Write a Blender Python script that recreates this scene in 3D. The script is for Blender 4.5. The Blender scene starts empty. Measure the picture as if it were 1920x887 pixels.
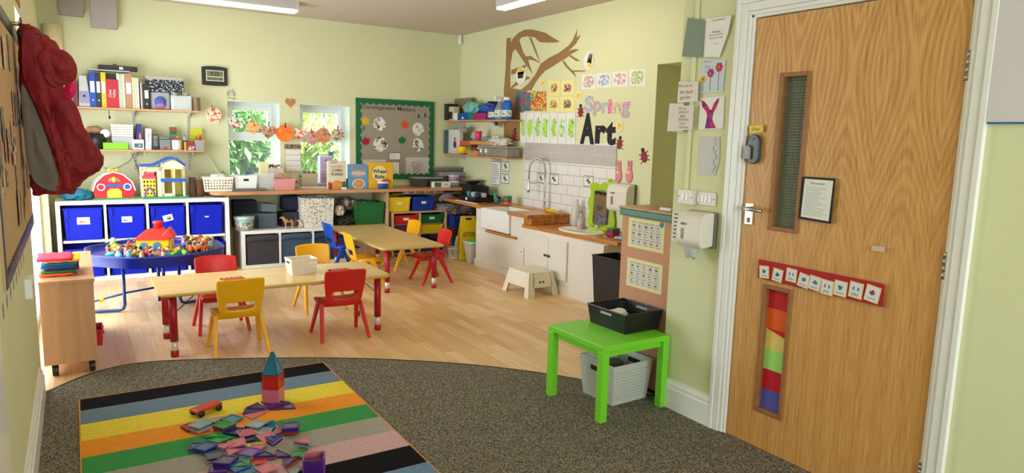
import bpy,bmesh,math,random
from math import sin,cos,pi,radians,sqrt,hypot
from mathutils import Vector,Matrix,noise
random.seed(7)
D=bpy.data
SC=bpy.context.scene
C=SC.collection

# ---------------------------------------------------------------- camera
F_PX=1289.0
YAW,PITCH,ROLL=radians(32.46),radians(8.23),radians(1.54)
CAM=Vector((0,0,1.425))
_F=Vector((sin(YAW)*cos(PITCH),cos(YAW)*cos(PITCH),-sin(PITCH)))
_R=Vector((cos(YAW),-sin(YAW),0))
_U=_R.cross(_F)
_R,_U=_R*cos(ROLL)+_U*sin(ROLL),-_R*sin(ROLL)+_U*cos(ROLL)
cam_data=D.cameras.new('camera')
cam_data.sensor_width=36
cam_data.lens=36*F_PX/1920
cam_data.clip_start=0.05
cam=D.objects.new('camera',cam_data)
C.objects.link(cam)
cam.matrix_world=Matrix(((_R.x,_U.x,-_F.x,CAM.x),(_R.y,_U.y,-_F.y,CAM.y),(_R.z,_U.z,-_F.z,CAM.z),(0,0,0,1)))
SC.camera=cam

def at(px,py,x=None,y=None,z=None):
    """the room point that the photograph shows at a pixel, on a wall, front or floor plane"""
    d=_R*((px-960)/F_PX) - _U*((py-443.5)/F_PX)+_F
    if x is not None:t=(x-CAM.x)/d.x
    elif y is not None:t=(y-CAM.y)/d.y
    else:t=(z-CAM.z)/d.z
    return CAM+d*t

# ---------------------------------------------------------------- world, lights, exposure
SC.view_settings.view_transform='Standard'
SC.view_settings.look='None'
SC.view_settings.gamma=1
SC.view_settings.use_curve_mapping=False
SC.view_settings.exposure=0.86
world=D.worlds.new('sky')
SC.world=world
world.use_nodes=True
bg=world.node_tree.nodes['Background']
bg.inputs[0].default_value=(0.80,0.90,1.0,1)
bg.inputs[1].default_value=2.6

def area(name,loc,rot,sx,sy,power,col):
    l=D.lights.new(name,'AREA')
    l.shape='RECTANGLE';l.size=sx;l.size_y=sy;l.energy=power;l.color=col
    o=D.objects.new(name,l);C.objects.link(o)
    o.location=loc;o.rotation_euler=rot
    return o
sun=D.lights.new('sun','SUN');sun.energy=17.0;sun.angle=radians(2);sun.color=(1,.96,.88)
so=D.objects.new('sun',sun);C.objects.link(so)
so.rotation_euler=Vector((-.35,.62,-.8)).to_track_quat('-Z','Y').to_euler()
# daylight: unseen fill lamp added at the rear wall, glazed door in the left wall
area('rear_fill_light',(1.25,-2.50,1.45),(radians(90),0,0),2.3,1.5,66,(.80,.91,1))
area('left_door_daylight',(-.40,5.75,1.15),(0,radians(-90),0),1.9,2.3,62,(.86,.94,1))
LAMP_W=9.0      # emission of the lit diffusers
LAMP_WARM=(1.0,.89,.70)

# ---------------------------------------------------------------- helpers
def s2l(c):
    return c/12.92 if c <= .04045 else ((c+.055)/1.055)**2.4
def rgb(r,g,b):
    return (s2l(r/255),s2l(g/255),s2l(b/255),1)

_mats={}
def mat(name,col,rough=.5,metal=0,var=0,vs=8,bump=0,bs=60,trans=0,alpha=1,emit=None,es=0,sub=0,coat=0,spec=None):
    """plain procedural material: colour with a little noise variation and a noise bump"""
    if name in _mats:return _mats[name]
    m=D.materials.new(name);m.use_nodes=True
    nt=m.node_tree;b=nt.nodes['Principled BSDF']
    if len(col) == 3:col=rgb(*col)
    b.inputs['Base Color'].default_value=col
    b.inputs['Roughness'].default_value=rough
    b.inputs['Metallic'].default_value=metal
    b.inputs['Transmission Weight'].default_value=trans
    b.inputs['Alpha'].default_value=alpha
    if coat:b.inputs['Coat Weight'].default_value=coat
    if spec is not None:b.inputs['Specular IOR Level'].default_value=spec
    if sub:
        b.inputs['Subsurface Weight'].default_value=sub
        b.inputs['Subsurface Radius'].default_value=(.02,.02,.02)
    if emit:
        b.inputs['Emission Color'].default_value=tuple(emit)+(1,) if len(emit) == 3 else emit
        b.inputs['Emission Strength'].default_value=es
    tc=None
    if var or bump:
        tc=nt.nodes.new('ShaderNodeTexCoord')
    if var:
        n=nt.nodes.new('ShaderNodeTexNoise');n.inputs['Scale'].default_value=vs;n.inputs['Detail'].default_value=4
        nt.links.new(tc.outputs['Object'],n.inputs['Vector'])
        mx=nt.nodes.new('ShaderNodeMix');mx.data_type='RGBA';mx.blend_type='MULTIPLY'
        mx.inputs[0].default_value=1
        rp=nt.nodes.new('ShaderNodeValToRGB')
        rp.color_ramp.elements[0].position=.3;rp.color_ramp.elements[1].position=.7
        a=1-var;rp.color_ramp.elements[0].color=(a,a,a,1);rp.color_ramp.elements[1].color=(1,1,1,1)
        nt.links.new(n.outputs['Fac'],rp.inputs[0])
        mx.inputs[6].default_value=col
        nt.links.new(rp.outputs[0],mx.inputs[7])
        nt.links.new(mx.outputs[2],b.inputs['Base Color'])
    if bump:
        n2=nt.nodes.new('ShaderNodeTexNoise');n2.inputs['Scale'].default_value=bs;n2.inputs['Detail'].default_value=3
        nt.links.new(tc.outputs['Object'],n2.inputs['Vector'])
        bp=nt.nodes.new('ShaderNodeBump');bp.inputs['Strength'].default_value=bump;bp.inputs['Distance'].default_value=.004
        nt.links.new(n2.outputs['Fac'],bp.inputs['Height'])
        nt.links.new(bp.outputs[0],b.inputs['Normal'])
    _mats[name]=m
    return m

def ramp(nt,stops,interp='LINEAR'):
    r=nt.nodes.new('ShaderNodeValToRGB');cr=r.color_ramp;cr.interpolation=interp
    while len(cr.elements) < len(stops):cr.elements.new(.5)
    for e,(p,c) in zip(cr.elements,stops):
        e.position=p;e.color=c if len(c) == 4 else rgb(*c)
    return r
def math_node(nt,op,a,b=None,c=None,clamp=False):
    n=nt.nodes.new('ShaderNodeMath');n.operation=op;n.use_clamp=clamp
    for i,v in enumerate((a,b,c)):
        if v is None:continue
        if isinstance(v,(int,float)):n.inputs[i].default_value=v
        else:nt.links.new(v,n.inputs[i])
    return n.outputs[0]
def new_mat(name):
    m=D.materials.new(name);m.use_nodes=True
    nt=m.node_tree
    tc=nt.nodes.new('ShaderNodeTexCoord')
    _mats[name]=m
    return m,nt,nt.nodes['Principled BSDF'],tc

def art(name,cols,scale=30,paper=(240,238,228),amount=.5,kind='noise',rough=.7):
    """child's painting: coloured blots over paper, by noise thresholds"""
    if name in _mats:return _mats[name]
    m,nt,b,tc=new_mat(name)
    base=None
    b.inputs['Roughness'].default_value=rough
    prev=None
    for i,c in enumerate(cols):
        mp=nt.nodes.new('ShaderNodeMapping');mp.inputs['Location'].default_value=(i*3.7+len(name)*.13,i*1.9,i*.77)
        nt.links.new(tc.outputs['Object'],mp.inputs[0])
        if kind == 'noise':
            n=nt.nodes.new('ShaderNodeTexNoise');n.inputs['Scale'].default_value=scale;n.inputs['Detail'].default_value=3
            out=n.outputs['Fac'];lo,hi=.5+(.5-amount)*.35,.5+(.5-amount)*.35+.03
        else:
            n=nt.nodes.new('ShaderNodeTexVoronoi');n.inputs['Scale'].default_value=scale
            out=n.outputs['Distance']
            out=math_node(nt,'SUBTRACT',1,out);lo,hi=1-amount*.6,1-amount*.6+.04
        nt.links.new(mp.outputs[0],n.inputs['Vector'])
        r=ramp(nt,[(lo,(0,0,0,1)),(hi,(1,1,1,1))])
        nt.links.new(out,r.inputs[0])
        mx=nt.nodes.new('ShaderNodeMix');mx.data_type='RGBA'
        nt.links.new(r.outputs[0],mx.inputs[0])
        if prev is None:mx.inputs[6].default_value=rgb(*paper)
        else:nt.links.new(prev,mx.inputs[6])
        mx.inputs[7].default_value=rgb(*c)
        prev=mx.outputs[2]
    nt.links.new(prev,b.inputs['Base Color'])
    return m

class MB:
    """collects shapes, links them as ONE mesh object"""
    def __init__(s):s.v=[];s.f=[];s.m=[];s.sm=[];s.cur=0;s.smooth=False
    def add(s,vs,fs,M=None):
        o=len(s.v)
        for p in vs:
            p=Vector(p)
            s.v.append(M@ p if M is not None else p)
        for f in fs:
            s.f.append([o+i for i in f]);s.m.append(s.cur);s.sm.append(s.smooth)
        return s
    def box(s,x0,x1,y0,y1,z0,z1,M=None):
        v=[(x0,y0,z0),(x1,y0,z0),(x1,y1,z0),(x0,y1,z0),(x0,y0,z1),(x1,y0,z1),(x1,y1,z1),(x0,y1,z1)]
        return s.add(v,[(0,3,2,1),(4,5,6,7),(0,1,5,4),(1,2,6,5),(2,3,7,6),(3,0,4,7)],M)
    def hexa(s,bot,top,M=None):
        return s.add(list(bot)+list(top),[(0,3,2,1),(4,5,6,7),(0,1,5,4),(1,2,6,5),(2,3,7,6),(3,0,4,7)],M)
    def lathe(s,prof,c=(0,0,0),n=20,M=None,sx=1,sy=1):
        vs=[];fs=[];k=len(prof)
        for i in range(n):
            a=2*pi*i/n
            for r,z in prof:vs.append((c[0]+r*cos(a)*sx,c[1]+r*sin(a)*sy,c[2]+z))
        for i in range(n):
            j=(i+1) % n
            for q in range(k-1):fs.append((i*k+q,j*k+q,j*k+q+1,i*k+q+1))
        if prof[0][0] > 1e-6:fs.append([i*k for i in range(n)][::-1])
        if prof[-1][0] > 1e-6:fs.append([i*k+k-1 for i in range(n)])
        return s.add(vs,fs,M)
    def cyl(s,a,b,r,r2=None,n=12):
        a=Vector(a);b=Vector(b);r2=r if r2 is None else r2
        d=(b-a);L=d.length
        q=d.to_track_quat('Z','Y').to_matrix().to_4x4()
        return s.lathe([(r,0),(r2,L)],n=n,M=Matrix.Translation(a)@ q)
    def prism(s,pts,z0,z1,M=None):
        n=len(pts)
        v=[(x,y,z0) for x,y in pts]+[(x,y,z1) for x,y in pts]
        a=sum(pts[i][0]*pts[(i+1)%n][1]-pts[(i+1)%n][0]*pts[i][1] for i in range(n))
        f=[list(range(n))[::-1],[n+i for i in range(n)]]+[(i,(i+1)%n,n+(i+1)%n,n+i) for i in range(n)]
        if a < 0:f=[list(q)[::-1] for q in f]
        return s.add(v,f,M)
    def ell(s,c,r,nu=14,nv=8,M=None):
        if not hasattr(r,'__len__'):r=(r,r,r)
        pr=[(sin(pi*i/nv),-cos(pi*i/nv)) for i in range(nv+1)]
        pr[0]=(0,-1);pr[-1]=(0,1)
        T=Matrix.Translation(c)@ Matrix.Diagonal((r[0],r[1],r[2],1))
        if M is not None:T=M@ T
        return s.lathe(pr,n=nu,M=T)
    def tube(s,pts,r,n=8,closed=False):
        pts=[Vector(p) for p in pts];k=len(pts);vs=[];fs=[]
        up=None
        for i,p in enumerate(pts):
            if closed:d=pts[(i+1)%k]-pts[i-1]
            else:d=pts[min(i+1,k-1)]-pts[max(i-1,0)]
            if d.length < 1e-9:d=Vector((0,0,1))
            d.normalize()
            if up is None:
                up=Vector((0,0,1)) if abs(d.z) < .9 else Vector((1,0,0))
            a=d.cross(up)
            if a.length < 1e-6:a=d.orthogonal()
            a.normalize();b=d.cross(a).normalized();up=-b if False else a.cross(d)
            rr=r[i] if hasattr(r,'__len__') else r
            for j in range(n):
                t=2*pi*j/n;vs.append(p+a*cos(t)*rr+b*sin(t)*rr)
        m=k if closed else k-1
        for i in range(m):
            i2=(i+1) % k
            for j in range(n):
                j2=(j+1) % n
                fs.append((i*n+j,i*n+j2,i2*n+j2,i2*n+j))
        if not closed:fs += [list(range(n))[::-1],[(k-1)*n+j for j in range(n)]]
        return s.add(vs,fs)
    def perf(s,A,B,Cc,Dd,nu,nv,hole=.55,m0=.12,m1=.14,diamond=False):
        """perforated wall: A bottom-left, B bottom-right, Cc top-right, Dd top-left"""
        A,B,Cc,Dd=map(Vector,(A,B,Cc,Dd))
        def P(u,v):return (A*(1-u)+B*u)*(1-v)+(Dd*(1-u)+Cc*u)*v
        for (a,b) in ((0,m0),(1-m1,1)):
            s.add([P(0,a),P(1,a),P(1,b),P(0,b)],[(0,1,2,3)])
        h=hole/2
        for j in range(nv):
            for i in range(nu):
                off=.0
                u0,u1=i/nu,(i+1)/nu;v0=m0+(1-m0-m1)*j/nv;v1=m0+(1-m0-m1)*(j+1)/nv
                cu,cv=(u0+u1)/2,(v0+v1)/2;du,dv=(u1-u0)*h,(v1-v0)*h
                if (i+j) % 2 and not diamond:dv *= .45
                elif not diamond:du *= .45
                o=[P(u0,v0),P(u1,v0),P(u1,v1),P(u0,v1)]
                if diamond:
                    q=[P(cu,cv-dv*1.5),P(cu+du*1.5,cv),P(cu,cv+dv*1.5),P(cu-du*1.5,cv)]
                    s.add(o+q,[(0,1,5,4),(1,2,6,5),(2,3,7,6),(3,0,4,7)])
                else:
                    q=[P(cu-du,cv-dv),P(cu+du,cv-dv),P(cu+du,cv+dv),P(cu-du,cv+dv)]
                    s.add(o+q,[(0,1,5,4),(1,2,6,5),(2,3,7,6),(3,0,4,7)])
        return s
    def mesh(s,name,mats):
        me=D.meshes.new(name)
        me.from_pydata([tuple(p) for p in s.v],[],s.f)
        if not isinstance(mats,(list,tuple)):mats=[mats]
        for m in mats:me.materials.append(m)
        me.polygons.foreach_set('material_index',s.m)
        me.polygons.foreach_set('use_smooth',s.sm)
        me.update()
        return me
    def build(s,name,mats,parent=None,loc=None,rot=None,bevel=0,seg=2,solid=0,weld=False,sub=0,off=None,sharp=None):
        if off is not None:
            off=Vector(off);s.v=[p-off for p in s.v]
        me=s.mesh(name,mats)
        if weld:
            bm=bmesh.new();bm.from_mesh(me);bmesh.ops.remove_doubles(bm,verts=bm.verts,dist=1e-5)
            bmesh.ops.recalc_face_normals(bm,faces=bm.faces);bm.to_mesh(me);bm.free()
        o=D.objects.new(name,me);C.objects.link(o)
        if parent:o.parent=parent
        if loc is not None:o.location=loc
        if rot is not None:o.rotation_euler=rot
        if solid:
            md=o.modifiers.new('thick','SOLIDIFY');md.thickness=solid;md.offset=0
        if bevel:
            md=o.modifiers.new('bevel','BEVEL');md.width=bevel;md.segments=seg;md.limit_method='ANGLE';md.angle_limit=radians(35)
            md.harden_normals=False
        if sub:
            md=o.modifiers.new('sub','SUBSURF');md.levels=sub;md.render_levels=sub
        return o

def tag(o,label=None,cat=None,group=None,kind=None):
    if label:o['label']=label
    if cat:o['category']=cat
    if group:o['group']=group
    if kind:o['kind']=kind
    return o
def thing(name,label,cat,loc=(0,0,0),rz=0,group=None,M=None):
    o=D.objects.new(name,None);C.objects.link(o)
    o.empty_display_size=.05
    if M is not None:o.matrix_world=M
    else:o.location=loc;o.rotation_euler=(0,0,rz)
    return tag(o,label,cat,group)
def struct(o):o['kind']='structure';return o
def copy_tree(o,parent=None):
    c=o.copy();C.objects.link(c)
    if parent:c.parent=parent
    for ch in list(o.children):copy_tree(ch,c)
    return c

# wall frames: local X runs right along the wall, Y up, Z out of the wall
PL={'back':(1,7.90,(1,0,0),(0,-1,0)),'sink':(0,4.19,(0,-1,0),(-1,0,0)),
      'door':(0,2.639,(0,-1,0),(-1,0,0)),'left':(0,-.22,(0,1,0),(1,0,0))}
def wp(pl,px,py,out=0):
    ax,v,u,n=PL[pl]
    v=v+n[ax]*out
    return at(px,py,x=v) if ax == 0 else at(px,py,y=v)
def wM(pl,p):
    ax,v,u,n=PL[pl];u=Vector(u);n=Vector(n);z=Vector((0,0,1))
    return Matrix(((u.x,z.x,n.x,p.x),(u.y,z.y,n.y,p.y),(u.z,z.z,n.z,p.z),(0,0,0,1)))
def loc2(pl,o,px,py,out=0):
    """pixel -> local 2D coordinates relative to wall point o"""
    p=wp(pl,px,py,out)-o;u=Vector(PL[pl][2])
    return (p.dot(u),p.z)
def wflat(name,label,cat,pl,pix,m,th=.002,out=0,group=None,parent=None):
    """flat shape with a pixel outline, lying on a wall"""
    cx=sum(p[0] for p in pix)/len(pix);cy=sum(p[1] for p in pix)/len(pix)
    o=wp(pl,cx,cy,out)
    pts=[loc2(pl,o,*p,out) for p in pix]
    mb=MB().prism(pts,0,th)
    ob=mb.build(name,m)
    ob.matrix_world=wM(pl,o)
    if label:tag(ob,label,cat,group)
    return ob
def wrect(name,label,cat,pl,x0,y0,x1,y1,m,th=.002,out=0,group=None,bevel=0):
    """upright rectangle between two pixel corners on a wall; returns object, width, height"""
    a=wp(pl,x0,y0,out);b=wp(pl,x1,y1,out);o=(a+b)/2;u=Vector(PL[pl][2])
    w=abs((b-a).dot(u));h=abs((b-a).z)
    ob=MB().box(-w/2,w/2,-h/2,h/2,0,th).build(name,m,bevel=bevel)
    ob.matrix_world=wM(pl,o)
    if label:tag(ob,label,cat,group)
    return ob,w,h

def text_mesh(s,w=None,h=None,th=.0006,bold=0,shear=0):
    cu=D.curves.new('lettering','FONT');cu.body=s;cu.align_x='CENTER';cu.align_y='CENTER'
    cu.resolution_u=3;cu.offset=bold;cu.shear=shear
    ob=D.objects.new('lettering',cu);C.objects.link(ob)
    dg=bpy.context.evaluated_depsgraph_get()
    me=D.meshes.new_from_object(ob.evaluated_get(dg))
    D.objects.remove(ob);D.curves.remove(cu)
    xs=[v.co.x for v in me.vertices];ys=[v.co.y for v in me.vertices]
    W=max(xs)-min(xs);H=max(ys)-min(ys);cx=(max(xs)+min(xs))/2;cy=(max(ys)+min(ys))/2
    if w and h:sx,sy=w/W,h/H
    elif w:sx=sy=w/W
    else:sx=sy=h/H
    vs=[((v.co.x-cx)*sx,(v.co.y-cy)*sy) for v in me.vertices]
    fs=[list(p.vertices) for p in me.polygons]
    D.meshes.remove(me)
    return vs,fs
def lettering(s,m,parent,x=0,y=0,z=.002,w=None,h=None,rot=0,name='lettering',bold=0,shear=0,M=None):
    """flat letters in the parent's local XY plane (or through matrix M)"""
    vs,fs=text_mesh(s,w,h,bold=bold,shear=shear)
    T=Matrix.Translation((x,y,z))@ Matrix.Rotation(rot,4,'Z')
    if M is not None:T=M@ T
    mb=MB().add([(a,b,0) for a,b in vs],fs,T)
    return mb.build(name,m,parent)
def lines_mb(mb,x0,x1,y0,y1,n,th=.0015,z=.0022,rag=.3,seed=0):
    """rows of small print, as thin bars"""
    r=random.Random(seed)
    for i in range(n):
        y=y1-(y1-y0)*(i+.5)/n
        x=x0
        end=x1-(x1-x0)*r.random()*rag
        while x < end:
            w=(x1-x0)*r.uniform(.05,.14)
            mb.box(x,min(x+w,end),y-th/2,y+th/2,z,z+.0003)
            x += w+(x1-x0)*.025
    return mb
FRONT=Matrix(((1,0,0,0),(0,0,-1,0),(0,1,0,0),(0,0,0,1)))   # local XY drawing -> XZ front facing -Y

# common materials
BLACK=mat('black_plastic',(26,25,26),.4)
WHITE=mat('white_plastic',(236,235,228),.35)
PAPER=mat('white_paper',(238,236,230),.8,var=.04,vs=20)
INK=mat('black_ink',(30,30,32),.7)
CHROME=mat('chrome',(215,215,215),.12,metal=1)
STEEL=mat('brushed_steel',(190,188,182),.35,metal=1)
GREY=mat('grey_plastic',(150,150,152),.5)
CARD=mat('brown_card',(168,128,88),.8,var=.08)
CLEAR=mat('clear_plastic',(235,238,240),.08,trans=.0,alpha=.32)
GLASS=mat('window_glass',(235,245,245),.02,alpha=.10)
YEL=mat('yellow_plastic',(246,178,8),.38,bump=.06,bs=300)
RED=mat('red_plastic',(206,26,24),.36,bump=.06,bs=300)
BLU=mat('blue_plastic',(16,72,180),.36,bump=.06,bs=300)
GRN=mat('green_plastic',(20,112,48),.45)
LIME=mat('lime_paint',(122,214,42),.4)
TRAYBLUE=mat('tray_blue',(0,26,176),.5,spec=.25)
# ================================================================ the room
LX,RX,BY,CZ,DX=-.22,4.19,7.90,2.668,2.639
WALL=mat('lime_wall_paint',(221,222,178),.75,var=.03,vs=2,bump=.12,bs=90)
CEIL=mat('ceiling_paint',(206,190,174),.85,var=.03,vs=3)
GLOSS=mat('white_gloss_paint',(238,236,232),.3)
UPVC=mat('white_upvc',(236,240,240),.25)

# floor: wood strip vinyl
def floor_mat():
    m,nt,b,tc=new_mat('wood_strip_vinyl')
    mp=nt.nodes.new('ShaderNodeMapping');mp.inputs['Rotation'].default_value=(0,0,pi/2)
    nt.links.new(tc.outputs['Object'],mp.inputs[0])
    br=nt.nodes.new('ShaderNodeTexBrick')
    br.offset=.37;br.offset_frequency=2;br.squash=1
    for k,v in (('Scale',1),('Brick Width',.42),('Row Height',.083),('Mortar Size',.0012),('Mortar Smooth',.1),('Bias',0)):
        br.inputs[k].default_value=v
    br.inputs['Color1'].default_value=(.0,.0,.0,1);br.inputs['Color2'].default_value=(1,1,1,1);br.inputs['Mortar'].default_value=(.05,.05,.05,1)
    nt.links.new(mp.outputs[0],br.inputs['Vector'])
    r=ramp(nt,[(0,(220,178,122)),(.35,(232,192,134)),(.7,(238,200,146)),(1,(246,212,162))])
    nt.links.new(br.outputs['Color'],r.inputs[0])
    mp2=nt.nodes.new('ShaderNodeMapping');mp2.inputs['Scale'].default_value=(42,2.2,1)
    nt.links.new(tc.outputs['Object'],mp2.inputs[0])
    n=nt.nodes.new('ShaderNodeTexNoise');n.inputs['Scale'].default_value=1;n.inputs['Detail'].default_value=6;n.inputs['Distortion'].default_value=.6
    nt.links.new(mp2.outputs[0],n.inputs['Vector'])
    r2=ramp(nt,[(.3,(.84,.82,.80,1)),(.65,(1,1,1,1))])
    nt.links.new(n.outputs['Fac'],r2.inputs[0])
    mx=nt.nodes.new('ShaderNodeMix');mx.data_type='RGBA';mx.blend_type='MULTIPLY';mx.inputs[0].default_value=1
    nt.links.new(r.outputs[0],mx.inputs[6]);nt.links.new(r2.outputs[0],mx.inputs[7])
    nt.links.new(mx.outputs[2],b.inputs['Base Color'])
    b.inputs['Roughness'].default_value=.36
    return m
def carpet_mat():
    m,nt,b,tc=new_mat('speckled_carpet')
    n=nt.nodes.new('ShaderNodeTexNoise');n.inputs['Scale'].default_value=190;n.inputs['Detail'].default_value=4;n.inputs['Roughness'].default_value=.75
    nt.links.new(tc.outputs['Object'],n.inputs['Vector'])
    r=ramp(nt,[(.36,(38,36,30)),(.5,(98,93,78)),(.62,(190,182,158))])
    nt.links.new(n.outputs['Fac'],r.inputs[0]);nt.links.new(r.outputs[0],b.inputs['Base Color'])
    bp=nt.nodes.new('ShaderNodeBump');bp.inputs['Distance'].default_value=.004;bp.inputs['Strength'].default_value=.7
    nt.links.new(n.outputs['Fac'],bp.inputs['Height']);nt.links.new(bp.outputs[0],b.inputs['Normal'])
    b.inputs['Roughness'].default_value=.95
    b.inputs['Specular IOR Level'].default_value=.1
    return m
struct(MB().box(-.6,5.2,-2.7,8.15,-.1,0).build('floor',floor_mat()))
struct(MB().box(-.6,5.2,-2.7,8.2,CZ,CZ+.12).build('ceiling',CEIL))

# back wall with two deep window openings
WZ=8.22                                   # outer face of the back wall
wins=[]
for (x0,y0,x1,y1) in ((425,188,527,327),(561,195,657,327)):
    a=at(x0,y0,y=BY);b_=at(x1,y1,y=BY)
    wins.append((a.x,b_.x,.82,a.z))
wins[0]=(wins[0][0],wins[0][1],.82,(wins[0][3]+wins[1][3])/2)
wins[1]=(wins[1][0],wins[1][1],.82,wins[0][3])
mb=MB()
zb,zt=.82,wins[0][3]
mb.box(-.6,5.2,BY,WZ,0,zb);mb.box(-.6,5.2,BY,WZ,zt,CZ)
mb.box(-.6,wins[0][0],BY,WZ,zb,zt);mb.box(wins[0][1],wins[1][0],BY,WZ,zb,zt);mb.box(wins[1][1],5.2,BY,WZ,zb,zt)
struct(mb.build('wall_back',WALL))
# left wall with the glazed door opening
GD0,GD1,GDZ=4.42,7.28,2.02
struct(MB().box(-.42,LX,-2.7,GD0,0,CZ).box(-.42,LX,GD1,BY,0,CZ).box(-.42,LX,GD0,GD1,GDZ,CZ).build('wall_left',WALL))
# sink wall with the alcove opening, a passage behind it
OP1=at(1226,250,x=RX).y;OP0=3.0;OPZ=at(1232,121,x=RX).z
struct(MB().box(RX,RX+.12,OP1,BY,0,CZ).box(RX,RX+.12,2.5,OP0,0,CZ).box(RX,RX+.12,OP0,OP1,OPZ,CZ)
       .box(RX+.12,RX+.75,OP1,OP1+.08,0,OPZ+.1).box(RX+.12,RX+.75,OP0-.08,OP0,0,OPZ+.1).box(RX+.67,RX+.75,OP0,OP1,0,OPZ+.1)
       .box(RX+.12,RX+.67,OP0,OP1,OPZ,OPZ+.1).build('wall_right',WALL))
# door wall
DL,DR,DT=2.145,1.236,1.985             # door leaf: far edge, near edge, top
WE=2.585
mb=MB()
mb.box(DX,DX+.12,DL+.012,WE,0,CZ).box(DX,DX+.12,-2.7,DR-.012,0,CZ).box(DX,DX+.12,DR-.012,DL+.012,DT+.012,CZ)
struct(mb.build('wall_door_side',WALL))
struct(MB().box(DX+.12,5.2,WE-.12,WE,0,CZ).build('wall_partition',WALL))
# corridor behind the door
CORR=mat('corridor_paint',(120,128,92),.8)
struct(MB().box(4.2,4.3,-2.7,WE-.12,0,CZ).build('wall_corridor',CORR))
# solid rear wall, with an unseen window frame added around the fill lamp
struct(MB().box(-.6,5.2,-2.7,-2.56,0,CZ).build('wall_rear',WALL))
mb=MB()
for x in (.06,1.22,2.39):mb.box(x,x+.05,-2.56,-2.49,.66,2.24)
for z in (.66,2.2):mb.box(.06,2.44,-2.56,-2.49,z,z+.05)
struct(mb.build('window_3_added',UPVC,bevel=.004))

# skirting boards
def skirt_prof(h=.165,d=.022):
    return [(0,0),(d,0),(d,h*.72),(d*.75,h*.76),(d*.75,h*.86),(d*.35,h*.95),(d*.3,h),(0,h)]
def skirting(name,pl,a,b_,h=.165):
    """runs along a wall from a to b"""
    ax=PL[pl][0];v=PL[pl][1];n=PL[pl][3]
    mb=MB();pr=skirt_prof(h)
    pts=[]
    for t in (a,b_):
        for d,z in pr:
            pts.append((v+n[0]*d,t,z) if ax == 0 else (t,v+n[1]*d,z))
    k=len(pr)
    fs=[list(range(k)),list(range(k,2*k))]+[(i,(i+1)%k,k+(i+1)%k,k+i) for i in range(k)]
    mb.add(pts,fs)
    return struct(mb.build(name,GLOSS,weld=True))
skirting('baseboard_left','left',2.24,4.24)
skirting('baseboard_door_side','door',2.235,WE)
skirting('baseboard_near','door',-2.5,1.13)
MBs=MB().box(DX,DX+.12,WE,WE+.02,0,.16)
struct(MBs.build('baseboard_corner',GLOSS,bevel=.004))
# near door frame post on the left wall
struct(MB().box(LX,LX+.03,1.2,2.19,0,2.1).build('trim_left',GLOSS,bevel=.003))

# carpet with curved edge
arc=[(LX,4.285),(-.19,4.30),(-.044,4.47),(.10,4.565),(.23,4.593),(.42,4.56),(.659,4.459),(.95,4.335),(1.248,4.185),(1.592,3.971),(1.948,3.70),(2.193,3.455),(2.39,3.215),(2.54,2.97),(2.66,2.72),(2.72,WE)]
def smooth(pts,it=2):
    for _ in range(it):
        q=[pts[0]]
        for i in range(len(pts)-1):
            a,b_=pts[i],pts[i+1]
            q += [(a[0]*.75+b_[0]*.25,a[1]*.75+b_[1]*.25),(a[0]*.25+b_[0]*.75,a[1]*.25+b_[1]*.75)]
        pts=q+[pts[-1]]
    return pts
arcs=smooth(arc)
struct(MB().prism([(LX,-2.56)]+arcs+[(DX,WE),(DX,-2.56)],0,.008).build('floor_carpet',carpet_mat()))
struct(MB().tube([(x,y,.004) for x,y in arcs[2:-2]],.0075,6).build('trim_1',BLACK))

# ---- back windows
def window_unit(nm,x0,x1,z0,z1):
    yo=BY+.20
    t=thing(nm,None,None,((x0+x1)/2,yo,z0));struct(t)
    w=(x1-x0)/2;h=z1-z0;ft=.045
    split=h*.56
    fr=MB()
    fr.box(-w,-w+ft,0,.07,0,h).box(w-ft,w,0,.07,0,h).box(-w+ft,w-ft,0,.07,0,ft).box(-w+ft,w-ft,0,.07,h-ft,h).box(-w+ft,w-ft,0,.07,split-ft/2,split+ft/2)
    fr.build('window_frame',UPVC,t,bevel=.003)
    s=MB();a=ft-.005;z2=split+ft/2-.004;z3=h-ft+.004;k=.05
    s.box(-w+a,-w+a+k,-.018,.05,z2,z3).box(w-a-k,w-a,-.018,.05,z2,z3).box(-w+a+k,w-a-k,-.018,.05,z2,z2+k).box(-w+a+k,w-a-k,-.018,.05,z3-k,z3)
    sash=s.build('top_sash',UPVC,t,bevel=.006)
    MB().box(-.05,.05,-.03,-.018,z2+.012,z2+.03).build('handle',WHITE,sash,bevel=.003)
    MB().box(-w+ft,w-ft,.03,.036,ft,split-ft/2).build('glass',GLASS,t)
    MB().box(-w+a+k,w-a-k,.01,.016,z2+k,z3-k).build('glass',GLASS,t)
    return t
window_unit('window_1',*wins[0]);window_unit('window_2',*wins[1])
# reveals painted pale, sills
REV=mat('reveal_paint',(226,236,226),.6)
for i,w in enumerate(wins):
    x0,x1,z0,z1=w
    struct(MB().box(x0,x0+.006,BY,BY+.2,z0,z1).box(x1-.006,x1,BY,BY+.2,z0,z1).box(x0,x1,BY,BY+.2,z1-.006,z1).build('trim_%d' % (i+2),REV))
    struct(MB().box(x0+.002,x1-.002,BY-.012,BY+.2,z0-.0,z0+.02).build('trim_%d' % (i+4),GLOSS,bevel=.004))
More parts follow.
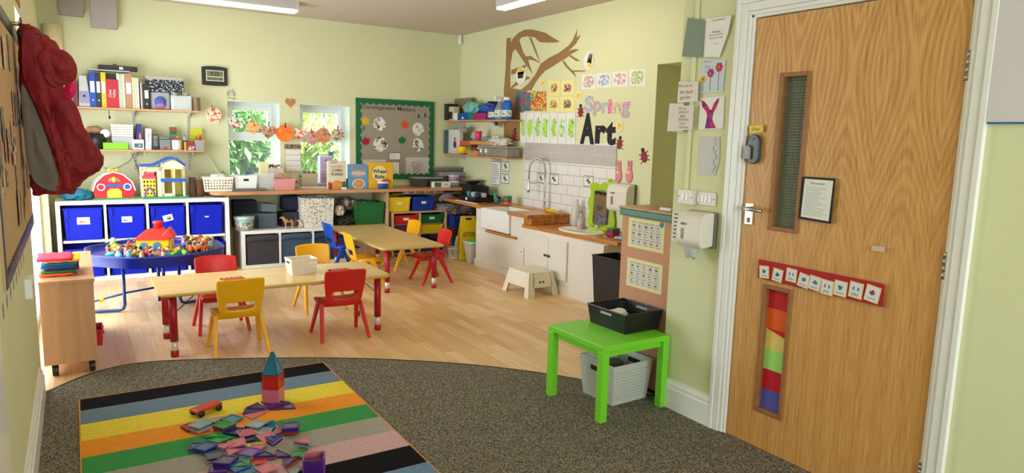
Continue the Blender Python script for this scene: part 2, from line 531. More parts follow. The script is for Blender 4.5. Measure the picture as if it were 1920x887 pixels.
# window latch on the right reveal
# ---- glazed door in left wall (white frames, clear panes)
t=thing('door_2',None,None,(-.32,(GD0+GD1)/2,0));struct(t)
hw=(GD1-GD0)/2
fr=MB()
for y in (-hw,-hw*.33-.03,hw*.33-.03,hw-.07):fr.box(-.03,.04,y,y+.07,0,GDZ)
for z in (0,.96,GDZ-.08):fr.box(-.028,.038,-hw,hw,z,z+.08)
fr.build('door_frame',UPVC,t,bevel=.004)
MB().box(0,.006,-hw+.06,hw-.06,.06,GDZ-.07).build('glass',GLASS,t)

# ---- oak door
def oak_mat():
    m,nt,b,tc=new_mat('oak_flame_veneer')
    sp=nt.nodes.new('ShaderNodeSeparateXYZ');nt.links.new(tc.outputs['Object'],sp.inputs[0])
    X,Y=sp.outputs[0],sp.outputs[1]
    ns=nt.nodes.new('ShaderNodeTexNoise');ns.inputs['Scale'].default_value=2.6;ns.inputs['Detail'].default_value=3
    mp=nt.nodes.new('ShaderNodeMapping');mp.inputs['Scale'].default_value=(2.2,.7,1);nt.links.new(tc.outputs['Object'],mp.inputs[0])
    nt.links.new(mp.outputs[0],ns.inputs['Vector'])
    wob=math_node(nt,'MULTIPLY',math_node(nt,'SUBTRACT',ns.outputs['Fac'],.5),.09)
    xs=math_node(nt,'ADD',X,math_node(nt,'MULTIPLY',wob,.45))
    # book-matched leaves
    fr=math_node(nt,'PINGPONG',math_node(nt,'ADD',xs,4.02),.125)
    ax=math_node(nt,'MULTIPLY',math_node(nt,'SQRT',math_node(nt,'ADD',math_node(nt,'MULTIPLY',fr,fr),.0008)),62.0)
    v=math_node(nt,'SUBTRACT',Y,1.72)
    v=math_node(nt,'ADD',v,math_node(nt,'MULTIPLY',wob,1.2))
    v=math_node(nt,'MAXIMUM',v,-.9)
    # smooth hump: flat low down (straight grain), steep arches in the middle, loops at the top
    t2=math_node(nt,'MULTIPLY',math_node(nt,'MULTIPLY',v,v),-14.0)
    e=math_node(nt,'MULTIPLY',math_node(nt,'POWER',math_node(nt,'ABSOLUTE',v),3.0),10.4)
    M_=math_node(nt,'ADD',t2,e)
    ph=math_node(nt,'ADD',ax,math_node(nt,'MULTIPLY',M_,3.2))
    sn=math_node(nt,'SINE',math_node(nt,'MULTIPLY',ph,4.6))
    ns2=nt.nodes.new('ShaderNodeTexNoise');ns2.inputs['Scale'].default_value=1;ns2.inputs['Detail'].default_value=5
    mp2=nt.nodes.new('ShaderNodeMapping');mp2.inputs['Scale'].default_value=(230,7,1);nt.links.new(tc.outputs['Object'],mp2.inputs[0])
    nt.links.new(mp2.outputs[0],ns2.inputs['Vector'])
    g=math_node(nt,'ADD',math_node(nt,'MULTIPLY',sn,math_node(nt,'MULTIPLY_ADD',math_node(nt,'MULTIPLY_ADD',Y,1.4,-1.2,clamp=True),.065,.03)),math_node(nt,'MULTIPLY',ns2.outputs['Fac'],.85))
    n3=nt.nodes.new('ShaderNodeTexNoise');n3.inputs['Scale'].default_value=3;n3.inputs['Detail'].default_value=2
    nt.links.new(mp.outputs[0],n3.inputs['Vector'])
    g=math_node(nt,'ADD',g,math_node(nt,'MULTIPLY',math_node(nt,'SINE',math_node(nt,'MULTIPLY',ph,1.3)),.04))
    r=ramp(nt,[(.12,(168,110,52)),(.36,(202,146,80)),(.58,(220,168,100)),(.8,(232,188,124))])
    nt.links.new(g,r.inputs[0]);nt.links.new(r.outputs[0],b.inputs['Base Color'])
    b.inputs['Roughness'].default_value=.42
    b.inputs['Coat Weight'].default_value=.15
    return m
OAK=oak_mat()
OAKD=mat('oak_beading',(160,108,58),.5,var=.2,vs=25)
dw=DL-DR
dM=wM('door',Vector((DX+.012,DL,0)))   # local X from far edge to near edge
door=D.objects.new('door_1',None);C.objects.link(door);door.matrix_world=dM;struct(door)
def dp(px,py):
    p=at(px,py,x=DX);return (DL-p.y,p.z)
# vision panels: beading outer corners
vt=(dp(1456,136)[0],dp(1516,133)[0],dp(1438,431)[1],dp(1456,138)[1])
vb=(dp(1423,531)[0],dp(1482,540)[0],dp(1409,770)[1],dp(1423,531)[1])
x0=(vt[0]+vb[0])/2;x1=(vt[1]+vb[1])/2
x0=dp(1448,290)[0];x1=dp(1506,290)[0]
zt0,zt1=dp(1438,433)[1]+.005,dp(1456,137)[1]
zb0,zb1=dp(1409,768)[1],dp(1425,531)[1]
leaf=MB()
e=.012
for (a0,a1,c0,c1) in ((0,x0+e,.006,DT),(x1-e,dw,.006,DT),(x0+e,x1-e,.006,zb0+e),(x0+e,x1-e,zb1-e,zt0+e),(x0+e,x1-e,zt1-e,DT)):
    leaf.box(a0,a1,c0,c1,-.044,0)
leaf.build('door_leaf',OAK,door)
def bead(z0,z1):
    q=MB();k=.019
    for (a0,a1,c0,c1) in ((x0,x0+k,z0,z1),(x1-k,x1,z0,z1),(x0+k,x1-k,z0,z0+k),(x0+k,x1-k,z1-k,z1)):
        q.box(a0,a1,c0,c1,-.026,.007)
    return q.build('beading',OAKD,door,bevel=.003)
bead(zt0,zt1);bead(zb0,zb1)
MB().box(x0+.012,x1-.012,zt0+.012,zt1-.012,-.026,-.022).build('glass',mat('wired_glass',(150,160,140),.06,alpha=.30),door)
wire=MB()
gx0,gx1,gz0,gz1=x0+.019,x1-.019,zt0+.019,zt1-.019
k=gx0-2
W_=.0006
x=gx0
while x < gx1:wire.box(x-W_,x+W_,gz0,gz1,-.0245,-.0235);x += .013
z=gz0
while z < gz1:wire.box(gx0,gx1,z-W_,z+W_,-.0243,-.0237);z += .013
wire.build('wire_mesh',mat('wire',(150,146,128),.4,metal=.6),door)
# lower pane filled with painted paper stripes
pc=[(90,92,190),(200,20,38),(172,236,120),(238,214,120),(242,100,30),(204,36,40)]
mb=MB();mm=[]
zz=zb0+.014;hh=(zb1-zb0-.028)
for i,c in enumerate(pc):
    mb.cur=i;mm.append(mat('painted_paper_%d' % i,c,.8,var=.08,vs=14))
    a=zz+hh*i/6;b_=zz+hh*(i+1)/6
    if i == 3:mb.hexa([(x0+.012,a,-.022),(x1-.012,a,-.022),(x1-.012,b_-.035,-.022),(x0+.012,b_,-.022)],[(x0+.012,a,-.021),(x1-.012,a,-.021),(x1-.012,b_-.035,-.021),(x0+.012,b_,-.021)])
    else:mb.box(x0+.012,x1-.012,a,b_,-.022,-.021)
mb.cur=5
mb.box(x0+.012,x1-.012,zz,zz+hh,-.0235,-.0225)
mb.build('painted_paper_pane',mm,door)
# hinges
for (py0,py1,px_) in ((94,152,1811),(471,524,1767),(862,900,1724)):
    a=at(px_,py0,x=DX).z;b_=at(px_,py1,x=DX).z
    q=MB();q.smooth=False
    q.box(dw-.004,dw+.016,b_,a,-.002,.0035)
    for j in range(4):
        z0_=b_+(a-b_)*j/4
        q.smooth=True
        q.cyl((dw+.006,z0_+.001,.008),(dw+.006,z0_+(a-b_)/4-.001,.008),.0078,n=12)
    q.build('hinge',STEEL,door)
# code lock and lever handle
def dbox(px0,py0,px1,py1):a=dp(px0,py0);b_=dp(px1,py1);return a[0],b_[0],b_[1],a[1]
a0,a1,c0,c1=dbox(1405,252,1423,308)
lk=MB();k=(a1-a0)/2;
pts=[((a0+a1)/2+k*cos(t),c1-k+k*sin(t)) for t in [pi*i/10 for i in range(11)]]+[((a0+a1)/2-k*cos(t),c0+k-k*sin(t)) for t in [pi*i/10 for i in range(11)]]
lock=lk.prism(pts,0,.022).build('code_lock',mat('lock_grey',(84,86,88),.35,metal=.5),door,bevel=.004)
MB().prism([(a0-.004,c0+.02),(a0+.026,c0+.02),(a0+.026,c0+.075),(a0+.016,c0+.085),(a0+.002,c0+.085),(a0-.004,c0+.07)],.022,.036).build('turn_knob',mat('knob_metal',(150,150,148),.5,metal=.4),lock,bevel=.004)
MB().cyl(((a0+a1)/2,c1-.02,.02),((a0+a1)/2,c1-.02,.024),.004).build('keyhole',BLACK,lock)
a0,a1,c0,c1=dbox(1397,381,1409,422)
hp=MB().box(a0,a1,c0,c1,0,.008).build('handle_plate',CHROME,door,bevel=.002)
mb=MB();mb.smooth=True
zc=c1-.022
mb.tube([((a0+a1)/2,zc,.004),((a0+a1)/2,zc,.045),((a0+a1)/2+.012,zc,.052),((a0+a1)/2+.10,zc-.002,.05)],.0085,10)
mb.build('lever_handle',CHROME,hp)
MB().box((a0+a1)/2-.008,(a0+a1)/2+.008,c0+.01,c0+.032,.008,.0105).build('coin_release',mat('release',(150,60,60),.3),hp,bevel=.001)
# frame and architrave
mb=MB()
def arch(y0,y1,z0,z1,vert=True):
    mb.box(DX-.012,DX+.05,y0,y1,z0,z1)
g=.004
# lining
mb.box(DX-.001,DX+.10,DL+g,DL+.03,0,DT+.03).box(DX-.001,DX+.10,DR-.03,DR-g,0,DT+.03).box(DX-.001,DX+.10,DR-.03,DL+.03,DT+g,DT+.03)
# architrave with three steps
for (a,b_,d) in ((.016,.034,.010),(.034,.07,.017),(.07,.092,.024)):
    mb.box(DX-d,DX,DL+a,DL+b_,0,DT+b_).box(DX-d,DX,DR-b_,DR-a,0,DT+b_).box(DX-d,DX,DR-a,DL+a,DT+a,DT+b_)
struct(mb.build('trim_door',GLOSS,bevel=.003))
# corridor display seen through the wired glass
mb=MB();mb.box(4.15,4.2,.4,2.4,.9,2.0)
tag(mb.build('display_board',mat('corridor_board',(92,76,52),.9,var=.3,vs=14)),'dim brown corridor display board seen through the narrow glass of the oak door','notice board')
bt=D.objects['display_board']
mb=MB();r=random.Random(2)
pts=[]
y=.4
while y < 2.4:mb.cyl((4.149,y,1.93),(4.13,y,1.93),.05,n=12);mb.cyl((4.149,y,.97),(4.13,y,.97),.05,n=12);y += .09
mb.build('scalloped_border',BLACK,bt)

# ---- ceiling lights
DIFF1=mat('lamp_diffuser_far',(244,240,214),.5,emit=(1,.84,.52),es=1.7)
DIFF2=mat('lamp_diffuser_lit',(255,250,235),.5,emit=LAMP_WARM,es=LAMP_W)
def fitting(name,label,loc,L,along,w,h,dm):
    t=thing(name,label,'ceiling light',loc,0 if along == 'x' else pi/2)
    MB().box(-L/2,L/2,-w/2,w/2,0,h).build('housing',mat('lamp_housing',(190,186,182),.5),t,bevel=.004)
    d=MB();n=int(L/.03)
    d.box(-L/2+.01,L/2-.01,-w/2+.008,w/2-.008,-.022,0)
    d.build('diffuser',dm,t,bevel=.008)
    MB().box(-L/2-.002,-L/2+.012,-w/2-.001,w/2+.001,-.024,h-.002).box(L/2-.012,L/2+.002,-w/2-.001,w/2+.001,-.024,h-.002).build('end_cap',mat('end_cap',(214,208,196),.5),t,bevel=.003)
    return t
e1=at(556,22,z=2.585)
fitting('ceiling_light','long prismatic strip light on the ceiling nearest the back wall',(e1.x-.8,e1.y,CZ-.075),1.6,'x',.17,.075,DIFF1)
e2=at(936,16,z=2.60)
fitting('ceiling_light','bright white tube light on the ceiling near the sink wall',(e2.x+.02,e2.y-.75,CZ-.06),1.5,'y',.11,.06,DIFF2)
for (x,y,lb) in ((.9,3.2,'added unseen tube light on the ceiling above the striped rug'),(1.1,-.8,'added unseen tube light on the ceiling behind the viewpoint')):fitting('ceiling_light',lb,(x,y,CZ-.06),1.5,'y',.11,.06,DIFF2)  # both lamps added out of view to brighten the near half of the room

# ---- outside: garden seen through the windows
LAWN=mat('lawn',(96,150,60),.9,var=.3,vs=6)
struct(MB().box(-8,14,8.3,26,-.05,.0).build('ground_outside',LAWN))
mb=MB();mb.box(-6,12,11.6,11.8,0,.86)
tag(mb.build('garden_wall',mat('pale_brick',(216,184,170),.9,var=.2,vs=10,bump=.5,bs=14)),'low pale pink brick garden wall outside the back windows','wall')
def leafy(name,label,c,r,m,n,s,seed):
    rr=random.Random(seed);mb=MB()
    for i in range(n):
        u=rr.uniform(-1,1);t=rr.uniform(0,2*pi);k=sqrt(1-u*u);q=rr.uniform(.72,1.04)
        p=Vector((c[0]+r[0]*k*cos(t)*q,c[1]+r[1]*k*sin(t)*q,c[2]+r[2]*u*q))
        M=Matrix.Translation(p)@ Matrix.Rotation(rr.uniform(0,6),4,'Z')@ Matrix.Rotation(rr.uniform(-1.3,1.3),4,'X')
        a=s*rr.uniform(.6,1.3)
        mb.add([(-a*.28,0,0),(0,-a,0),(a*.28,0,.01),(0,a,0)],[(0,1,2,3)],M)
    return tag(mb.build(name,m),label,'shrub','shrubs in the garden')
LEAF1=mat('leaf_bright',(168,214,90),.6,var=.35,vs=3);LEAF2=mat('leaf_dark',(96,160,76),.6,var=.4,vs=3);LEAF3=mat('leaf_pale',(206,226,140),.6,var=.3,vs=3)
def shrub_at(px,py,y,rx,rz,m,n,seed,lab):
    p=at(px,py,y=y);leafy('shrub',lab,(p.x,y,p.z),(rx,.8,rz),m,n,.13,seed)
shrub_at(452,275,10.6,.55,.5,LEAF2,2200,1,'dark green bush low behind the left window')
shrub_at(510,262,12.4,.8,.75,LEAF1,2600,2,'bright green bush right of centre behind the left window')
shrub_at(465,215,13.4,1.1,.9,LEAF1,3000,3,'tall light green bush at the top of the left window')
shrub_at(620,225,13.6,1.3,1.0,LEAF3,3200,4,'pale yellow-green bush filling the top of the right window')
shrub_at(600,285,11.1,.5,.4,LEAF3,1600,5,'low pale bush in the lower half of the right window')
shrub_at(560,300,14.5,3.5,1.6,LEAF1,4200,6,'wide hedge along the far end of the garden')
# ================================================================ furniture
LAM=mat('white_laminate',(232,230,224),.4)
BEECH=None
def wood(name,c1,c2,c3,axis=0,sc=1.0,rough=.45):
    m,nt,b,tc=new_mat(name)
    mp=nt.nodes.new('ShaderNodeMapping')
    s=[30*sc,30*sc,30*sc];s[axis]=1.6*sc
    mp.inputs['Scale'].default_value=s
    nt.links.new(tc.outputs['Object'],mp.inputs[0])
    n=nt.nodes.new('ShaderNodeTexNoise');n.inputs['Scale'].default_value=1;n.inputs['Detail'].default_value=5;n.inputs['Distortion'].default_value=.8
    nt.links.new(mp.outputs[0],n.inputs['Vector'])
    r=ramp(nt,[(.3,c1),(.5,c2),(.72,c3)])
    nt.links.new(n.outputs['Fac'],r.inputs[0]);nt.links.new(r.outputs[0],b.inputs['Base Color'])
    b.inputs['Roughness'].default_value=rough
    return m
W_TOP=wood('oak_worktop',(164,112,70),(192,138,92),(206,156,110),0,.7,.35)
W_TOPY=wood('varnished_worktop',(164,98,40),(190,122,56),(206,142,76),1,.7,.25)
W_PINE=wood('pine_shelf',(186,132,82),(206,152,100),(220,172,122),0,1)
W_PINEY=wood('pine_shelf_side',(176,122,72),(198,144,92),(212,162,112),1,1)
W_TABLE=wood('maple_table_top',(208,172,108),(222,188,126),(230,198,138),0,.6,.28)
W_BEECH=wood('beech_laminate',(188,136,92),(202,150,104),(210,160,116),2,.6,.4)
W_TRAYS=wood('light_ply',(176,142,98),(196,162,116),(208,176,132),2,1,.5)
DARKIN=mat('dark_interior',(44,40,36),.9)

# ---- cube shelf units
def cube_unit(name,label,x0,x1,y0,y1,z0,z1,nc,nr,t=.035,back=True):
    T=thing(name,label,'shelving unit',((x0+x1)/2,(y0+y1)/2,z0))
    w=(x1-x0)/2;d=(y1-y0)/2;h=z1-z0
    MB().box(-w,w,-d,d,h-t,h).build('top_panel',LAM,T,bevel=.002)
    MB().box(-w,w,-d,d,0,t).build('bottom_panel',LAM,T,bevel=.002)
    for s in (-1,1):
        MB().box(s*w-(t if s > 0 else 0),s*w+(t if s < 0 else 0),-d,d,t,h-t).build('side_panel',LAM,T,bevel=.002)
    cw=(2*w-2*t)/nc;ch=(h-2*t)/nr
    for i in range(1,nc):MB().box(-w+t+cw*i-.01,-w+t+cw*i+.01,-d+.003,d,t,h-t).build('divider',LAM,T,bevel=.001)
    for j in range(1,nr):
        for i in range(nc):MB().box(-w+t+cw*i+.01,-w+t+cw*(i+1)-.01,-d+.003,d,t+ch*j-.01,t+ch*j+.01).build('shelf',LAM,T,bevel=.001)
    if back:MB().box(-w+.01,w-.01,d-.008,d-.002,t,h-t).build('back_panel',mat('unit_back',(120,112,100),.8),T)
    return T
UX0,UX1,UY=-.175,1.285,7.34
cube_unit('cube_shelf_unit','white two-row cube shelf unit filled with deep blue trays beneath the toy barn',UX0,UX1,UY,UY+.39,0,.745,4,2)
K0,K1=1.40,2.52
cube_unit('cube_shelf_unit','low white three-compartment unit with fabric boxes under the wooden worktop',K0,K1,UY+.02,UY+.41,0,.395,3,1)

# deep trays: tapered box, side rim and front ribs
def tray(name,label,x,y,z,w,d,h,m,group=None,cat='storage tray',tilt=0,lab=None,flip=False):
    T=thing(name,label,cat,(x,y,z),tilt,group)
    k=.012;tb=.89
    mb=MB();a,b_=w/2,d/2;ab,bb=a*tb,b_*tb;th=.004
    def ring(s0,z):return [(-s0[0],-s0[1],z),(s0[0],-s0[1],z),(s0[0],s0[1],z),(-s0[0],s0[1],z)]
    R=[ring((ab,bb),0),ring((a-.008,b_-.008),h-.012),ring((a,b_),h-.012),ring((a,b_),h),ring((a-.012,b_-.012),h),ring((ab-.006,bb-.006),th)]
    vs=sum(R,[]);fs=[(3,2,1,0)]
    for q in range(5):
        for i in range(4):
            j=(i+1) % 4;fs.append((q*4+i,q*4+j,q*4+4+j,q*4+4+i))
    fs.append((20,21,22,23))
    mb.add(vs,fs)
    # moulded steps in the front: lug corners and ribs
    for s in (-1,1):
        mb.box(s*(a-.03)-.016,s*(a-.03)+.016,-b_-.004,-b_+.006,h*.70,h-.012)
        mb.hexa([(s*ab*.80-.004,-bb-.003,.01),(s*ab*.80+.004,-bb-.003,.01),(s*ab*.80+.004,-bb+.004,.01),(s*ab*.80-.004,-bb+.004,.01)],
                [(s*a*.80-.004,-b_+.004,h*.68),(s*a*.80+.004,-b_+.004,h*.68),(s*a*.80+.004,-b_+.011,h*.68),(s*a*.80-.004,-b_+.011,h*.68)])
    mb.build('tray_body',m,T,bevel=.003)
    if lab:
        lw,lh,lm,rot=lab
        yl=lambda zz:-(bb+(b_-.008-bb)*zz/h)-.0035
        zc=h*.60
        M=Matrix.Translation((0,yl(zc),zc))@ FRONT
        q=MB();q.box(-lw/2,lw/2,-lh/2,lh/2,0,.0012,M@ Matrix.Rotation(rot,4,'Z'))
        L=q.build('paper_label',PAPER,T)
        q=MB().box(-lw*.34,lw*.34,-lh*.30,lh*.22,.0013,.002,M@ Matrix.Rotation(rot,4,'Z'))
        q.build('picture',lm,L)
        q=MB();lines_mb(q,-lw*.3,lw*.3,lh*.26,lh*.42,1,.0035,0,0)
        q.v=[(M@ Matrix.Rotation(rot,4,'Z'))@ (v+Vector((0,0,.0013))) for v in q.v]
        q.build('print',INK,L)
    return T
cw=(UX1-UX0-.07)/4
P1=art('tray_picture_a',[(230,170,110),(200,120,70)],60,(244,226,200))
P2=art('tray_picture_b',[(236,206,90),(120,120,120)],60,(248,240,214))
P3=art('tray_picture_c',[(150,60,50),(60,60,60)],70,(240,236,230))
desc=[['deep blue tray with an orange picture label, top left compartment','deep blue tray with a yellow picture label, second along the top row','deep blue tray with a tilted postcard label, third along the top row','deep blue tray with a tiny blank label, at the right end of the top row'],
        ['deep blue tray at the left end of the bottom row','deep blue tray second along the bottom row, behind the table leg','deep blue tray third along the bottom row, behind the toy table','deep blue tray at the right end of the bottom row']]
for r_ in range(2):
    for i in range(4):
        lab=None
        if r_ == 0:lab=[(.10,.065,P1,0),(.085,.055,P2,0),(.085,.06,P3,.22),(.035,.014,PAPER,0)][i]
        z=.035 if r_ else .385
        tray('storage_tray',desc[r_][i],UX0+.035+cw*(i+.5),UY+.175,z,cw-.032,.33,.295 if not r_ else .27,TRAYBLUE,'deep blue trays of the cube unit',lab=lab)
# small toys piled in the top trays
def clutter(name,label,x0,x1,y0,y1,z,n,s,cols,seed,cat='toys',kind='stuff'):
    rr=random.Random(seed);mb=MB();ms=[mat('clutter_%d_%d_%d' % c,c,.5) for c in cols]
    for i in range(n):
        mb.cur=rr.randrange(len(cols))
        p=(rr.uniform(x0,x1),rr.uniform(y0,y1),z+rr.uniform(0,s*1.2));q=s*rr.uniform(.5,1)
        M=Matrix.Translation(p)@ Matrix.Rotation(rr.uniform(0,6),4,'Z')@ Matrix.Rotation(rr.uniform(-1,1),4,'X')
        k=rr.randrange(3)
        if k == 0:mb.box(-q,q,-q*.4,q*.4,-q*.35,q*.35,M)
        elif k == 1:mb.lathe([(q*.45,-q*.7),(q*.45,q*.7)],n=8,M=M)
        else:mb.ell((0,0,0),(q*.8,q*.5,q*.5),8,6,M)
    return tag(mb.build(name,ms),label,cat,kind=kind)
for i,(n,cols,lab) in enumerate([(26,[(30,30,34),(70,70,76),(20,20,30)],'dark small toys heaped in the third top blue tray'),(22,[(180,40,40),(40,140,70),(60,60,60),(210,120,40)],'red and green toys heaped in the right-hand top blue tray')]):
    xx=UX0+.035+cw*(i+2.5)
    clutter('toy_heap',lab,xx-.10,xx+.10,UY+.08,UY+.26,.385+.24,n,.028,cols,3+i)

# fabric boxes in the low unit
def fabric_box(label,x,y,z,w,d,h,m,group='fabric boxes of the low unit'):
    T=thing('fabric_box',label,'storage box',(x,y,z),0,group)
    mb=MB();a,b_=w/2,d/2
    mb.box(-a,a,-b_,b_,0,h*.97)
    mb.build('box_body',m,T,bevel=.008)
    q=MB()
    n=14;vs=[]
    for i in range(n+1):
        x_=-a-.002+(2*a+.004)*i/n
        vs += [(x_,-b_-.006-.003*sin(i*1.3),h*.80-.004*sin(i*.9)),(x_,-b_-.006,h-.004*sin(i*.5+1)),(x_,b_,h)]
    fs=[]
    for i in range(n):fs += [(i*3,i*3+3,i*3+4,i*3+1),(i*3+1,i*3+4,i*3+5,i*3+2)]
    q.smooth=True;q.add(vs,fs);q.build('lid_flap',m,T,solid=.004)
    return T
kw=(K1-K0-.07)/3
FB=[mat('charcoal_cloth',(62,60,62),.9,var=.15,vs=20,bump=.3,bs=200),mat('slate_blue_cloth',(62,84,106),.9,var=.15,vs=20,bump=.3,bs=200),mat('deep_slate_cloth',(50,66,88),.9,var=.15,vs=20,bump=.3,bs=200)]
for i,lb in enumerate(['charcoal fabric box in the left compartment of the low unit','slate blue fabric box in the middle compartment of the low unit','dark slate fabric box in the right compartment of the low unit']):
    fabric_box(lb,K0+.035+kw*(i+.5),UY+.02+.19,.035,kw-.03,.35,.305,FB[i])

# long worktop with rounded end
WT0,WT1,WTY,WTZ=1.13,3.98,7.385,.80
pts=[(WT0+.10,WTY)]+[(WT0+.10-.10*sin(t),WTY+.10-.10*cos(t)) for t in [pi/2*i/8 for i in range(9)]]+[(WT0,BY-.004),(RX-.02,BY-.004),(RX-.02,WTY+.25),(WT1,WTY)]
T=thing('worktop','long oak worktop under the windows with a rounded left end','worktop',(WT0,WTY,WTZ-.036))
MB().prism([(p[0]-WT0,p[1]-WTY) for p in pts],0,.036).build('top',W_TOP,T,bevel=.008)
MB().box(.145,.165,.02,.5,-.762,0).build('end_panel',W_BEECH,T,bevel=.002)
xq=at(727,390,y=7.42).x
MB().box(xq-WT0-.012,xq-WT0+.012,.03,.5,-.762,0).build('support_panel',W_TRAYS,T,bevel=.002)

# ---- sink run
SF=3.715
def sy(px,py):return at(px,py,x=SF).y
B0,B1=5.58,6.53    # belfast bay
CAB=mat('white_cabinet_paint',(232,226,212),.45,var=.03,vs=6)
T=thing('sink_cabinet','white painted sink cupboards with stepped wooden worktops along the right wall','cabinet',(SF,4.40,0))
o_=Vector((SF,4.40,0))
q=MB()
lowtop,hightop=.545,.67
q.box(0,RX-SF-.003,0,1.23,0,lowtop).box(0,RX-SF-.003,1.23,2.19,0,.43).box(0,RX-SF-.003,1.23,1.47,.43,hightop-.02).box(0,RX-SF-.003,2.06,2.19,.43,hightop-.02)
q.build('carcass',CAB,T,bevel=.003)
MB().box(-.012,0,-.012,2.20,0,.075).box(-.012,RX-SF-.003,-.012,0,0,.075).build('plinth',CAB,T,bevel=.003)
# doors: photo px 985..1066 over two doors
for (pa,pb,kx) in ((1000,1031,-1),(1031,1066,1)):
    ya,yb=sy(pa,460)-4.40,sy(pb,460)-4.40
    dd=MB().box(-.018,0,yb+.003,ya-.003,.135,.50).build('door',CAB,T,bevel=.003)
    yk=(yb+.028) if kx < 0 else (ya-.028)
    k=MB();k.smooth=True;k.lathe([(.006,0),(.006,.012),(.013,.018),(.013,.024),(.0,.028)],n=14,M=Matrix.Translation((-.018,yk,.335))@ Matrix.Rotation(-pi/2,4,'Y'));k.build('knob',mat('pewter',(70,66,60),.35,metal=.8),dd)
# slide-down panel with bolt
ya,yb=sy(942,470)-4.40,sy(983,490)-4.40
q=MB().box(-.016,0,yb,ya,.09,.335).build('access_panel',CAB,T,bevel=.002)
MB().box(-.020,-.016,yb+.03,yb+.04,.295,.305).build('screw',INK,q)
# wooden ledge below the sink
ya,yb=sy(915,438)-4.40,sy(970,452)-4.40
MB().box(-.035,.02,yb,ya+.01,.408,.433).build('ledge',W_TOPY,T,bevel=.008)
# worktops
q=MB().prism([(-.03,-.09),(RX-SF-.003,-.09),(RX-SF-.003,1.22),(-.03,1.22)],lowtop,lowtop+.034)
q.v=[v+Vector((.10 if (v.y < 0 and v.x < 0) else 0,0,0)) for v in q.v]
q.build('low_worktop',W_TOPY,T,bevel=.006)
q=MB();zt=hightop+.01
q.box(-.05,RX-SF-.003,1.10,1.47,hightop-.024,zt)
q.box(-.0,RX-SF-.003,1.10,1.22,lowtop+.034,hightop-.024)
q.box(.33,RX-SF-.003,1.47,2.06,hightop-.024,zt)
q.prism([(-.03,2.06),(RX-SF-.003,2.06),(RX-SF-.003,3.47),(.26,3.47),(.0,3.02)],hightop-.024,zt)
q.build('high_worktop',W_TOPY,T,bevel=.006)
# ceramic belfast sink
T=thing('belfast_sink','deep white ceramic butler sink set between the wooden worktops','sink',(SF-.02,5.88,.44))
sw,sd,sh=.575,.37,.222
q=MB();t_=.03
q.box(0,t_,0,sw,0,sh).box(sd-t_,sd,0,sw,0,sh).box(t_,sd-t_,0,t_,0,sh).box(t_,sd-t_,sw-t_,sw,0,sh).box(t_,sd-t_,t_,sw-t_,0,.03)
q.build('basin',mat('ceramic',(240,238,232),.15),T,bevel=.006)
q=MB();q.smooth=True;q.lathe([(.03,.03),(.03,.034),(0,.035)],(sd/2,sw/2,0));q.build('drain',CHROME,T)
# spring tap
T=thing('spring_tap','tall chrome spring-neck mixer tap behind the butler sink','tap',(SF+.40,5.86,.68))
q=MB();q.smooth=True
q.lathe([(.028,0),(.028,.012),(.02,.02),(.017,.10),(.012,.11),(.010,.36)],n=16)
q.build('tap_body',CHROME,T)
q=MB();q.smooth=True
q.tube([(0,0,.055),(-.02,-.03,.075),(-.03,-.06,.12)],.006,8);q.build('lever',CHROME,T)
cen=[(0,0,.34)];
R_=.105
for i in range(13):
    a=pi*i/12;cen.append((0-.03*(1-cos(a)),R_-R_*cos(a),.40+.13*sin(a)))
cen.append((-.06,2*R_,.30))
q=MB();q.smooth=True;q.tube(cen,.006,8);q.build('hose',mat('hose',(60,60,62),.4),T)
q=MB();q.smooth=True;sp_=[]
# spring coil around the arc
L=[];
for i in range(len(cen)-1):
    for j in range(8):L.append(Vector(cen[i]).lerp(Vector(cen[i+1]),j/8))
for i,p in enumerate(L):
    d=(L[min(i+1,len(L)-1)]-L[max(i-1,0)]).normalized();a_=d.cross(Vector((1,0,.01))).normalized();b_=d.cross(a_)
    for j in range(6):
        t=2*pi*j/6;nx=L[min(i+1,len(L)-1)]
        sp_.append(p.lerp(nx,j/6)+a_*cos(t)*.011+b_*sin(t)*.011)
q.tube(sp_,.0022,5);q.build('spring',CHROME,T)
q=MB();q.smooth=True;q.lathe([(.010,.09),(.013,.04),(.013,.0),(.017,-.02),(.016,-.05),(.0,-.05)],(-.06,2*R_,.22),n=14);q.build('spray_head',CHROME,T)
q=MB();q.smooth=True;q.tube([(0,0,.27),(-.05,2*R_-.01,.27)],.004,8);q.build('bracket',CHROME,T)
# oval wash basin in the low worktop
T=thing('wash_basin','small oval white basin with a scalloped rim in the low worktop','sink',(SF+.20,4.97,lowtop+.034))
q=MB();n=48;vs=[];fs=[]
prof=[(1.0,0),(1.0,.012),(.94,.016),(.86,.010),(.74,-.0),(.45,-.0)]
prof=[(1.0,.001),(1.0,.012),(.95,.016),(.86,.013),(.80,.004),(.0,.003)]
q.smooth=True
for i in range(n):
    a=2*pi*i/n;rr=1+.018*(i % 2)
    for (r,z) in prof:vs.append((cos(a)*.165*r*(rr if r > .9 else 1),sin(a)*.27*r*(rr if r > .9 else 1),z))
k=len(prof)
for i in range(n):
    j=(i+1) % n
    for p in range(k-1):fs.append((i*k+p,j*k+p,j*k+p+1,i*k+p+1))
q.add(vs,fs);q.build('basin',mat('basin_enamel',(232,228,208),.2),T)
q=MB();q.smooth=True
for s in (-1,1):
    q.lathe([(.016,0),(.016,.02),(.024,.03),(.024,.045),(.012,.052),(0,.053)],(.125,s*.045-.03,.012),n=12)
q.tube([(.125,-.03,.01),(.125,-.03,.05),(.09,-.03,.065),(.05,-.03,.05)],.009,8)
q.build('mixer_tap',CHROME,T)
q=MB();q.smooth=True;q.lathe([(.014,.004),(.014,.007),(0,.008)]);q.build('drain',CHROME,T)

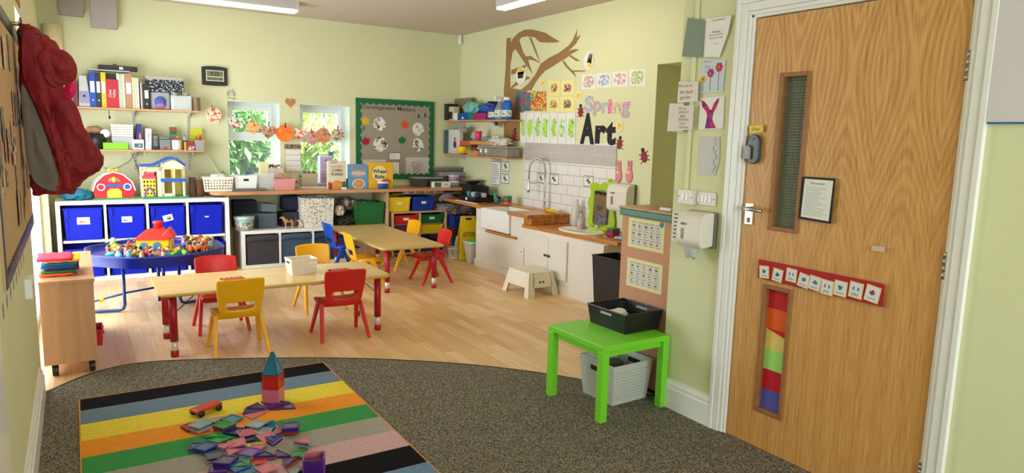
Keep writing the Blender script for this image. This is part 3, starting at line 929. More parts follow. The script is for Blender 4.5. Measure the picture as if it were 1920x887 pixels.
# tiles: metro splashback on the sink wall
def tiles(nm,c1,c2):
    m,nt,b,tc=new_mat(nm)
    br=nt.nodes.new('ShaderNodeTexBrick');br.offset=.5
    for k,v in (('Scale',1),('Brick Width',.20),('Row Height',.10),('Mortar Size',.003),('Mortar Smooth',.2),('Bias',0)):br.inputs[k].default_value=v
    br.inputs['Color1'].default_value=rgb(*c1);br.inputs['Color2'].default_value=rgb(*c1);br.inputs['Mortar'].default_value=rgb(*c2)
    nt.links.new(tc.outputs['Object'],br.inputs['Vector']);nt.links.new(br.outputs['Color'],b.inputs['Base Color'])
    bp=nt.nodes.new('ShaderNodeBump');bp.inputs['Strength'].default_value=.5;bp.inputs['Distance'].default_value=.003;bp.invert=True
    nt.links.new(br.outputs['Fac'],bp.inputs['Height']);nt.links.new(bp.outputs[0],b.inputs['Normal'])
    b.inputs['Roughness'].default_value=.18
    return m
TY1=wp('sink',984,320).y;TY0=wp('sink',1155,330).y;TZT=(wp('sink',984,267).z+wp('sink',1154,274).z)/2
TZM=wp('sink',1060,306).z
for nm,z0,z1,m in (('tile_splashback',.56,TZM,tiles('white_metro_tile',(232,230,224),(176,170,160))),('grey_tile_rows',TZM,TZT,tiles('grey_metro_tile',(186,178,172),(206,200,192)))):
    ob=MB().box(0,TY1-TY0,0,z1-z0,0,.009).build('trim_tiles',m)
    ob.matrix_world=wM('sink',Vector((RX,TY1,z0)));struct(ob)

# ---- step stool
T=thing('step_stool','cream plastic step stool with perforated top in front of the sink cupboard','stool',(3.515,5.185,0),radians(2))
SP=mat('cream_plastic',(236,228,206),.45)
H_=.215
tx,ty,bx,by=.135,.165,.175,.215
# legs: four corner legs splayed, aprons between
for sx in (-1,1):
    for s2 in (-1,1):
        q=MB()
        for (ax_) in (0,1):
            # L shaped leg: two plates
            if ax_ == 0:
                b0=(sx*bx,s2*by);b1=(sx*bx,s2*(by-.07));t0=(sx*tx,s2*ty);t1=(sx*tx,s2*(ty-.055));n_=(-sx*.008,0)
            else:
                b0=(sx*bx,s2*by);b1=(sx*(bx-.07),s2*by);t0=(sx*tx,s2*ty);t1=(sx*(tx-.055),s2*ty);n_=(0,-s2*.008)
            bot=[(b0[0],b0[1],0),(b1[0],b1[1],0),(b1[0]+n_[0],b1[1]+n_[1],0),(b0[0]+n_[0],b0[1]+n_[1],0)]
            top=[(t0[0],t0[1],H_),(t1[0],t1[1],H_),(t1[0]+n_[0],t1[1]+n_[1],H_),(t0[0]+n_[0],t0[1]+n_[1],H_)]
            q.hexa(bot,top)
        q.build('leg',SP,T,bevel=.002)
q=MB();fz=.085/H_
for sx in (-1,1):
    X0=bx+(tx-bx)*fz;Y0=by+(ty-by)*fz
    q.hexa([(sx*X0,-Y0*.7,.085),(sx*X0,Y0*.7,.085),(sx*(X0-.008),Y0*.7,.085),(sx*(X0-.008),-Y0*.7,.085)],[(sx*tx,-ty*.7,H_),(sx*tx,ty*.7,H_),(sx*(tx-.008),ty*.7,H_),(sx*(tx-.008),-ty*.7,H_)])
    q.hexa([(-X0*.7,sx*Y0,.085),(X0*.7,sx*Y0,.085),(X0*.7,sx*(Y0-.008),.085),(-X0*.7,sx*(Y0-.008),.085)],[(-tx*.7,sx*ty,H_),(tx*.7,sx*ty,H_),(tx*.7,sx*(ty-.008),H_),(-tx*.7,sx*(ty-.008),H_)])
q.build('apron',SP,T)
q=MB();q.perf((-tx,-ty,H_),(tx,-ty,H_),(tx,ty,H_),(-tx,ty,H_),6,8,.56,.07,.07,diamond=True)
q.build('perforated_top',SP,T,solid=.008)
q=MB()
for s in (-1,1):q.lathe([(.009,0),(.009,.003),(0,.004)],n=12,M=Matrix.Translation((-.01+s*.018,-(by+(ty-by)*.62)-.001,H_*.62))@ Matrix.Rotation(pi/2,4,'X'))
q.build('badge',INK,T)

# ---- children's tables
MAROON=mat('crimson_metal',(168,14,30),.4)
def kid_table(name,label,x0,x1,y0,y1,z,axis='x'):
    T=thing(name,label,'table',((x0+x1)/2,(y0+y1)/2,0))
    w=(x1-x0)/2;d=(y1-y0)/2;r=.05
    pts=[]
    for cx,cy,a0 in ((w-r,d-r,0),(-w+r,d-r,pi/2),(-w+r,-d+r,pi),(w-r,-d+r,1.5*pi)):
        for i in range(6):a=a0+pi/2*i/5;pts.append((cx+r*cos(a),cy+r*sin(a)))
    top=MB().prism(pts,z-.022,z).build('table_top',W_TABLE,T,bevel=.003)
    q=MB();q.tube([(p[0],p[1],z-.011) for p in pts],.0118,8,closed=True);q.build('edge_banding',mat('olive_edging',(196,168,84),.4),top)
    for sx in (-1,1):
        for s2 in (-1,1):
            lx,ly=sx*(w-.07),s2*(d-.075)
            q=MB();q.smooth=True;q.lathe([(.024,.10),(.024,z-.022)],(lx,ly,0),n=16);lg=q.build('leg',MAROON,T)
            q=MB();q.smooth=True;q.lathe([(.0215,.035),(.0215,.105)],(lx,ly,0),n=16);q.build('adjuster',mat('satin_chrome',(226,220,204),.35,metal=.35),lg)
            q=MB();q.smooth=True;q.lathe([(.024,0),(.024,.04),(.02,.042)],(lx,ly,0),n=16);q.build('foot',MAROON,lg)
            MB().tube([(lx-sx*.02,ly,z-.13),(lx-sx*.14,ly,z-.022)],.003,6).build('brace',INK,lg)
    return T
kid_table('children_table','long maple-topped children\'s table with crimson legs nearest the rug',.395,1.88,4.575,5.165,.42)
kid_table('children_table','maple-topped children\'s table standing end-on by the worktop',2.255,2.86,5.66,7.24,.42)

# ---- moulded chairs
def make_chair(m,label,loc,rz,group='moulded children\'s chairs'):
    """faces local +Y; backrest at -Y"""
    T=thing('children_chair',label,'chair',loc,rz,group)
    sh=.265
    # seat: dished grid
    q=MB();q.smooth=True
    nx,ny=10,8;vs=[];fs=[]
    for j in range(ny+1):
        v=j/ny;y=-.10+.235*v;hw_=.125+.018*v
        for i in range(nx+1):
            u=i/nx*2-1
            z=sh-.012*(1-u*u)*(1-.6*v)-(.022*max(0,v-.75)*4*max(0,v-.75)*4 if v > .75 else 0)
            vs.append((u*hw_,y,z))
    for j in range(ny):
        for i in range(nx):a=j*(nx+1)+i;fs.append((a,a+1,a+nx+2,a+nx+1))
    q.add(vs,fs);q.build('seat',m,T,solid=.009,bevel=0)
    q=MB();q.smooth=True
    # apron skirt below seat
    loop=[(-.125,-.10),(-.13,0),(-.14,.10),(-.12,.132),(.12,.132),(.14,.10),(.13,0),(.125,-.10),(.06,-.112),(-.06,-.112)]
    vs=[(x,y,sh+.002 if y < .12 else sh-.02) for x,y in loop]+[(x,y,sh-.03 if y < .12 else sh-.035) for x,y in loop]
    k=len(loop)
    q.add(vs,[(i,(i+1)%k,k+(i+1)%k,k+i) for i in range(k)]);q.build('seat_apron',m,T,solid=.006)
    # back: curved plate with a hand slot and side stems
    q=MB();q.smooth=True
    rows=[]   # (z, half width outer, y, slot halfwidth or 0)
    data=[(sh-.012,.118,-.108,0),(sh+.012,.125,-.118,0),(sh+.03,.128,-.124,.075),(sh+.055,.131,-.131,.088),(sh+.082,.134,-.138,.092),(sh+.10,.138,-.143,0),(sh+.14,.143,-.152,0),(sh+.19,.146,-.163,0),(sh+.225,.145,-.171,0),(sh+.242,.140,-.176,0)]
    N=12;vs=[];fs=[]
    for (z,hw_,y,sl) in data:
        for i in range(N+1):
            u=i/N*2-1
            if sl or True:
                s_=sl if sl else .082
                # columns 2 and 10 carry the slot edge
                e_=s_/hw_
                if i <= 3:u=-1+(1-e_)*i/3
                elif i >= 9:u=1-(1-e_)*(12-i)/3
                else:u=-e_+2*e_*(i-3)/6
            cz=0
            if z > sh+.23:cz=-.010*abs(u)**3
            vs.append((u*hw_,y-.028*(1-u*u),z+cz))
    for j in range(len(data)-1):
        for i in range(N):
            if data[j][3] and data[j+1][3] and 3 <= i < 9:continue
            a=j*(N+1)+i;fs.append((a,a+1,a+N+2,a+N+1))
    q.add(vs,fs);q.build('backrest',m,T,solid=.012,sub=1)
    for sx in (-1,1):
        for (fy,ty_) in ((-.172,-.055),(.135,.02)):
            q=MB();q.smooth=False
            a=.015;b_=.017;c_=.011;dd=.012
            X0=sx*.165;X1=sx*.134
            q.hexa([(X0-c_,fy-dd,0),(X0+c_,fy-dd,0),(X0+c_,fy+dd,0),(X0-c_,fy+dd,0)],[(X1-a,ty_-b_*1.5,sh-.01),(X1+a*.6,ty_-b_*1.5,sh-.01),(X1+a*.6,ty_+b_*1.5,sh-.01),(X1-a,ty_+b_*1.5,sh-.01)])
            q.build('leg',m,T,bevel=.005)
    return T
CH=[
    (YEL,'yellow moulded chair with its back to us at the left of the near table',(.838,4.645,0),0),
    (RED,'red moulded chair with its back to us at the right of the near table',(1.525,4.66,0),radians(-2)),
    (RED,'red moulded chair on the far left side of the near table',(.83,5.175,0),pi),
    (YEL,'yellow moulded chair on the far right side of the near table',(1.63,5.44,0),pi+radians(4)),
    (RED,'red moulded chair on the right side of the end-on table',(2.88,6.03,0),radians(88)),
    (YEL,'yellow moulded chair on the left side of the end-on table',(2.28,6.16,0),radians(-93)),
    (BLU,'blue moulded chair on the left side of the end-on table by the worktop',(2.33,6.965,0),radians(-88)),
    (YEL,'yellow moulded chair on the far right side of the end-on table',(2.90,6.80,0),radians(92)),
]
for m,lb,l,rz in CH:make_chair(m,lb,l,rz)

# ---- tuff tray on stand
TB=mat('deep_blue_tray',(8,34,132),.3);TF=mat('blue_tube',(18,58,120),.35)
tc_=(.50,5.98)
T=thing('play_tray_table','blue eight-sided play tray on a tubular stand','play tray',(tc_[0],tc_[1],0))
def octo(r,rot=pi/8,k=4):
    pts=[]
    base=[(r*cos(rot+2*pi*i/8),r*sin(rot+2*pi*i/8)) for i in range(8)]
    for i in range(8):
        a,b_,c_=Vector(base[i-1]),Vector(base[i]),Vector(base[(i+1) % 8])
        p0=b_.lerp(a,.16);p2=b_.lerp(c_,.16)
        for j in range(k+1):
            t=j/k;p=p0.lerp(b_,t).lerp(b_.lerp(p2,t),t);pts.append((p.x,p.y))
    return pts
q=MB();q.smooth=True
rg=[(octo(.415),.420),(octo(.43),.405),(octo(.475),.405),(octo(.50),.500),(octo(.51),.515),(octo(.52),.520),(octo(.53),.512),(octo(.53),.44),(octo(.522),.43)]
# outer skirt, rim, inner wall, floor
rg=[(octo(.505),.415),(octo(.515),.488),(octo(.52),.498),(octo(.51),.502),(octo(.498),.500),(octo(.49),.49),(octo(.48),.470),(octo(.46),.467)]
n=len(rg[0][0]);vs=[];fs=[]
for pr,z in rg:vs += [(x,y,z) for x,y in pr]
for j in range(len(rg)-1):
    for i in range(n):fs.append((j*n+i,j*n+(i+1)%n,(j+1)*n+(i+1)%n,(j+1)*n+i))
fs.append([(len(rg)-1)*n+i for i in range(n)])
q.add(vs,fs);q.build('tray',TB,T)
for path in ([(-.235,0,.43),(-.235,0,.06),(-.245,.003,.028),(-.27,.01,.016),(-.40,.04,.016),(-.50,.07,.016)],[(.16,.05,.43),(.16,.05,.06),(.17,.053,.028),(.195,.06,.016),(.35,.09,.016),(.45,.12,.016)],
             [(.02,.15,.43),(.02,.15,.03)],[(.06,.19,.43),(.06,.19,.03)]):
    q=MB();q.smooth=True;q.tube(path,.0125,10);q.build('stand_leg',TF,T)
q=MB();q.tube([(-.40,.22,.062),(-.37,.225,.066)],.016,8);q.build('yellow_clamp',YEL,T)
q=MB();q.smooth=True;q.tube([(-.50,.20,.05),(-.2,.25,.10),(.04,.19,.14)],.009,8);q.build('cross_bar',TF,T)

# ---- beech cabinet on castors, end on
T=thing('beech_cabinet','low beech cabinet on black castors against the left wall','cabinet',(-.085,5.06,0))
y0_,y1_=-.52,.52;x0_,x1_=-.125,.135;zt_=.56
q=MB();q.box(x0_-.002,x1_+.006,y0_-.01,y1_,zt_-.02,zt_);q.build('top_panel',W_BEECH,T,bevel=.002)
q=MB();q.box(x0_,x1_,y0_,y0_+.018,.075,zt_-.02);q.build('end_panel',W_BEECH,T,bevel=.001)
q=MB();q.box(x0_,x1_,y1_-.018,y1_,.075,zt_-.02);q.build('end_panel',W_BEECH,T,bevel=.001)
q=MB();q.box(x0_,x1_,y0_+.018,y1_-.018,.075,.093);q.build('bottom_panel',W_BEECH,T,bevel=.001)
q=MB();q.box(x0_,x0_+.008,y0_+.018,y1_-.018,.093,zt_-.02);q.build('back_panel',W_BEECH,T)
q=MB();q.box(x0_+.008,x1_-.01,y0_+.018,y1_-.018,.31,.326);q.build('shelf',W_BEECH,T,bevel=.001)
for cx in (x0_+.05,x1_-.03):
    for cy in (y0_+.05,y1_-.05):
        q=MB();q.smooth=True;q.cyl((cx-.015,cy,.034),(cx+.015,cy,.034),.034,n=18);q.smooth=False;q.box(cx-.016,cx+.016,cy-.02,cy+.02,.045,.075);q.build('castor',BLACK,T,bevel=.003)
# red trays peeping out of its open side
tray('storage_tray','red tray sticking out of the low beech cabinet',-.0,4.86,.094,.20,.18,.10,mat('red_tray',(196,20,26),.4),tilt=pi/2)
D.objects['storage_tray'].location=D.objects['storage_tray'].location

# ---- striped rug
rz_=.008
sb=[at(px,py,z=.014).y for px,py in ((611,679),(624,695),(639,714.5),(660.5,736.5),(680,759),(704,783),(729,809),(757,838),(786,870))]
sb += [sb[-1]-.145,sb[-1]-.29,sb[-1]-.43]
rx0=at(149,752,z=.014).x;rx1=(at(611,679,z=.014).x+at(805,887,z=.014).x)/2+.01
cs=[(24,22,24),(112,132,148),(232,210,70),(238,152,50),(66,150,80),(166,160,148),(206,170,170),(24,22,24),(112,140,170),(232,204,40),(236,142,28)]
T=thing('striped_rug','rug with bold horizontal coloured stripes and orange binding on the grey carpet','rug',((rx0+rx1)/2,(sb[0]+sb[-1])/2,rz_))
cx,cy=(rx0+rx1)/2,(sb[0]+sb[-1])/2
def rug_mat(i,c):return mat('rug_wool_%d' % i,c,.95,var=.14,vs=60,bump=.6,bs=160,spec=.1)
q=MB();mm=[]
for i,c in enumerate(cs):
    q.cur=i;mm.append(rug_mat(i,c));
    q.box(rx0-cx,rx1-cx,sb[i+1]-cy,sb[i]-cy,0,.007)
q.build('pile',mm,T)
q=MB();w_=(rx1-rx0)/2;h_=(sb[0]-sb[-1])/2
q.tube([(-w_,-h_,.004),(w_,-h_,.004),(w_,h_,.004),(-w_,h_,.004)],.005,6,closed=True)
q.build('binding',mat('orange_binding',(222,140,50),.8),T)

# ---- green side table
T=thing('side_table','bright lime green side table beside the notice-covered cabinet','table',(2.392,2.765,0),radians(1))
zt_=.405;
MB().box(-.232,.232,-.232,.232,zt_-.03,zt_).build('table_top',LIME,T,bevel=.003)
MB().box(-.21,.21,-.21,.21,zt_-.065,zt_-.03).build('apron',LIME,T,bevel=.001)
for sx in (-1,1):
    for s2 in (-1,1):MB().box(sx*.21-.022,sx*.21+.022,s2*.21-.022,s2*.21+.022,0,zt_-.03).build('leg',LIME,T,bevel=.003)

# ---- cabinet with green edged top and notices
GX=2.69;GY0,GY1=WE+.012,3.03;GZ=1.045
T=thing('notice_cabinet','tall cabinet with peach side and green-edged wooden top beside the doorway','cabinet',(GX,GY0,0))
PEACH=mat('peach_board',(206,152,116),.7,var=.05,vs=4)
MB().box(0,.62,0,GY1-GY0,.03,GZ-.05).build('body',PEACH,T,bevel=.003)
MB().box(.02,.60,.02,GY1-GY0-.02,0,.03).build('plinth',INK,T)
MB().box(-.014,.64,-.002,GY1-GY0+.012,GZ-.05,GZ-.012).build('green_edge',mat('green_edging',(20,112,84),.4),T,bevel=.004)
MB().box(-.02,.64,-.004,GY1-GY0+.018,GZ-.012,GZ).build('top',W_TOP,T,bevel=.004)
PL['cab']=(0,GX,(0,-1,0),(-1,0,0))
CREAMP=mat('cream_card',(236,228,170),.8)
for i,(a,b_) in enumerate((((1180,407),(1244,476)),((1177,482),(1240,553)))):
    ob,w,h=wrect('symbol_chart','cream chart of little picture cards, %s of the two on the peach cabinet' % ('upper','lower')[i],'poster','cab',a[0],a[1],b_[0],b_[1],CREAMP,th=.0015,group='symbol charts on the peach cabinet')
    for r_ in range(3):
        for c_ in range(5):
            q=MB();cw_,ch_=w*.155,h*.24
            xx=-w*.34+c_*w*.17;yy=h*.27-r_*h*.27
            q.box(xx-cw_/2,xx+cw_/2,yy-ch_/2,yy+ch_/2,.0016,.0022)
            cd=q.build('picture_card',mat('card_white',(222,218,210),.8),ob)
            q=MB();rr=random.Random(c_+r_*5+i*20)
            q.box(xx-cw_*.42,xx+cw_*.42,yy+ch_*.36,yy+ch_*.42,.0023,.0026).box(xx-cw_*.2,xx-cw_*.12,yy-ch_*.2,yy+ch_*.15,.0023,.0026).box(xx-cw_*.12,xx+cw_*rr.uniform(.05,.25),yy-ch_*rr.uniform(0,.2),yy+ch_*.05,.0023,.0026).box(xx-cw_*.3,xx+cw_*.3,yy-ch_*.42,yy-ch_*.36,.0023,.0026)
            q.build('drawing',mat('pencil',(90,88,92),.8),cd)
    if i == 0:
        q=MB();q.lathe([(.016,.0016),(.016,.003),(0,.0032)],(w*.42,h*.42,0));q.build('blue_dot',mat('blue_dot',(60,120,160),.5),ob)
# little white gadget on the cabinet top
p=at(1254,392,z=GZ+.01)
T=thing('remote_receiver','small white plastic gadget on the green-edged cabinet top','gadget',(min(max(p.x,GX+.05),GX+.2),p.y,GZ))
MB().box(-.03,.03,-.045,.045,0,.018).build('case',WHITE,T,bevel=.005)
MB().box(-.022,.022,-.034,.034,.018,.0195).build('panel',GREY,T)

# tall black bin
b0=at(1130,470,x=3.55)
T=thing('waste_bin','tall black plastic bin between the sink cupboard and the peach cabinet','bin',(3.62,4.10,0),radians(0))
q=MB();a,b_=.13,.17;H_=.50
q.hexa([(-a*.82,-b_*.82,0),(a*.82,-b_*.82,0),(a*.82,b_*.82,0),(-a*.82,b_*.82,0)],[(-a,-b_,H_),(a,-b_,H_),(a,b_,H_),(-a,b_,H_)])
q.f.pop(1);q.m.pop();q.sm.pop()
q.build('bin_body',BLACK,T,bevel=.012,solid=.003)
q=MB();q.tube([(-a,-b_,H_),(a,-b_,H_),(a,b_,H_),(-a,b_,H_)],.007,6,closed=True);q.build('rim',BLACK,T)
q=MB();q.box(-a*.95,a*.95,-b_*.95,b_*.95,H_-.12,H_-.118);q.build('liner',mat('bin_liner',(14,14,15),.4),T)

# ---- perforated baskets
def basket(name,label,loc,w,d,h,m,rz=0,nu=18,nv=7,taper=.86,group=None,cat='basket',handle=True,diamond=False,hole=.6,solid=.003):
    T=thing(name,label,cat,loc,rz,group)
    a,b_=w/2,d/2;c,e=a*taper,b_*taper
    q=MB()
    nd=max(4,int(nu*d/w))
    q.perf((-c,-e,0),(c,-e,0),(a,-b_,h),(-a,-b_,h),nu,nv,hole,.1,.12,diamond)
    q.perf((c,e,0),(-c,e,0),(-a,b_,h),(a,b_,h),nu,nv,hole,.1,.12,diamond)
    q.perf((c,-e,0),(c,e,0),(a,b_,h),(a,-b_,h),nd,nv,hole,.1,.12,diamond)
    q.perf((-c,e,0),(-c,-e,0),(-a,-b_,h),(-a,b_,h),nd,nv,hole,.1,.12,diamond)
    q.add([(-c,-e,0),(c,-e,0),(c,e,0),(-c,e,0)],[(0,1,2,3)])
    q.build('basket_body',m,T,solid=solid)
    q=MB();q.tube([(-a,-b_,h),(a,-b_,h),(a,b_,h),(-a,b_,h)],.005 if w > .15 else .003,6,closed=True);q.build('rim',m,T)
    if handle:
        k=min(.045,w*.16)
        for s in (-1,1):
            yy=b_*(taper+(1-taper)*.8)
            xx=a*(taper+(1-taper)*.8)
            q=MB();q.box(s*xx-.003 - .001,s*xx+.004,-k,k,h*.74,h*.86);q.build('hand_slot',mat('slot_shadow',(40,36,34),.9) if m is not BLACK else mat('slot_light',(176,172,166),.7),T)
    return T
GREYB=mat('pale_grey_basket',(200,200,190),.5)
basket('storage_basket','shallow black rattan-pattern basket on the green table',(2.53,2.795,.406),.27,.31,.105,BLACK,radians(1),16,5,.9,hole=.45)
q=MB();q.smooth=True
rr=random.Random(5)
for i in range(7):q.ell((2.51+rr.uniform(-.03,.03),2.80+rr.uniform(-.04,.04),.455+rr.uniform(0,.03)),(rr.uniform(.02,.04),rr.uniform(.02,.045),rr.uniform(.01,.022)),10,6,Matrix.Identity(4))
tag(q.build('cloth',mat('white_cloth',(226,218,206),.9,bump=.4,bs=40),bevel=0),'crumpled white cloth lying in the black basket','cloth')
basket('storage_basket','large pale grey rattan-pattern basket on the carpet under the green table',(2.49,2.80,.009),.29,.28,.22,GREYB,radians(2),20,10,.86,hole=.42)
q=MB();q.smooth=True
for i in range(10):q.ell((2.49+rr.uniform(-.07,.07),2.80+rr.uniform(-.07,.07),.155+rr.uniform(0,.03)),(rr.uniform(.03,.05),rr.uniform(.03,.06),rr.uniform(.015,.03)),10,6)
tag(q.build('clothes',mat('grey_fabric',(112,108,104),.9,var=.3,vs=18,bump=.4,bs=60)),'grey clothes stuffed in the large pale basket','clothes',kind='stuff')
basket('storage_basket','white perforated basket standing in the middle of the near table',(1.33,4.90,.421),.185,.155,.105,mat('ivory_basket',(232,224,206),.45),radians(3),13,6,.88,hole=.72)
# ================================================================ things on the walls
TREE=mat('brown_kraft_paper',(158,120,72),.85,var=.06,vs=10)
# ---- kraft paper tree on the sink wall: trunk and branches, each a cut-out in its own right
def shape(name,m,pl,pix,parent,th=.0015,out=.0):
    o=parent.matrix_world.translation
    pts=[loc2(pl,o,*p) for p in pix]
    return MB().prism(pts,out,out+th).build(name,m,parent)
o=wp('sink',965,180)
T=thing('paper_tree','brown paper tree with bare branches pasted on the wall above the art display','wall display',M=wM('sink',o))
shape('trunk',TREE,'sink',[(950,72),(958,70),(957,110),(957,165),(975,168),(992,168),(984,176),(981,265),(945,264),(945,168),(948,130)],T)
shape('arching_branch',TREE,'sink',[(962,72),(972,62),(983,56),(996,55),(1010,58),(1024,62),(1034,69),(1041,73),(1050,78),(1040,80),(1026,80),(1012,79),(1003,70),(990,68),(978,70),(974,76),(981,98),(990,112),(996,130),(999,140),(994,132),(980,112),(967,92),(961,98),(958,120),(956,85)],T,out=.0016)
shape('branch',TREE,'sink',[(992,68),(997,72),(1006,95),(1013,118),(1004,98)],T,out=.0032)
shape('branch',TREE,'sink',[(985,106),(996,105),(1004,111),(1014,119),(1000,113),(988,112)],T,out=.0032)
shape('branch',TREE,'sink',[(959,131),(975,126),(989,120),(984,128),(972,137),(959,140)],T,out=.0032)
shape('branch',TREE,'sink',[(972,150),(988,143),(996,146),(975,156),(960,166),(958,164)],T,out=.0032)
shape('main_limb',TREE,'sink',[(978,168),(990,158),(1004,140),(1014,120),(1030,108),(1047,100),(1066,86),(1074,76),(1083,55),(1081,70),(1089,66),(1080,82),(1066,96),(1078,92),(1086,93),(1072,101),(1060,110),(1048,117),(1036,125),(1022,133),(1012,144),(1004,155),(996,170)],T,out=.002)
shape('branch',TREE,'sink',[(1066,104),(1071,104),(1088,114),(1082,115)],T,out=.0032)
shape('twig',TREE,'sink',[(1055,114),(1058,114),(1065,124),(1073,132),(1097,132),(1098,134),(1076,135),(1081,145),(1070,134),(1060,124)],T,out=.0032)

def blot_painting(name,label,pl,x0,y0,x1,y1,m,paper=PAPER,group=None,out=.0,cat='painting',dy=0):
    """sheet of paper with a painted area of its own"""
    ob=wflat(name,label,cat,pl,[(x0,y0),(x1,y0+dy),(x1,y1+dy),(x0,y1)],paper,.0012,out,group)
    return ob
def painted(ob,m,k=.86,seed=0,n=22,wob=.12,z=.0012):
    vs=[v.co for v in ob.data.vertices]
    xs=[v.x for v in vs];ys=[v.y for v in vs]
    cx,cy=(min(xs)+max(xs))/2,(min(ys)+max(ys))/2;a,b_=(max(xs)-min(xs))/2*k,(max(ys)-min(ys))/2*k
    rr=random.Random(seed);pts=[]
    for i in range(n):
        t=2*pi*i/n;c,s_=cos(t),sin(t);q=1/max(abs(c),abs(s_))**.6*(1-wob*rr.random())
        pts.append((cx+a*c*q*.92,cy+b_*s_*q*.92))
    return MB().prism(pts,z,z+.0003).build('paint',m,ob)
# two densely painted squares
A1=art('folded_paint_violet',[(140,40,140),(30,110,190),(210,60,40),(20,140,120)],36,(60,70,120),.55)
A2=art('folded_paint_orange',[(232,110,30),(30,140,120),(200,40,50),(240,200,50)],36,(220,120,50),.5)
ob=blot_painting('painting','square symmetrical violet and blue painting left of the orange one','sink',967,173,995,208,A1,A1,'paintings on the art display',.003)
ob=blot_painting('painting','square symmetrical orange and green painting beside the violet one','sink',996,171,1024,208,A2,A2,'paintings on the art display',.003)
YP=mat('pale_yellow_paper',(240,228,150),.85)
hp=[art('hand_print_%d' % i,c,55,(240,228,150),.45) for i,c in enumerate(([(190,90,60),(90,60,40)],[(200,60,90),(230,130,40),(60,60,130)],[(60,80,60),(190,110,60)],[(50,50,50),(170,70,60),(60,110,80)]))]
for i,(a,lb) in enumerate((((1028,151,1050,180),'upper left of the four yellow hand print papers'),((1052,151,1077,179),'upper right of the four yellow hand print papers'),((1026,182,1050,210),'lower left of the four yellow hand print papers'),((1051,181,1077,210),'lower right of the four yellow hand print papers'))):
    ob=blot_painting('painting',lb,'sink',*a,hp[i],YP,'yellow hand print papers',.001)
    painted(ob,hp[i],.62,i)
# row of four pale paintings
cl=[[(120,200,190),(240,200,120),(200,130,180)],[(200,130,190),(130,190,220)],[(240,200,110),(190,150,200)],[(130,190,200),(230,210,100),(150,190,110)]]
for i,(a,lb) in enumerate((((1091,140,1117,167),'pale turquoise painting at the left of the top row'),((1119,137,1146,164),'pale pink and blue painting second in the top row'),((1149,134,1177,163),'pale yellow and lilac painting third in the top row'),((1180,130,1210,161),'pale blue-green painting at the right of the top row'))):
    ob=blot_painting('painting',lb,'sink',*a,None,PAPER,'pale paintings of the top row',.001)
    painted(ob,art('pale_paint_%d' % i,cl[i],42,(240,238,230),.5),.84,i+5)
# seven green tall paintings
xs=[975,987,1001,1015,1031,1046,1062,1079]
gl=[(90,190,90),(160,216,60),(80,184,90),(140,216,80),(140,206,90),(90,170,140),(110,206,90)]
gd=['leftmost','second','third','fourth','fifth','sixth, with sparse teal dabs','rightmost']
for i in range(7):
    ob=blot_painting('painting','tall strip painted green, %s of the seven strips above the tiles' % gd[i],'sink',xs[i]+.3,211+(i % 2),xs[i+1]-.3,266+i*.8,None,PAPER,'tall green paintings above the tiles',.0045)
    m=art('green_paint_%d' % i,[gl[i],gl[(i+3) % 7],(190,226,90)],22,(206,226,160) if i != 5 else (228,232,222),.62 if i != 5 else .4)
    p_=painted(ob,m,.78,i+20,wob=.35);
# white backing sheets under the green strips
ob=wrect('backing_strip','white paper border along the underside of the green strip paintings','paper','sink',973,264,1153,275,PAPER,th=.001,out=.0)
# letters
def wall_letter(ch,label,pl,x0,y0,x1,y1,m,bold=.06,out=.001,group=None,th=.003,cat='cut-out letter'):
    a=wp(pl,x0,y0);b_=wp(pl,x1,y1);o=(a+b_)/2;u=Vector(PL[pl][2])
    w=abs((b_-a).dot(u));h=abs((b_-a).z)
    vs,fs=text_mesh(ch,w,h,bold=bold)
    q=MB().add([(x,y,0) for x,y in vs],fs)
    ob=q.build('letter',m,solid=0)
    md=ob.modifiers.new('card','SOLIDIFY');md.thickness=th;md.offset=1
    ob.matrix_world=wM(pl,o+Vector(PL[pl][3])*out)
    return tag(ob,label,cat,group)
for ch,c in zip('Art',((1090,212,1114,271),(1117,235,1136,270),(1137,228,1154,273))):
    wall_letter(ch,'black letter %s of the word Art' % ch,'sink',*c,mat('black_card',(30,28,30),.8),.05,group='letters of the word Art')
SPR=[[(220,130,180),(150,200,190)],[(150,200,150),(210,150,180)],[(220,150,180),(160,190,200)],[(205,70,110),(220,160,180)],[(180,130,190),(220,210,130)],[(140,190,210),(220,140,160)]]
for i,(ch,c) in enumerate(zip('Spring',((1097,180,1112,210),(1113,190,1127,218),(1129,192,1140,213),(1141,186,1147,213),(1150,192,1164,213),(1166,191,1181,222)))):
    wall_letter(ch,'pastel scribbled letter %s of the word Spring' % ch,'sink',*c,art('spring_letter_%d' % i,SPR[i],30,tuple(int(.5*(a+b)+14) for a,b in zip(*SPR[i])),.5),.045,group='letters of the word Spring',th=.002)
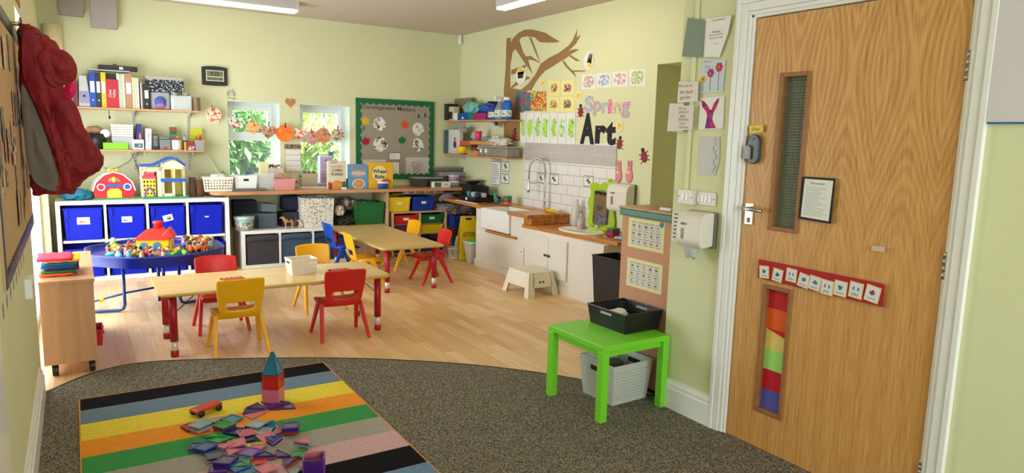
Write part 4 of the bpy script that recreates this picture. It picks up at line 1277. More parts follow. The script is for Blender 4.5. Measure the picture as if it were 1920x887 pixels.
# ladybirds
LBR=mat('ladybird_red',(170,34,52),.6,var=.3,vs=30)
def ladybird(label,px,py,r,rot=0,k=1.0,grp='ladybirds on the art wall'):
    o=wp('sink',px,py);
    T=thing('paper_ladybird',label,'wall decoration',M=wM('sink',o)@ Matrix.Rotation(rot,4,'Z')@ Matrix.Diagonal((1.35,1.35,1,1)),group=grp)
    def el(a,b_,cx=0,cy=0,n=20):return [(cx+a*cos(2*pi*i/n),cy+b_*sin(2*pi*i/n)) for i in range(n)]
    MB().prism(el(r*.72,r),.001,.003).build('body',LBR,T)
    MB().prism(el(r*.38,r*.34,0,r*1.15),.001,.004).build('head',INK,T)
    for s,y in ((-1,.55),(1,.55),(-1,-.1),(1,-.1),(-1,-.7),(1,-.7)):
        M=Matrix.Translation((s*r*.72,y*r,0))@ Matrix.Rotation(s*(y*.7),4,'Z')
        MB().box(-r*.1 if s > 0 else -r*.42,r*.42 if s > 0 else r*.1,-r*.07,r*.07,.0005,.0016,M).build('leg',INK,T)
    q=MB().box(-r*.03,r*.03,-r*.95,r*.95,.003,.0035)
    for (x,y) in ((-.35,.4),(.35,.4),(-.4,-.2),(.4,-.2),(-.25,-.65),(.25,-.65)):q.prism(el(r*.1,r*.12,x*r,y*r,10),.003,.0035)
    q.build('spots',INK,T)
ladybird('red paper ladybird left of the Spring lettering',1089,210,.038,.05)
ladybird('purple-red paper ladybird on the brown trunk foot',965,253,.040,-.2)
ladybird('red paper ladybird right under the word Art',1162,270,.036,-.1)
ladybird('red paper ladybird by the alcove edge',1208,294,.040,.35)
# bees and flowers
def disc_art(name,label,px,py,rx,ry,base,bits,cat='wall decoration'):
    o=wp('sink',px,py);T=thing(name,label,cat,M=wM('sink',o))
    n=28;s=1
    e=wp('sink',px+rx,py);f_=wp('sink',px,py-ry);a=abs((e-o).y);b_=abs((f_-o).z)
    MB().prism([(a*cos(2*pi*i/n)*(1+.03*sin(5*i)),b_*sin(2*pi*i/n)) for i in range(n)],.0036,.005).build('paper_oval',base,T)
    for nm,m,poly in bits:
        MB().prism([(x*a,y*b_) for x,y in poly],.005,.0058).build(nm,m,T)
    return T
YPNT=mat('yellow_paint',(240,204,50),.7,var=.1)
disc_art('paper_bee','white oval with a black and yellow striped bee beyond the branches',1104,114,9.5,17,PAPER,
    [('yellow_patch',YPNT,[(-.2,-.6),(.5,-.8),(.8,-.1),(.2,.1)]),('stripes',INK,[(-.3,-.2),(.1,.75),(.22,.72),(-.05,-.05),(.35,.8),(.5,.75),(.2,-.1),(.6,.75),(.75,.6),(.55,-.4),(.2,-.2)])])
disc_art('paper_bee','yellow and black painted bee inside the fork of the paper tree',977,142,10,16,PAPER,
    [('yellow_head',YPNT,[(-.75,.5),(0,.97),(.75,.5),(.6,.2),(-.6,.2)]),('black_patch',INK,[(-.6,.4),(.6,.5),(.4,-.3),(-.5,-.3)]),('wing',PAPER,[(-.7,-.2),(-.1,-.6),(.2,-.95),(-.5,-.8)])])
for (px,py,r1,r2,lb) in ((1018,157,5,8,'small cream paper flower above the hand prints'),(1085,180,6,9,'yellow paper flower beside the S of Spring'),(1162,237,6.5,10.5,'yellow paper flower right of the word Art')):
    disc_art('paper_flower',lb,px,py,r1,r2,mat('cream_petals',(240,232,180),.8),[('yellow_centre',YPNT,[(-.5,-.5),(.1,-.6),(.6,0),(.4,.5),(-.1,.7),(-.6,.2)])])
# small pink felt rabbits
PINK=mat('pink_felt',(226,140,150),.9,bump=.3,bs=200)
for i,(px,lb) in enumerate(((1161,'left pink felt rabbit above the soap dispenser'),(1181,'right pink felt rabbit above the soap dispenser'))):
    o=wp('sink',px,320);T=thing('felt_rabbit',lb,'wall decoration',M=wM('sink',o)@ Matrix.Translation((0,-.02,0))@ Matrix.Diagonal((1.25,1.25,1,1)),group='pink felt rabbits')
    q=MB();q.smooth=True;q.ell((0,-.022,.006),(.038,.05,.008));q.build('body',PINK,T)
    q=MB();q.smooth=True;q.ell((0,.03,.006),(.024,.028,.008));q.build('head',PINK,T)
    for s in (-1,1):
        q=MB();q.smooth=True;q.ell((s*.014,.065,.006),(.009,.026,.006));q.build('ear',PINK,T)
    q=MB();q.smooth=True;q.ell((0,.002,.014),(.016,.006,.004)).ell((-.01,.002,.014),(.007,.010,.004)).ell((.01,.002,.014),(.007,.010,.004));q.build('bow',mat('cream_bow',(236,214,200),.8),T)
# symbol cards on tiles and below the corner shelves
def symbol_card(label,pl,x0,y0,x1,y1,grp,out=.0095,pl_rows=0):
    ob,w,h=wrect('symbol_card',label,'sign',pl,x0,y0,x1,y1,INK,th=.001,out=out,group=grp)
    MB().box(-w/2+.006,w/2-.006,-h/2+.006,h/2-.006,.001,.0014).build('card_face',PAPER,ob)
    q=MB()
    if pl_rows:lines_mb(q,-w*.36,w*.36,-h*.42,h*.40,pl_rows,h*.03,.0014,.5,pl_rows)
    else:q.box(-w*.2,w*.05,-h*.05,h*.2,.0014,.0018).box(w*.05,w*.22,-h*.2,h*.0,.0014,.0018).box(-w*.3,w*.3,h*.30,h*.35,.0014,.0018).box(-w*.05,w*.02,-h*.3,h*.05,.0014,.0018)
    q.build('symbol',mat('grey_print',(80,80,84),.8),ob)
symbol_card('small black-edged washing card on the tiles by the tap, left','sink',1008,324,1021,344,'symbol cards on the tiles')
symbol_card('small black-edged card on the tiles right of the tap','sink',1031,325,1047,347,'symbol cards on the tiles')
symbol_card('small black-edged card on the tiles behind the green mirror','sink',1095,329,1112,351,'symbol cards on the tiles')
symbol_card('tall laminated list left of the two small cards under the corner shelves','sink',922,302,938,348,None,.001,9)
symbol_card('upper black-edged square card under the corner shelves','sink',941,302,955,322,'square cards under the corner shelves',.001)
symbol_card('lower black-edged square card under the corner shelves','sink',940,325,954,345,'square cards under the corner shelves',.001)

# dispensers
DISP=mat('dispenser_cream',(228,222,208),.35)
def dispenser(label,pl,x0,y0,x1,y1,dep,tissue):
    a=wp(pl,x0,y0,dep);b_=wp(pl,x1,y1,dep);o=(a+b_)/2-Vector(PL[pl][3])*dep;u=Vector(PL[pl][2])
    w=abs((b_-a).dot(u));h=abs((b_-a).z)
    T=thing('towel_dispenser',label,'dispenser',M=wM(pl,o))
    MB().box(-w/2,w/2,-h/2,h/2,.001,.018).build('back_plate',mat('dispenser_grey',(120,122,112),.5),T,bevel=.004)
    pr=[(.018,-h/2+.01),(dep*.82,-h/2),(dep,-h/2+.03),(dep,h/2-.07),(dep*.88,h/2-.025),(dep*.62,h/2-.004),(.018,h/2)]
    vs=[(-w/2+.004,y,z) for z,y in pr]+[(w/2-.004,y,z) for z,y in pr];k=len(pr)
    q=MB();q.add(vs,[list(range(k)),list(range(k,2*k))[::-1]]+[(i,k+i,k+(i+1)%k,(i+1)%k) for i in range(k)])
    q.build('cover',DISP,T,bevel=.012,seg=3,weld=True)
    MB().box(-w*.28,-w*.06,h*.13,h*.20,dep,dep+.001).build('lock',GREY,T,bevel=.001)
    MB().box(-w*.20,-w*.14,h*.135,h*.17,dep+.001,dep+.002).build('keyhole',INK,T)
    MB().box(-w*.25,-w*.13,-h*.26,h*.04,dep,dep+.001).build('window',mat('dispenser_window',(150,130,110),.2),T)
    if tissue:
        q=MB();q.smooth=True
        q.add([(-.05,-h/2+.01,.05),(.02,-h/2+.01,.045),(.03,-h/2+.01,.09),(-.04,-h/2+.01,.1),(-.035,-h/2-.05,.06),(.0,-h/2-.065,.055),(.015,-h/2-.045,.08),(-.03,-h/2-.06,.085)],[(0,1,5,4),(1,2,6,5),(2,3,7,6),(3,0,4,7),(4,5,6,7)])
        q.build('tissue',mat('tissue',(224,222,220),.9),T)
dispenser('white paper towel dispenser on the wall right of the green mirror','sink',1137,343,1173,400,.12,False)
dispenser('white paper towel dispenser with a tissue hanging out beside the oak door','door',1267,394,1311,470,.12,True)
# list sheet tucked behind dispenser
ob,w,h=wrect('list_sheet','white list with spotty pictures behind the dispenser by the door','paper','door',1262,396,1290,457,PAPER,th=.001)
q=MB();
for i in range(7):q.box(-w*.40,-w*.40+w*.22,h*.42-h*.13*i-.004,h*.42-h*.13*i+.003,.001,.0014)
q.build('print',mat('mixed_print',(120,80,60),.8),ob)
# light switches
def switch(label,x0,y0,x1,y1,n,dep):
    a=wp('door',x0,y0,dep);b_=wp('door',x1,y1,dep);o=(a+b_)/2-Vector((-1,0,0))*dep;w=abs((b_-a).y);h=abs((b_-a).z)
    T=thing('light_switch',label,'light switch',M=wM('door',o))
    MB().box(-w/2,w/2,-h/2,h/2,0,dep).build('plate',mat('switch_white',(222,212,204),.35),T,bevel=.004)
    for i in range(n):
        x=(i-(n-1)/2)*min(.024,w*.30)
        MB().hexa([(x-.009,-.018,dep),(x+.009,-.018,dep),(x+.009,.018,dep),(x-.009,.018,dep)],[(x-.009,-.018,dep+.006),(x+.009,-.018,dep+.006),(x+.009,.018,dep+.002),(x-.009,.018,dep+.002)]).build('rocker',WHITE,T,bevel=.001)
    for s in (-1,1):
        q=MB();q.lathe([(.003,dep),(.003,dep+.001)],(s*w*.42,0,0),n=8);q.build('screw',INK,T)
switch('square two-gang white light switch at the wall corner',1271,354,1297,385,2,.035)
switch('wide four-gang white light switch beside the square one',1300,357,1341,388,4,.009)
# cable conduit from ceiling to the switches
p=wp('door',1299,200)
struct(MB().box(DX-.014,DX-.0005,wp('door',1293,280).y-.011,wp('door',1293,280).y+.011,wp('door',1286,356).z,CZ).build('trim_conduit',WALL,bevel=.005))

# ---- cards beside the door
def card_on(label,name,cat,pix,m=PAPER,th=.0016,out=.003):return wflat(name,label,cat,'door',pix,m,th,out)
ob=card_on('green spotty back of an open greeting card high beside the door','greeting_card','greeting card',[(1290,33),(1322,38),(1317,107),(1279,106)],art('spotty_card',[(90,90,84),(180,150,110)],130,(128,142,126),.28,'vor'),out=.016)
ob=card_on('white inside of the open greeting card with handwriting','greeting_card','greeting card',[(1322,35),(1372,29),(1366,60),(1349,107),(1318,107)],PAPER,out=.010)
q=MB()
lettering('Congratulations',mat('pencil',(90,88,92),.8),ob,-.0,.075,.0022,w=.08)
for i,(s,y,w) in enumerate((('Amazing',.02,.05),('thank you for all the',.006,.085),('fun and your help',-.008,.08))):lettering(s,mat('pencil',(90,88,92),.8),ob,-.008,y,.0022,w=w)
lettering('x x x',mat('red_pen',(200,80,80),.8),ob,-.005,-.035,.0022,w=.03)
# flower card
ob=card_on('pale blue birthday card with three bright flowers','greeting_card','greeting card',[(1319,108),(1361,113),(1356,172),(1311,175)],mat('pale_blue_card',(206,212,220),.7))
ox=ob.matrix_world.translation
def dl(px,py):return loc2('door',ox,px,py)
for (px,py,r,c,sx_) in ((1320,149,.018,(232,180,20),1320),(1334,137,.021,(170,50,130),1333),(1350,126,.022,(212,30,60),1348)):
    cx,cy=dl(px,py);bx,by=dl(sx_-2,170)
    fl=MB().box(cx-.0015,cx+.0015,by,cy,.0017,.0021).prism([(cx,by),(cx-.016,by+.016),(cx-.004,by+.004)],.0017,.0022).prism([(cx,by),(cx+.016,by+.016),(cx+.004,by+.004)],.0017,.0022).build('flower_stem',mat('stem_green',(20,130,60),.7),ob)
    q=MB()
    for i in range(6):
        a=2*pi*i/6;q.prism([(cx+r*.62*cos(a)+r*.42*cos(t),cy+r*.62*sin(a)+r*.42*sin(t)) for t in [2*pi*j/12 for j in range(12)]],.0022+.0001*i,.0026+.0001*i)
    q.build('petals',mat('petal_%d_%d_%d' % c,c,.7),fl)
    MB().prism([(cx+r*.4*cos(t),cy+r*.4*sin(t)) for t in [2*pi*j/12 for j in range(12)]],.0033,.0036).build('flower_centre',art('flower_centre_%d' % int(px),[(60,40,60)],200,(200,150,60),.4),fl)
PUR=mat('purple_print',(130,60,140),.8)
for s,y,w in (('Thank you',116,.05),('1234',126,.035),('so much',134,.04)):x_,y_=dl(1328,y);lettering(s,PUR,ob,x_,y_,.0019,w=w)
# hare card
ob=card_on('white card with a rainbow-coloured hare','greeting_card','greeting card',[(1314,184),(1359,181),(1356,241),(1309,243)],PAPER)
ox=ob.matrix_world.translation
def hare_mat():
    m,nt,b,tc=new_mat('rainbow_hare')
    mp=nt.nodes.new('ShaderNodeMapping');mp.inputs['Scale'].default_value=(9,18,9);nt.links.new(tc.outputs['Object'],mp.inputs[0])
    n=nt.nodes.new('ShaderNodeTexNoise');n.inputs['Scale'].default_value=2;nt.links.new(mp.outputs[0],n.inputs['Vector'])
    r=ramp(nt,[(.3,(90,40,130)),(.45,(150,40,120)),(.55,(210,60,60)),(.68,(110,60,150))]);nt.links.new(n.outputs['Fac'],r.inputs[0]);nt.links.new(r.outputs[0],b.inputs['Base Color'])
    b.inputs['Roughness'].default_value=.8;return m
HM=hare_mat()
MB().prism([dl(*p) for p in ((1323,241),(1326,225),(1327,215),(1325,209),(1318,200),(1316,188),(1322,190),(1329,199),(1332,206),(1335,206),(1340,194),(1348,184),(1350,187),(1344,203),(1339,211),(1337,222),(1338,228),(1344,240))],.0017,.0022).build('hare',HM,ob)
ob=card_on('white folded card with pastel flowers down its right edge','greeting_card','greeting card',[(1313,256),(1350,256),(1349,300),(1341,328),(1309,327)],mat('lilac_paper',(206,204,206),.8))
ox=ob.matrix_world.translation
q=MB();rr=random.Random(4)
for i in range(24):
    cx,cy=dl(1345-abs(i-12)*.15-rr.random()*6,260+i*2.7);r=.004
    q.prism([(cx+r*cos(t),cy+r*sin(t)) for t in [2*pi*j/7 for j in range(7)]],.0017,.0021)
q.build('printed_flowers',art('small_flowers',[(200,150,110),(110,150,150)],60,(170,180,180),.5),ob)
def note(label,pix,lines,out=.004,h=.012):
    ob=card_on(label,'handwritten_note','note',pix,mat('note_paper',(226,216,206),.8),out=out)
    ox=ob.matrix_world.translation
    y0=min(p[1] for p in pix);y1=max(p[1] for p in pix);x0=min(p[0] for p in pix);x1=max(p[0] for p in pix)
    for i,s in enumerate(lines):
        a=loc2('door',ox,(x0+x1)/2+(i % 2)*2,y0+(y1-y0)*(i+.8)/(len(lines)+.6));w_=abs(loc2('door',ox,x1,y0)[0]-loc2('door',ox,x0,y0)[0])
        lettering(s,INK,ob,a[0],a[1],.0018,w=w_*.62*min(1,len(s)/11+.25),shear=.2)
    return ob
note('white note reading We are in the back garden',[(1273,153),(1310,152),(1308,190),(1270,193)],['We are in','the back','garden'],.018)
note('blank folded paper half hidden behind the lower note',[(1256,194),(1282,194),(1280,247),(1251,246)],[],.020)
note('white note reading We are playing in the Butterfly room',[(1274,198),(1301,198),(1298,243),(1272,245)],['We are','playing in','the','Butterfly','room','Thankyou'],.024)
# door stickers
ob=wflat('door_sign','small yellow sign reading Door on the oak door','sign','door',[(1405,236),(1431,234),(1431,248),(1405,250)],mat('yellow_card',(230,210,90),.8),.002)
lettering('Door',INK,ob,0,0,.0023,w=.042)
ob=wflat('notice','black-bordered printed notice on the oak door','notice','door',[(1506,331),(1567,335),(1558,420),(1498,410)],INK,.002)
ox=ob.matrix_world.translation
q=MB().prism([dl(*p) for p in ((1510,335),(1563,339),(1554,415),(1502,406))],.002,.0026);pg=q.build('printed_page',PAPER,ob)
a=dl(1512,337);b_=dl(1551,411)
w_=b_[0]-a[0]
q=MB();lines_mb(q,a[0]+.004,b_[0]-.002,b_[1]+.006,a[1]-.026,17,.0013,.0026,.45,3);q.build('print',mat('pencil',(90,88,92),.8),pg)
lettering('Information',INK,pg,(a[0]+b_[0])/2,a[1]-.012,.0029,w=w_*.6)
ob=wflat('sticker','small blank white sticker on the oak door above the red strip','sticker','door',[(1635,461),(1660,463),(1659,473),(1634,470)],mat('tape_white',(214,190,170),.5),.0008)
ob=wflat('visual_timetable','long red strip of nine picture cards across the oak door','visual timetable','door',[(1423,486),(1659,533),(1656,576),(1421,521)],mat('red_felt_strip',(176,20,36),.7),.002)
ox=ob.matrix_world.translation
tcs=[(1434,510,'arrive',-.1),(1459,516,'breakfast',.12),(1485,516,'play',.05),(1508,526,'circle',.18),(1529,531,'snack',.12),(1552,539,'play',.06),(1577,541,'lunch',.05),(1606,544,'play',.08),(1637,551,'home',.16)]
icol=[(100,110,120),(70,100,160),(120,120,130),(110,110,120),(90,130,150),(130,90,90),(50,140,80),(90,110,150),(150,70,80)]
for i,(px,py,s,r_) in enumerate(tcs):
    cx,cy=dl(px,py);w=.026+i*.0005;h=w*1.12
    M=Matrix.Translation((cx,cy,.0035))@ Matrix.Rotation(-r_,4,'Z')
    c=MB().box(-w,w,-h,h,0,.002,M).build('timetable_card',mat('card_orange_edge',(238,196,120),.7),ob,bevel=.0006)
    MB().box(-w+.004,w-.004,-h+.004,h-.004,.002,.0025,M).build('card_face',mat('card_face',(224,226,228),.7),c)
    k=w*.42
    if s == 'play':q=MB().prism([(-k*1.2,k*.1),(-k*.9,k*1.2),(-k*.5,k*1.0),(-k*.6,-k*.2)],.0025,.003,M).prism([(k*.5,-k*.2),(k*.6,k*1.1),(k*1.0,k*1.1),(k*1.1,0)],.0025,.003,M)
    else:q=MB().prism([(k*(.9+.3*sin(i*2+j*2.1))*cos(j*pi/5),k*.35+k*(.8+.2*cos(i+j*1.7))*sin(j*pi/5)) for j in range(10)],.0025,.003,M)
    q.build('picture',mat('icon_%d' % i,icol[i],.8),c)
    lettering(s,INK,c,0,-h*.55,.0026,w=w*(.5+.12*min(len(s),8)/1),M=M)

# display board at the right edge
a=at(1846,229,x=DX-.01);
by0=a.y;bz0=a.z
T=thing('display_board','brown display board with a broad white paper border right of the door','notice board',M=wM('door',Vector((DX,by0,bz0))))
MB().box(.04,1.4,.06,1.05,0,.014).build('backing_paper',mat('brown_backing',(150,108,76),.85),T)
q=MB();q.box(0,.115,0,1.08,.0,.022).box(.115,1.42,0,.10,.0,.0215)
q.build('paper_border',mat('lilac_white_paper',(216,210,212),.75),T)
q=MB().box(.004,1.4,-.006,0,.001,.012);q.build('blue_edge',mat('blue_tape',(40,120,180),.6),T)
cx,cy=dl(0,0)
ox=T.matrix_world.translation;c2=loc2('door',ox,1924,128)
MB().lathe([(.045,.0145),(.045,.018),(0,.0185)],(c2[0],c2[1],0)).build('pink_disc',mat('pink_card',(220,130,150),.6),T)
MB().box(.148,.158,.24,.262,.0145,.016).build('gold_star',mat('gold_card',(150,120,60),.4),T)

# ---- back wall
BX=lambda px,py:wp('back',px,py)
# digital clock
a=wp('back',378,124,.03);b_=wp('back',427,161,.03);o=(a+b_)/2;o.y=BY
w,h=(b_.x-a.x),(a.z-b_.z)
T=thing('digital_clock','black-framed digital wall clock showing 9:25','clock',M=wM('back',o))
q=MB();n=12;pts=[(-w/2,-h/2)]+[(-w/2+w*i/n,-h/2-.006*sin(pi*i/n)) for i in range(1,n)]+[(w/2,-h/2)]+[(w/2-w*i/n,h/2+.012*sin(pi*i/n)-.004) for i in range(n+1)]
q.prism(pts,.0,.028).build('case',BLACK,T,bevel=.005)
MB().box(-w*.34,w*.36,-h*.28,h*.32,.028,.030).build('bezel',mat('cream_bezel',(224,216,190),.5),T,bevel=.001)
sc=MB().box(-w*.31,w*.33,-h*.02,h*.28,.030,.0305).build('screen',mat('lcd',(112,116,88),.3),T)
lettering('9:25',INK,sc,0,h*.13,.031,w=w*.34,h=h*.22,bold=.01)
sc=MB().box(-w*.31,w*.33,-h*.24,-h*.06,.030,.0305).build('screen',mat('lcd',(112,116,88),.3),T)
lettering('68 TU 18',INK,sc,0,-h*.15,.031,w=w*.55,h=h*.11)
# owl and heart
o=BX(433,175);T=thing('owl_decoration','small white wire owl hanging below the clock','wall decoration',M=wM('back',o))
OWL=mat('owl_white',(196,204,186),.6)
def el(a,b_,cx=0,cy=0,n=18):return [(cx+a*cos(2*pi*i/n),cy+b_*sin(2*pi*i/n)) for i in range(n)]
MB().prism(el(.028,.038),.002,.006).prism([(-.026,.03),(-.022,.062),(-.006,.038)],.002,.006).prism([(.026,.03),(.022,.062),(.006,.038)],.002,.006).build('body',OWL,T)
MB().prism(el(.011,.026,-.03,-.004),.004,.008).prism(el(.011,.026,.03,-.004),.004,.008).build('wings',mat('owl_grey',(160,170,150),.6),T)
MB().prism(el(.007,.007,-.011,.02,10),.006,.008).prism(el(.007,.007,.011,.02,10),.006,.008).build('eyes',mat('owl_eye',(130,136,120),.5),T)
q=MB();q.tube([(-.034,-.044,.005),(-.03,-.052,.005),(.03,-.052,.005),(.04,-.046,.005),(.04,-.058,.005),(.02,-.066,.005)],.003,6);q.build('perch',mat('brass_wire',(170,150,100),.5),T)
o=BX(544,192);T=thing('heart_decoration','small wicker heart on the wall between the windows','wall decoration',M=wM('back',o))
def heart(s,n=40):return [(s*16*sin(t)**3/16,s*(13*cos(t)-5*cos(2*t)-2*cos(3*t)-cos(4*t))/16) for t in [2*pi*i/n for i in range(n)]]
WK=mat('wicker',(222,164,100),.7)
q=MB();q.tube([(x,y,.006) for x,y in heart(.055)],.004,6,closed=True)
q.tube([(x,y,.006) for x,y in heart(.036)],.003,6,closed=True).tube([(x,y,.006) for x,y in heart(.018)],.003,6,closed=True)
q.build('wicker_rings',WK,T)
MB().prism(heart(.052),.001,.004).build('heart_back',mat('wicker_weave',(206,150,90),.8,var=.4,vs=140),T)
# PIR sensor
o=wp('sink',864,76);T=thing('motion_sensor','small white motion sensor in the corner near the ceiling','sensor',(RX-.028,BY-.03,o.z),radians(45))
q=MB();q.box(-.03,.03,-.022,.022,-.055,.055);q.build('case',WHITE,T,bevel=.008)
q=MB();q.smooth=True;q.ell((0,-.02,-.015),(.022,.012,.028));q.build('lens',mat('sensor_lens',(200,200,204),.3),T)
# two meter boxes and a cream shade high on the left
for (x0,y0,x1,y1,m,lb) in ((107,-22,157,30,mat('box_grey',(148,142,128),.5),'left grey plastic meter box high on the back wall'),(166,-30,221,54,mat('box_lilac',(166,156,152),.5),'right lilac-grey plastic meter box high on the back wall')):
    a=wp('back',x0,y0,.11);b_=wp('back',x1,y1,.11);o=(a+b_)/2;o.y=BY;w,h=b_.x-a.x,a.z-b_.z
    T=thing('meter_box',lb,'box',M=wM('back',o))
    MB().box(-w/2,w/2,-h/2,h/2,0,.085).build('base',m,T,bevel=.006)
    MB().box(-w/2-.002,w/2+.002,-h/2-.002,h/2+.002,.087,.11).build('cover',m,T,bevel=.008)
    MB().lathe([(.004,.11),(.004,.112)],(.0,-h/2+.02,0),n=8).build('screw',INK,T)
a=wp('back',76,43,.1);b_=wp('back',122,135,.1)
T=thing('wall_light','cream half-round wall light shade in the far left corner','wall light',((a.x+b_.x)/2-.0,BY,b_.z))
w=(b_.x-a.x)/2;hh_=a.z-b_.z
q=MB();q.smooth=True;n=16
vs=[];
for i in range(n+1):
    t=pi*i/n;vs += [(-w*cos(t),-.015-.11*sin(t),0),(-w*cos(t),-.015-.11*sin(t),hh_-.03*0)]
q.add(vs,[(2*i,2*i+2,2*i+3,2*i+1) for i in range(n)]);q.build('shade',mat('cream_shade',(244,230,190),.7),T,solid=.004)
MB().box(-w*.6,w*.6,-.014,0,.05,hh_-.05).build('bracket',WHITE,T)

# ---- Development Matters board
o=BX(739,257);
a=BX(666,183);c_=BX(812,335)
BT=thing('notice_board','large grey notice board headed Development Matters with a green scalloped border','notice board',M=wM('back',Vector(((a.x+c_.x)/2,BY,(a.z+c_.z)/2))))
ox=BT.matrix_world.translation
def bl(px,py,out=0):return loc2('back',ox,px,py,out)
W=(c_.x-a.x)/2;H=(a.z-c_.z)/2
MB().box(-W,W,-H,H,0,.016).build('backing',mat('grey_backing_paper',(160,150,132),.8,var=.04,vs=5),BT)
q=MB();GB=mat('green_border_paper',(20,104,62),.7)
k=.055;r=.040
def scal(x0,y0,x1,y1,nx,ny):   # strip plus scallops towards the inside
    q.box(min(x0,x1),max(x0,x1),min(y0,y1),max(y0,y1),.0162,.0185)
q.box(-W,W,H-k,H,.0162,.0185).box(-W,W,-H,-H+k,.0162,.0185).box(-W,-W+k,-H+k,H-k,.0162,.0185).box(W-k,W,-H+k,H-k,.0162,.0185)
nX=11;nY=9
for i in range(nX):
    x=-W+k+(2*W-2*k)*(i+.5)/nX;rr_=(2*W-2*k)/nX*.36
    for s in (-1,1):q.prism([(x+rr_*cos(t),s*(H-k)+rr_*.55*sin(t)) for t in [2*pi*j/14 for j in range(14)]],.0163,.0184)
for i in range(nY):
    y=-H+k+(2*H-2*k)*(i+.5)/nY;rr_=(2*H-2*k)/nY*.36
    for s in (-1,1):q.prism([(s*(W-k)+rr_*.55*cos(t),y+rr_*sin(t)) for t in [2*pi*j/14 for j in range(14)]],.0163,.0184)
q.build('scalloped_border',GB,BT)
x_,y_=bl(729,204);lettering('Development Matters',INK,BT,x_,y_,.0165,w=bl(778,200)[0]-bl(679,200)[0],h=.066,rot=-.015,bold=.003)
def leaf_pts(s,rot=0):
    base=[(0,-1),(.12,-.55),(.5,-.75),(.45,-.45),(.85,-.35),(.68,-.1),(1,.25),(.6,.3),(.62,.6),(.3,.45),(.0,1),(-.3,.45),(-.62,.6),(-.6,.3),(-1,.25),(-.68,-.1),(-.85,-.35),(-.45,-.45),(-.5,-.75),(-.12,-.55)]
    return [(s*(x*cos(rot)-y*sin(rot)),s*(x*sin(rot)+y*cos(rot))) for x,y in base]
def on_board(nm,px,py,pts,m,z=.0165,th=.0012):
    cx,cy=bl(px,py);return MB().prism([(cx+x,cy+y) for x,y in pts],z,z+th).build(nm,m,BT)
for (px,py,s,c,r_) in ((684,227,.062,(226,176,30),.1),(685,265,.062,(160,24,40),.3),(758,234,.062,(214,90,26),-.1),(753,263,.060,(24,116,64),.2)):
    on_board('paper_leaf',px,py,leaf_pts(s,r_),mat('leaf_%d' % c[0],c,.8))
rr=random.Random(9)
for (px,py,s,cc) in ((711,233,.085,[(150,100,60),(90,80,70),(190,190,180)]),(712,270,.092,[(110,70,60),(60,60,60),(190,170,150)]),(783,242,.080,[(200,160,120),(120,120,120),(220,200,180)]),(783,272,.082,[(120,90,60),(60,60,54),(170,150,110)])):
    pts=[(s*(.88+.2*rr.random())*cos(2*pi*i/18),s*(.88+.2*rr.random())*sin(2*pi*i/18)) for i in range(18)]
    on_board('magazine_collage',px,py,pts,art('collage_%d%d' % (px,py),cc+[(236,232,224)],26,(200,190,176),.6))
for (px,py,c) in ((668,241,(170,60,130)),(681,240,(50,100,160)),(784,218,(90,40,110)),(796,216,(90,40,110))):
    on_board('paper_feather',px,py,[(-.008,.028),(.012,.02),(.012,-.022),(-.002,-.03),(-.012,-.018)],mat('feather_%d' % c[0],c,.8))
def bpage(x0,y0,x1,y1,lab,edge=None,n=6,m=PAPER,seed=1,pic=None):
    a,b_=bl(x0,y0),bl(x1,y1)
    if edge:MB().box(a[0],b_[0],b_[1],a[1],.0163,.0170).build('black_backing',INK,BT);e=.006
    else:e=0
    pg=MB().box(a[0]+e,b_[0]-e,b_[1]+e,a[1]-e,.0171,.0177).build(lab,m,BT)
    if pic:MB().prism([((a[0]+b_[0])/2+(b_[0]-a[0])*.26*cos(t)*(1+.2*sin(5*t)),(a[1]+b_[1])/2+(a[1]-b_[1])*.34*sin(t)*(1+.2*sin(3*t))) for t in [2*pi*j/20 for j in range(20)]],.0178,.018).build('scribble',pic,pg)
    elif n:q=MB();lines_mb(q,a[0]+.012,b_[0]-.012,b_[1]+.01,a[1]-.01,n,.004,.0178,.5,seed);q.build('print',mat('grey_print',(80,80,84),.8),pg)
bpage(679,299,722,334,'drawing_sheet',n=0,m=mat('grey_paper',(206,200,190),.8))
bpage(728,286,750,300,'small_notice',True,3,seed=2)
bpage(729,303,748,331,'small_notice',True,6,seed=3)
bpage(760,295,803,328,'drawing_sheet',n=0,m=mat('grey_paper',(206,200,190),.8),pic=art('scribble_pic',[(120,150,150),(190,150,160)],60,(206,200,190),.45))

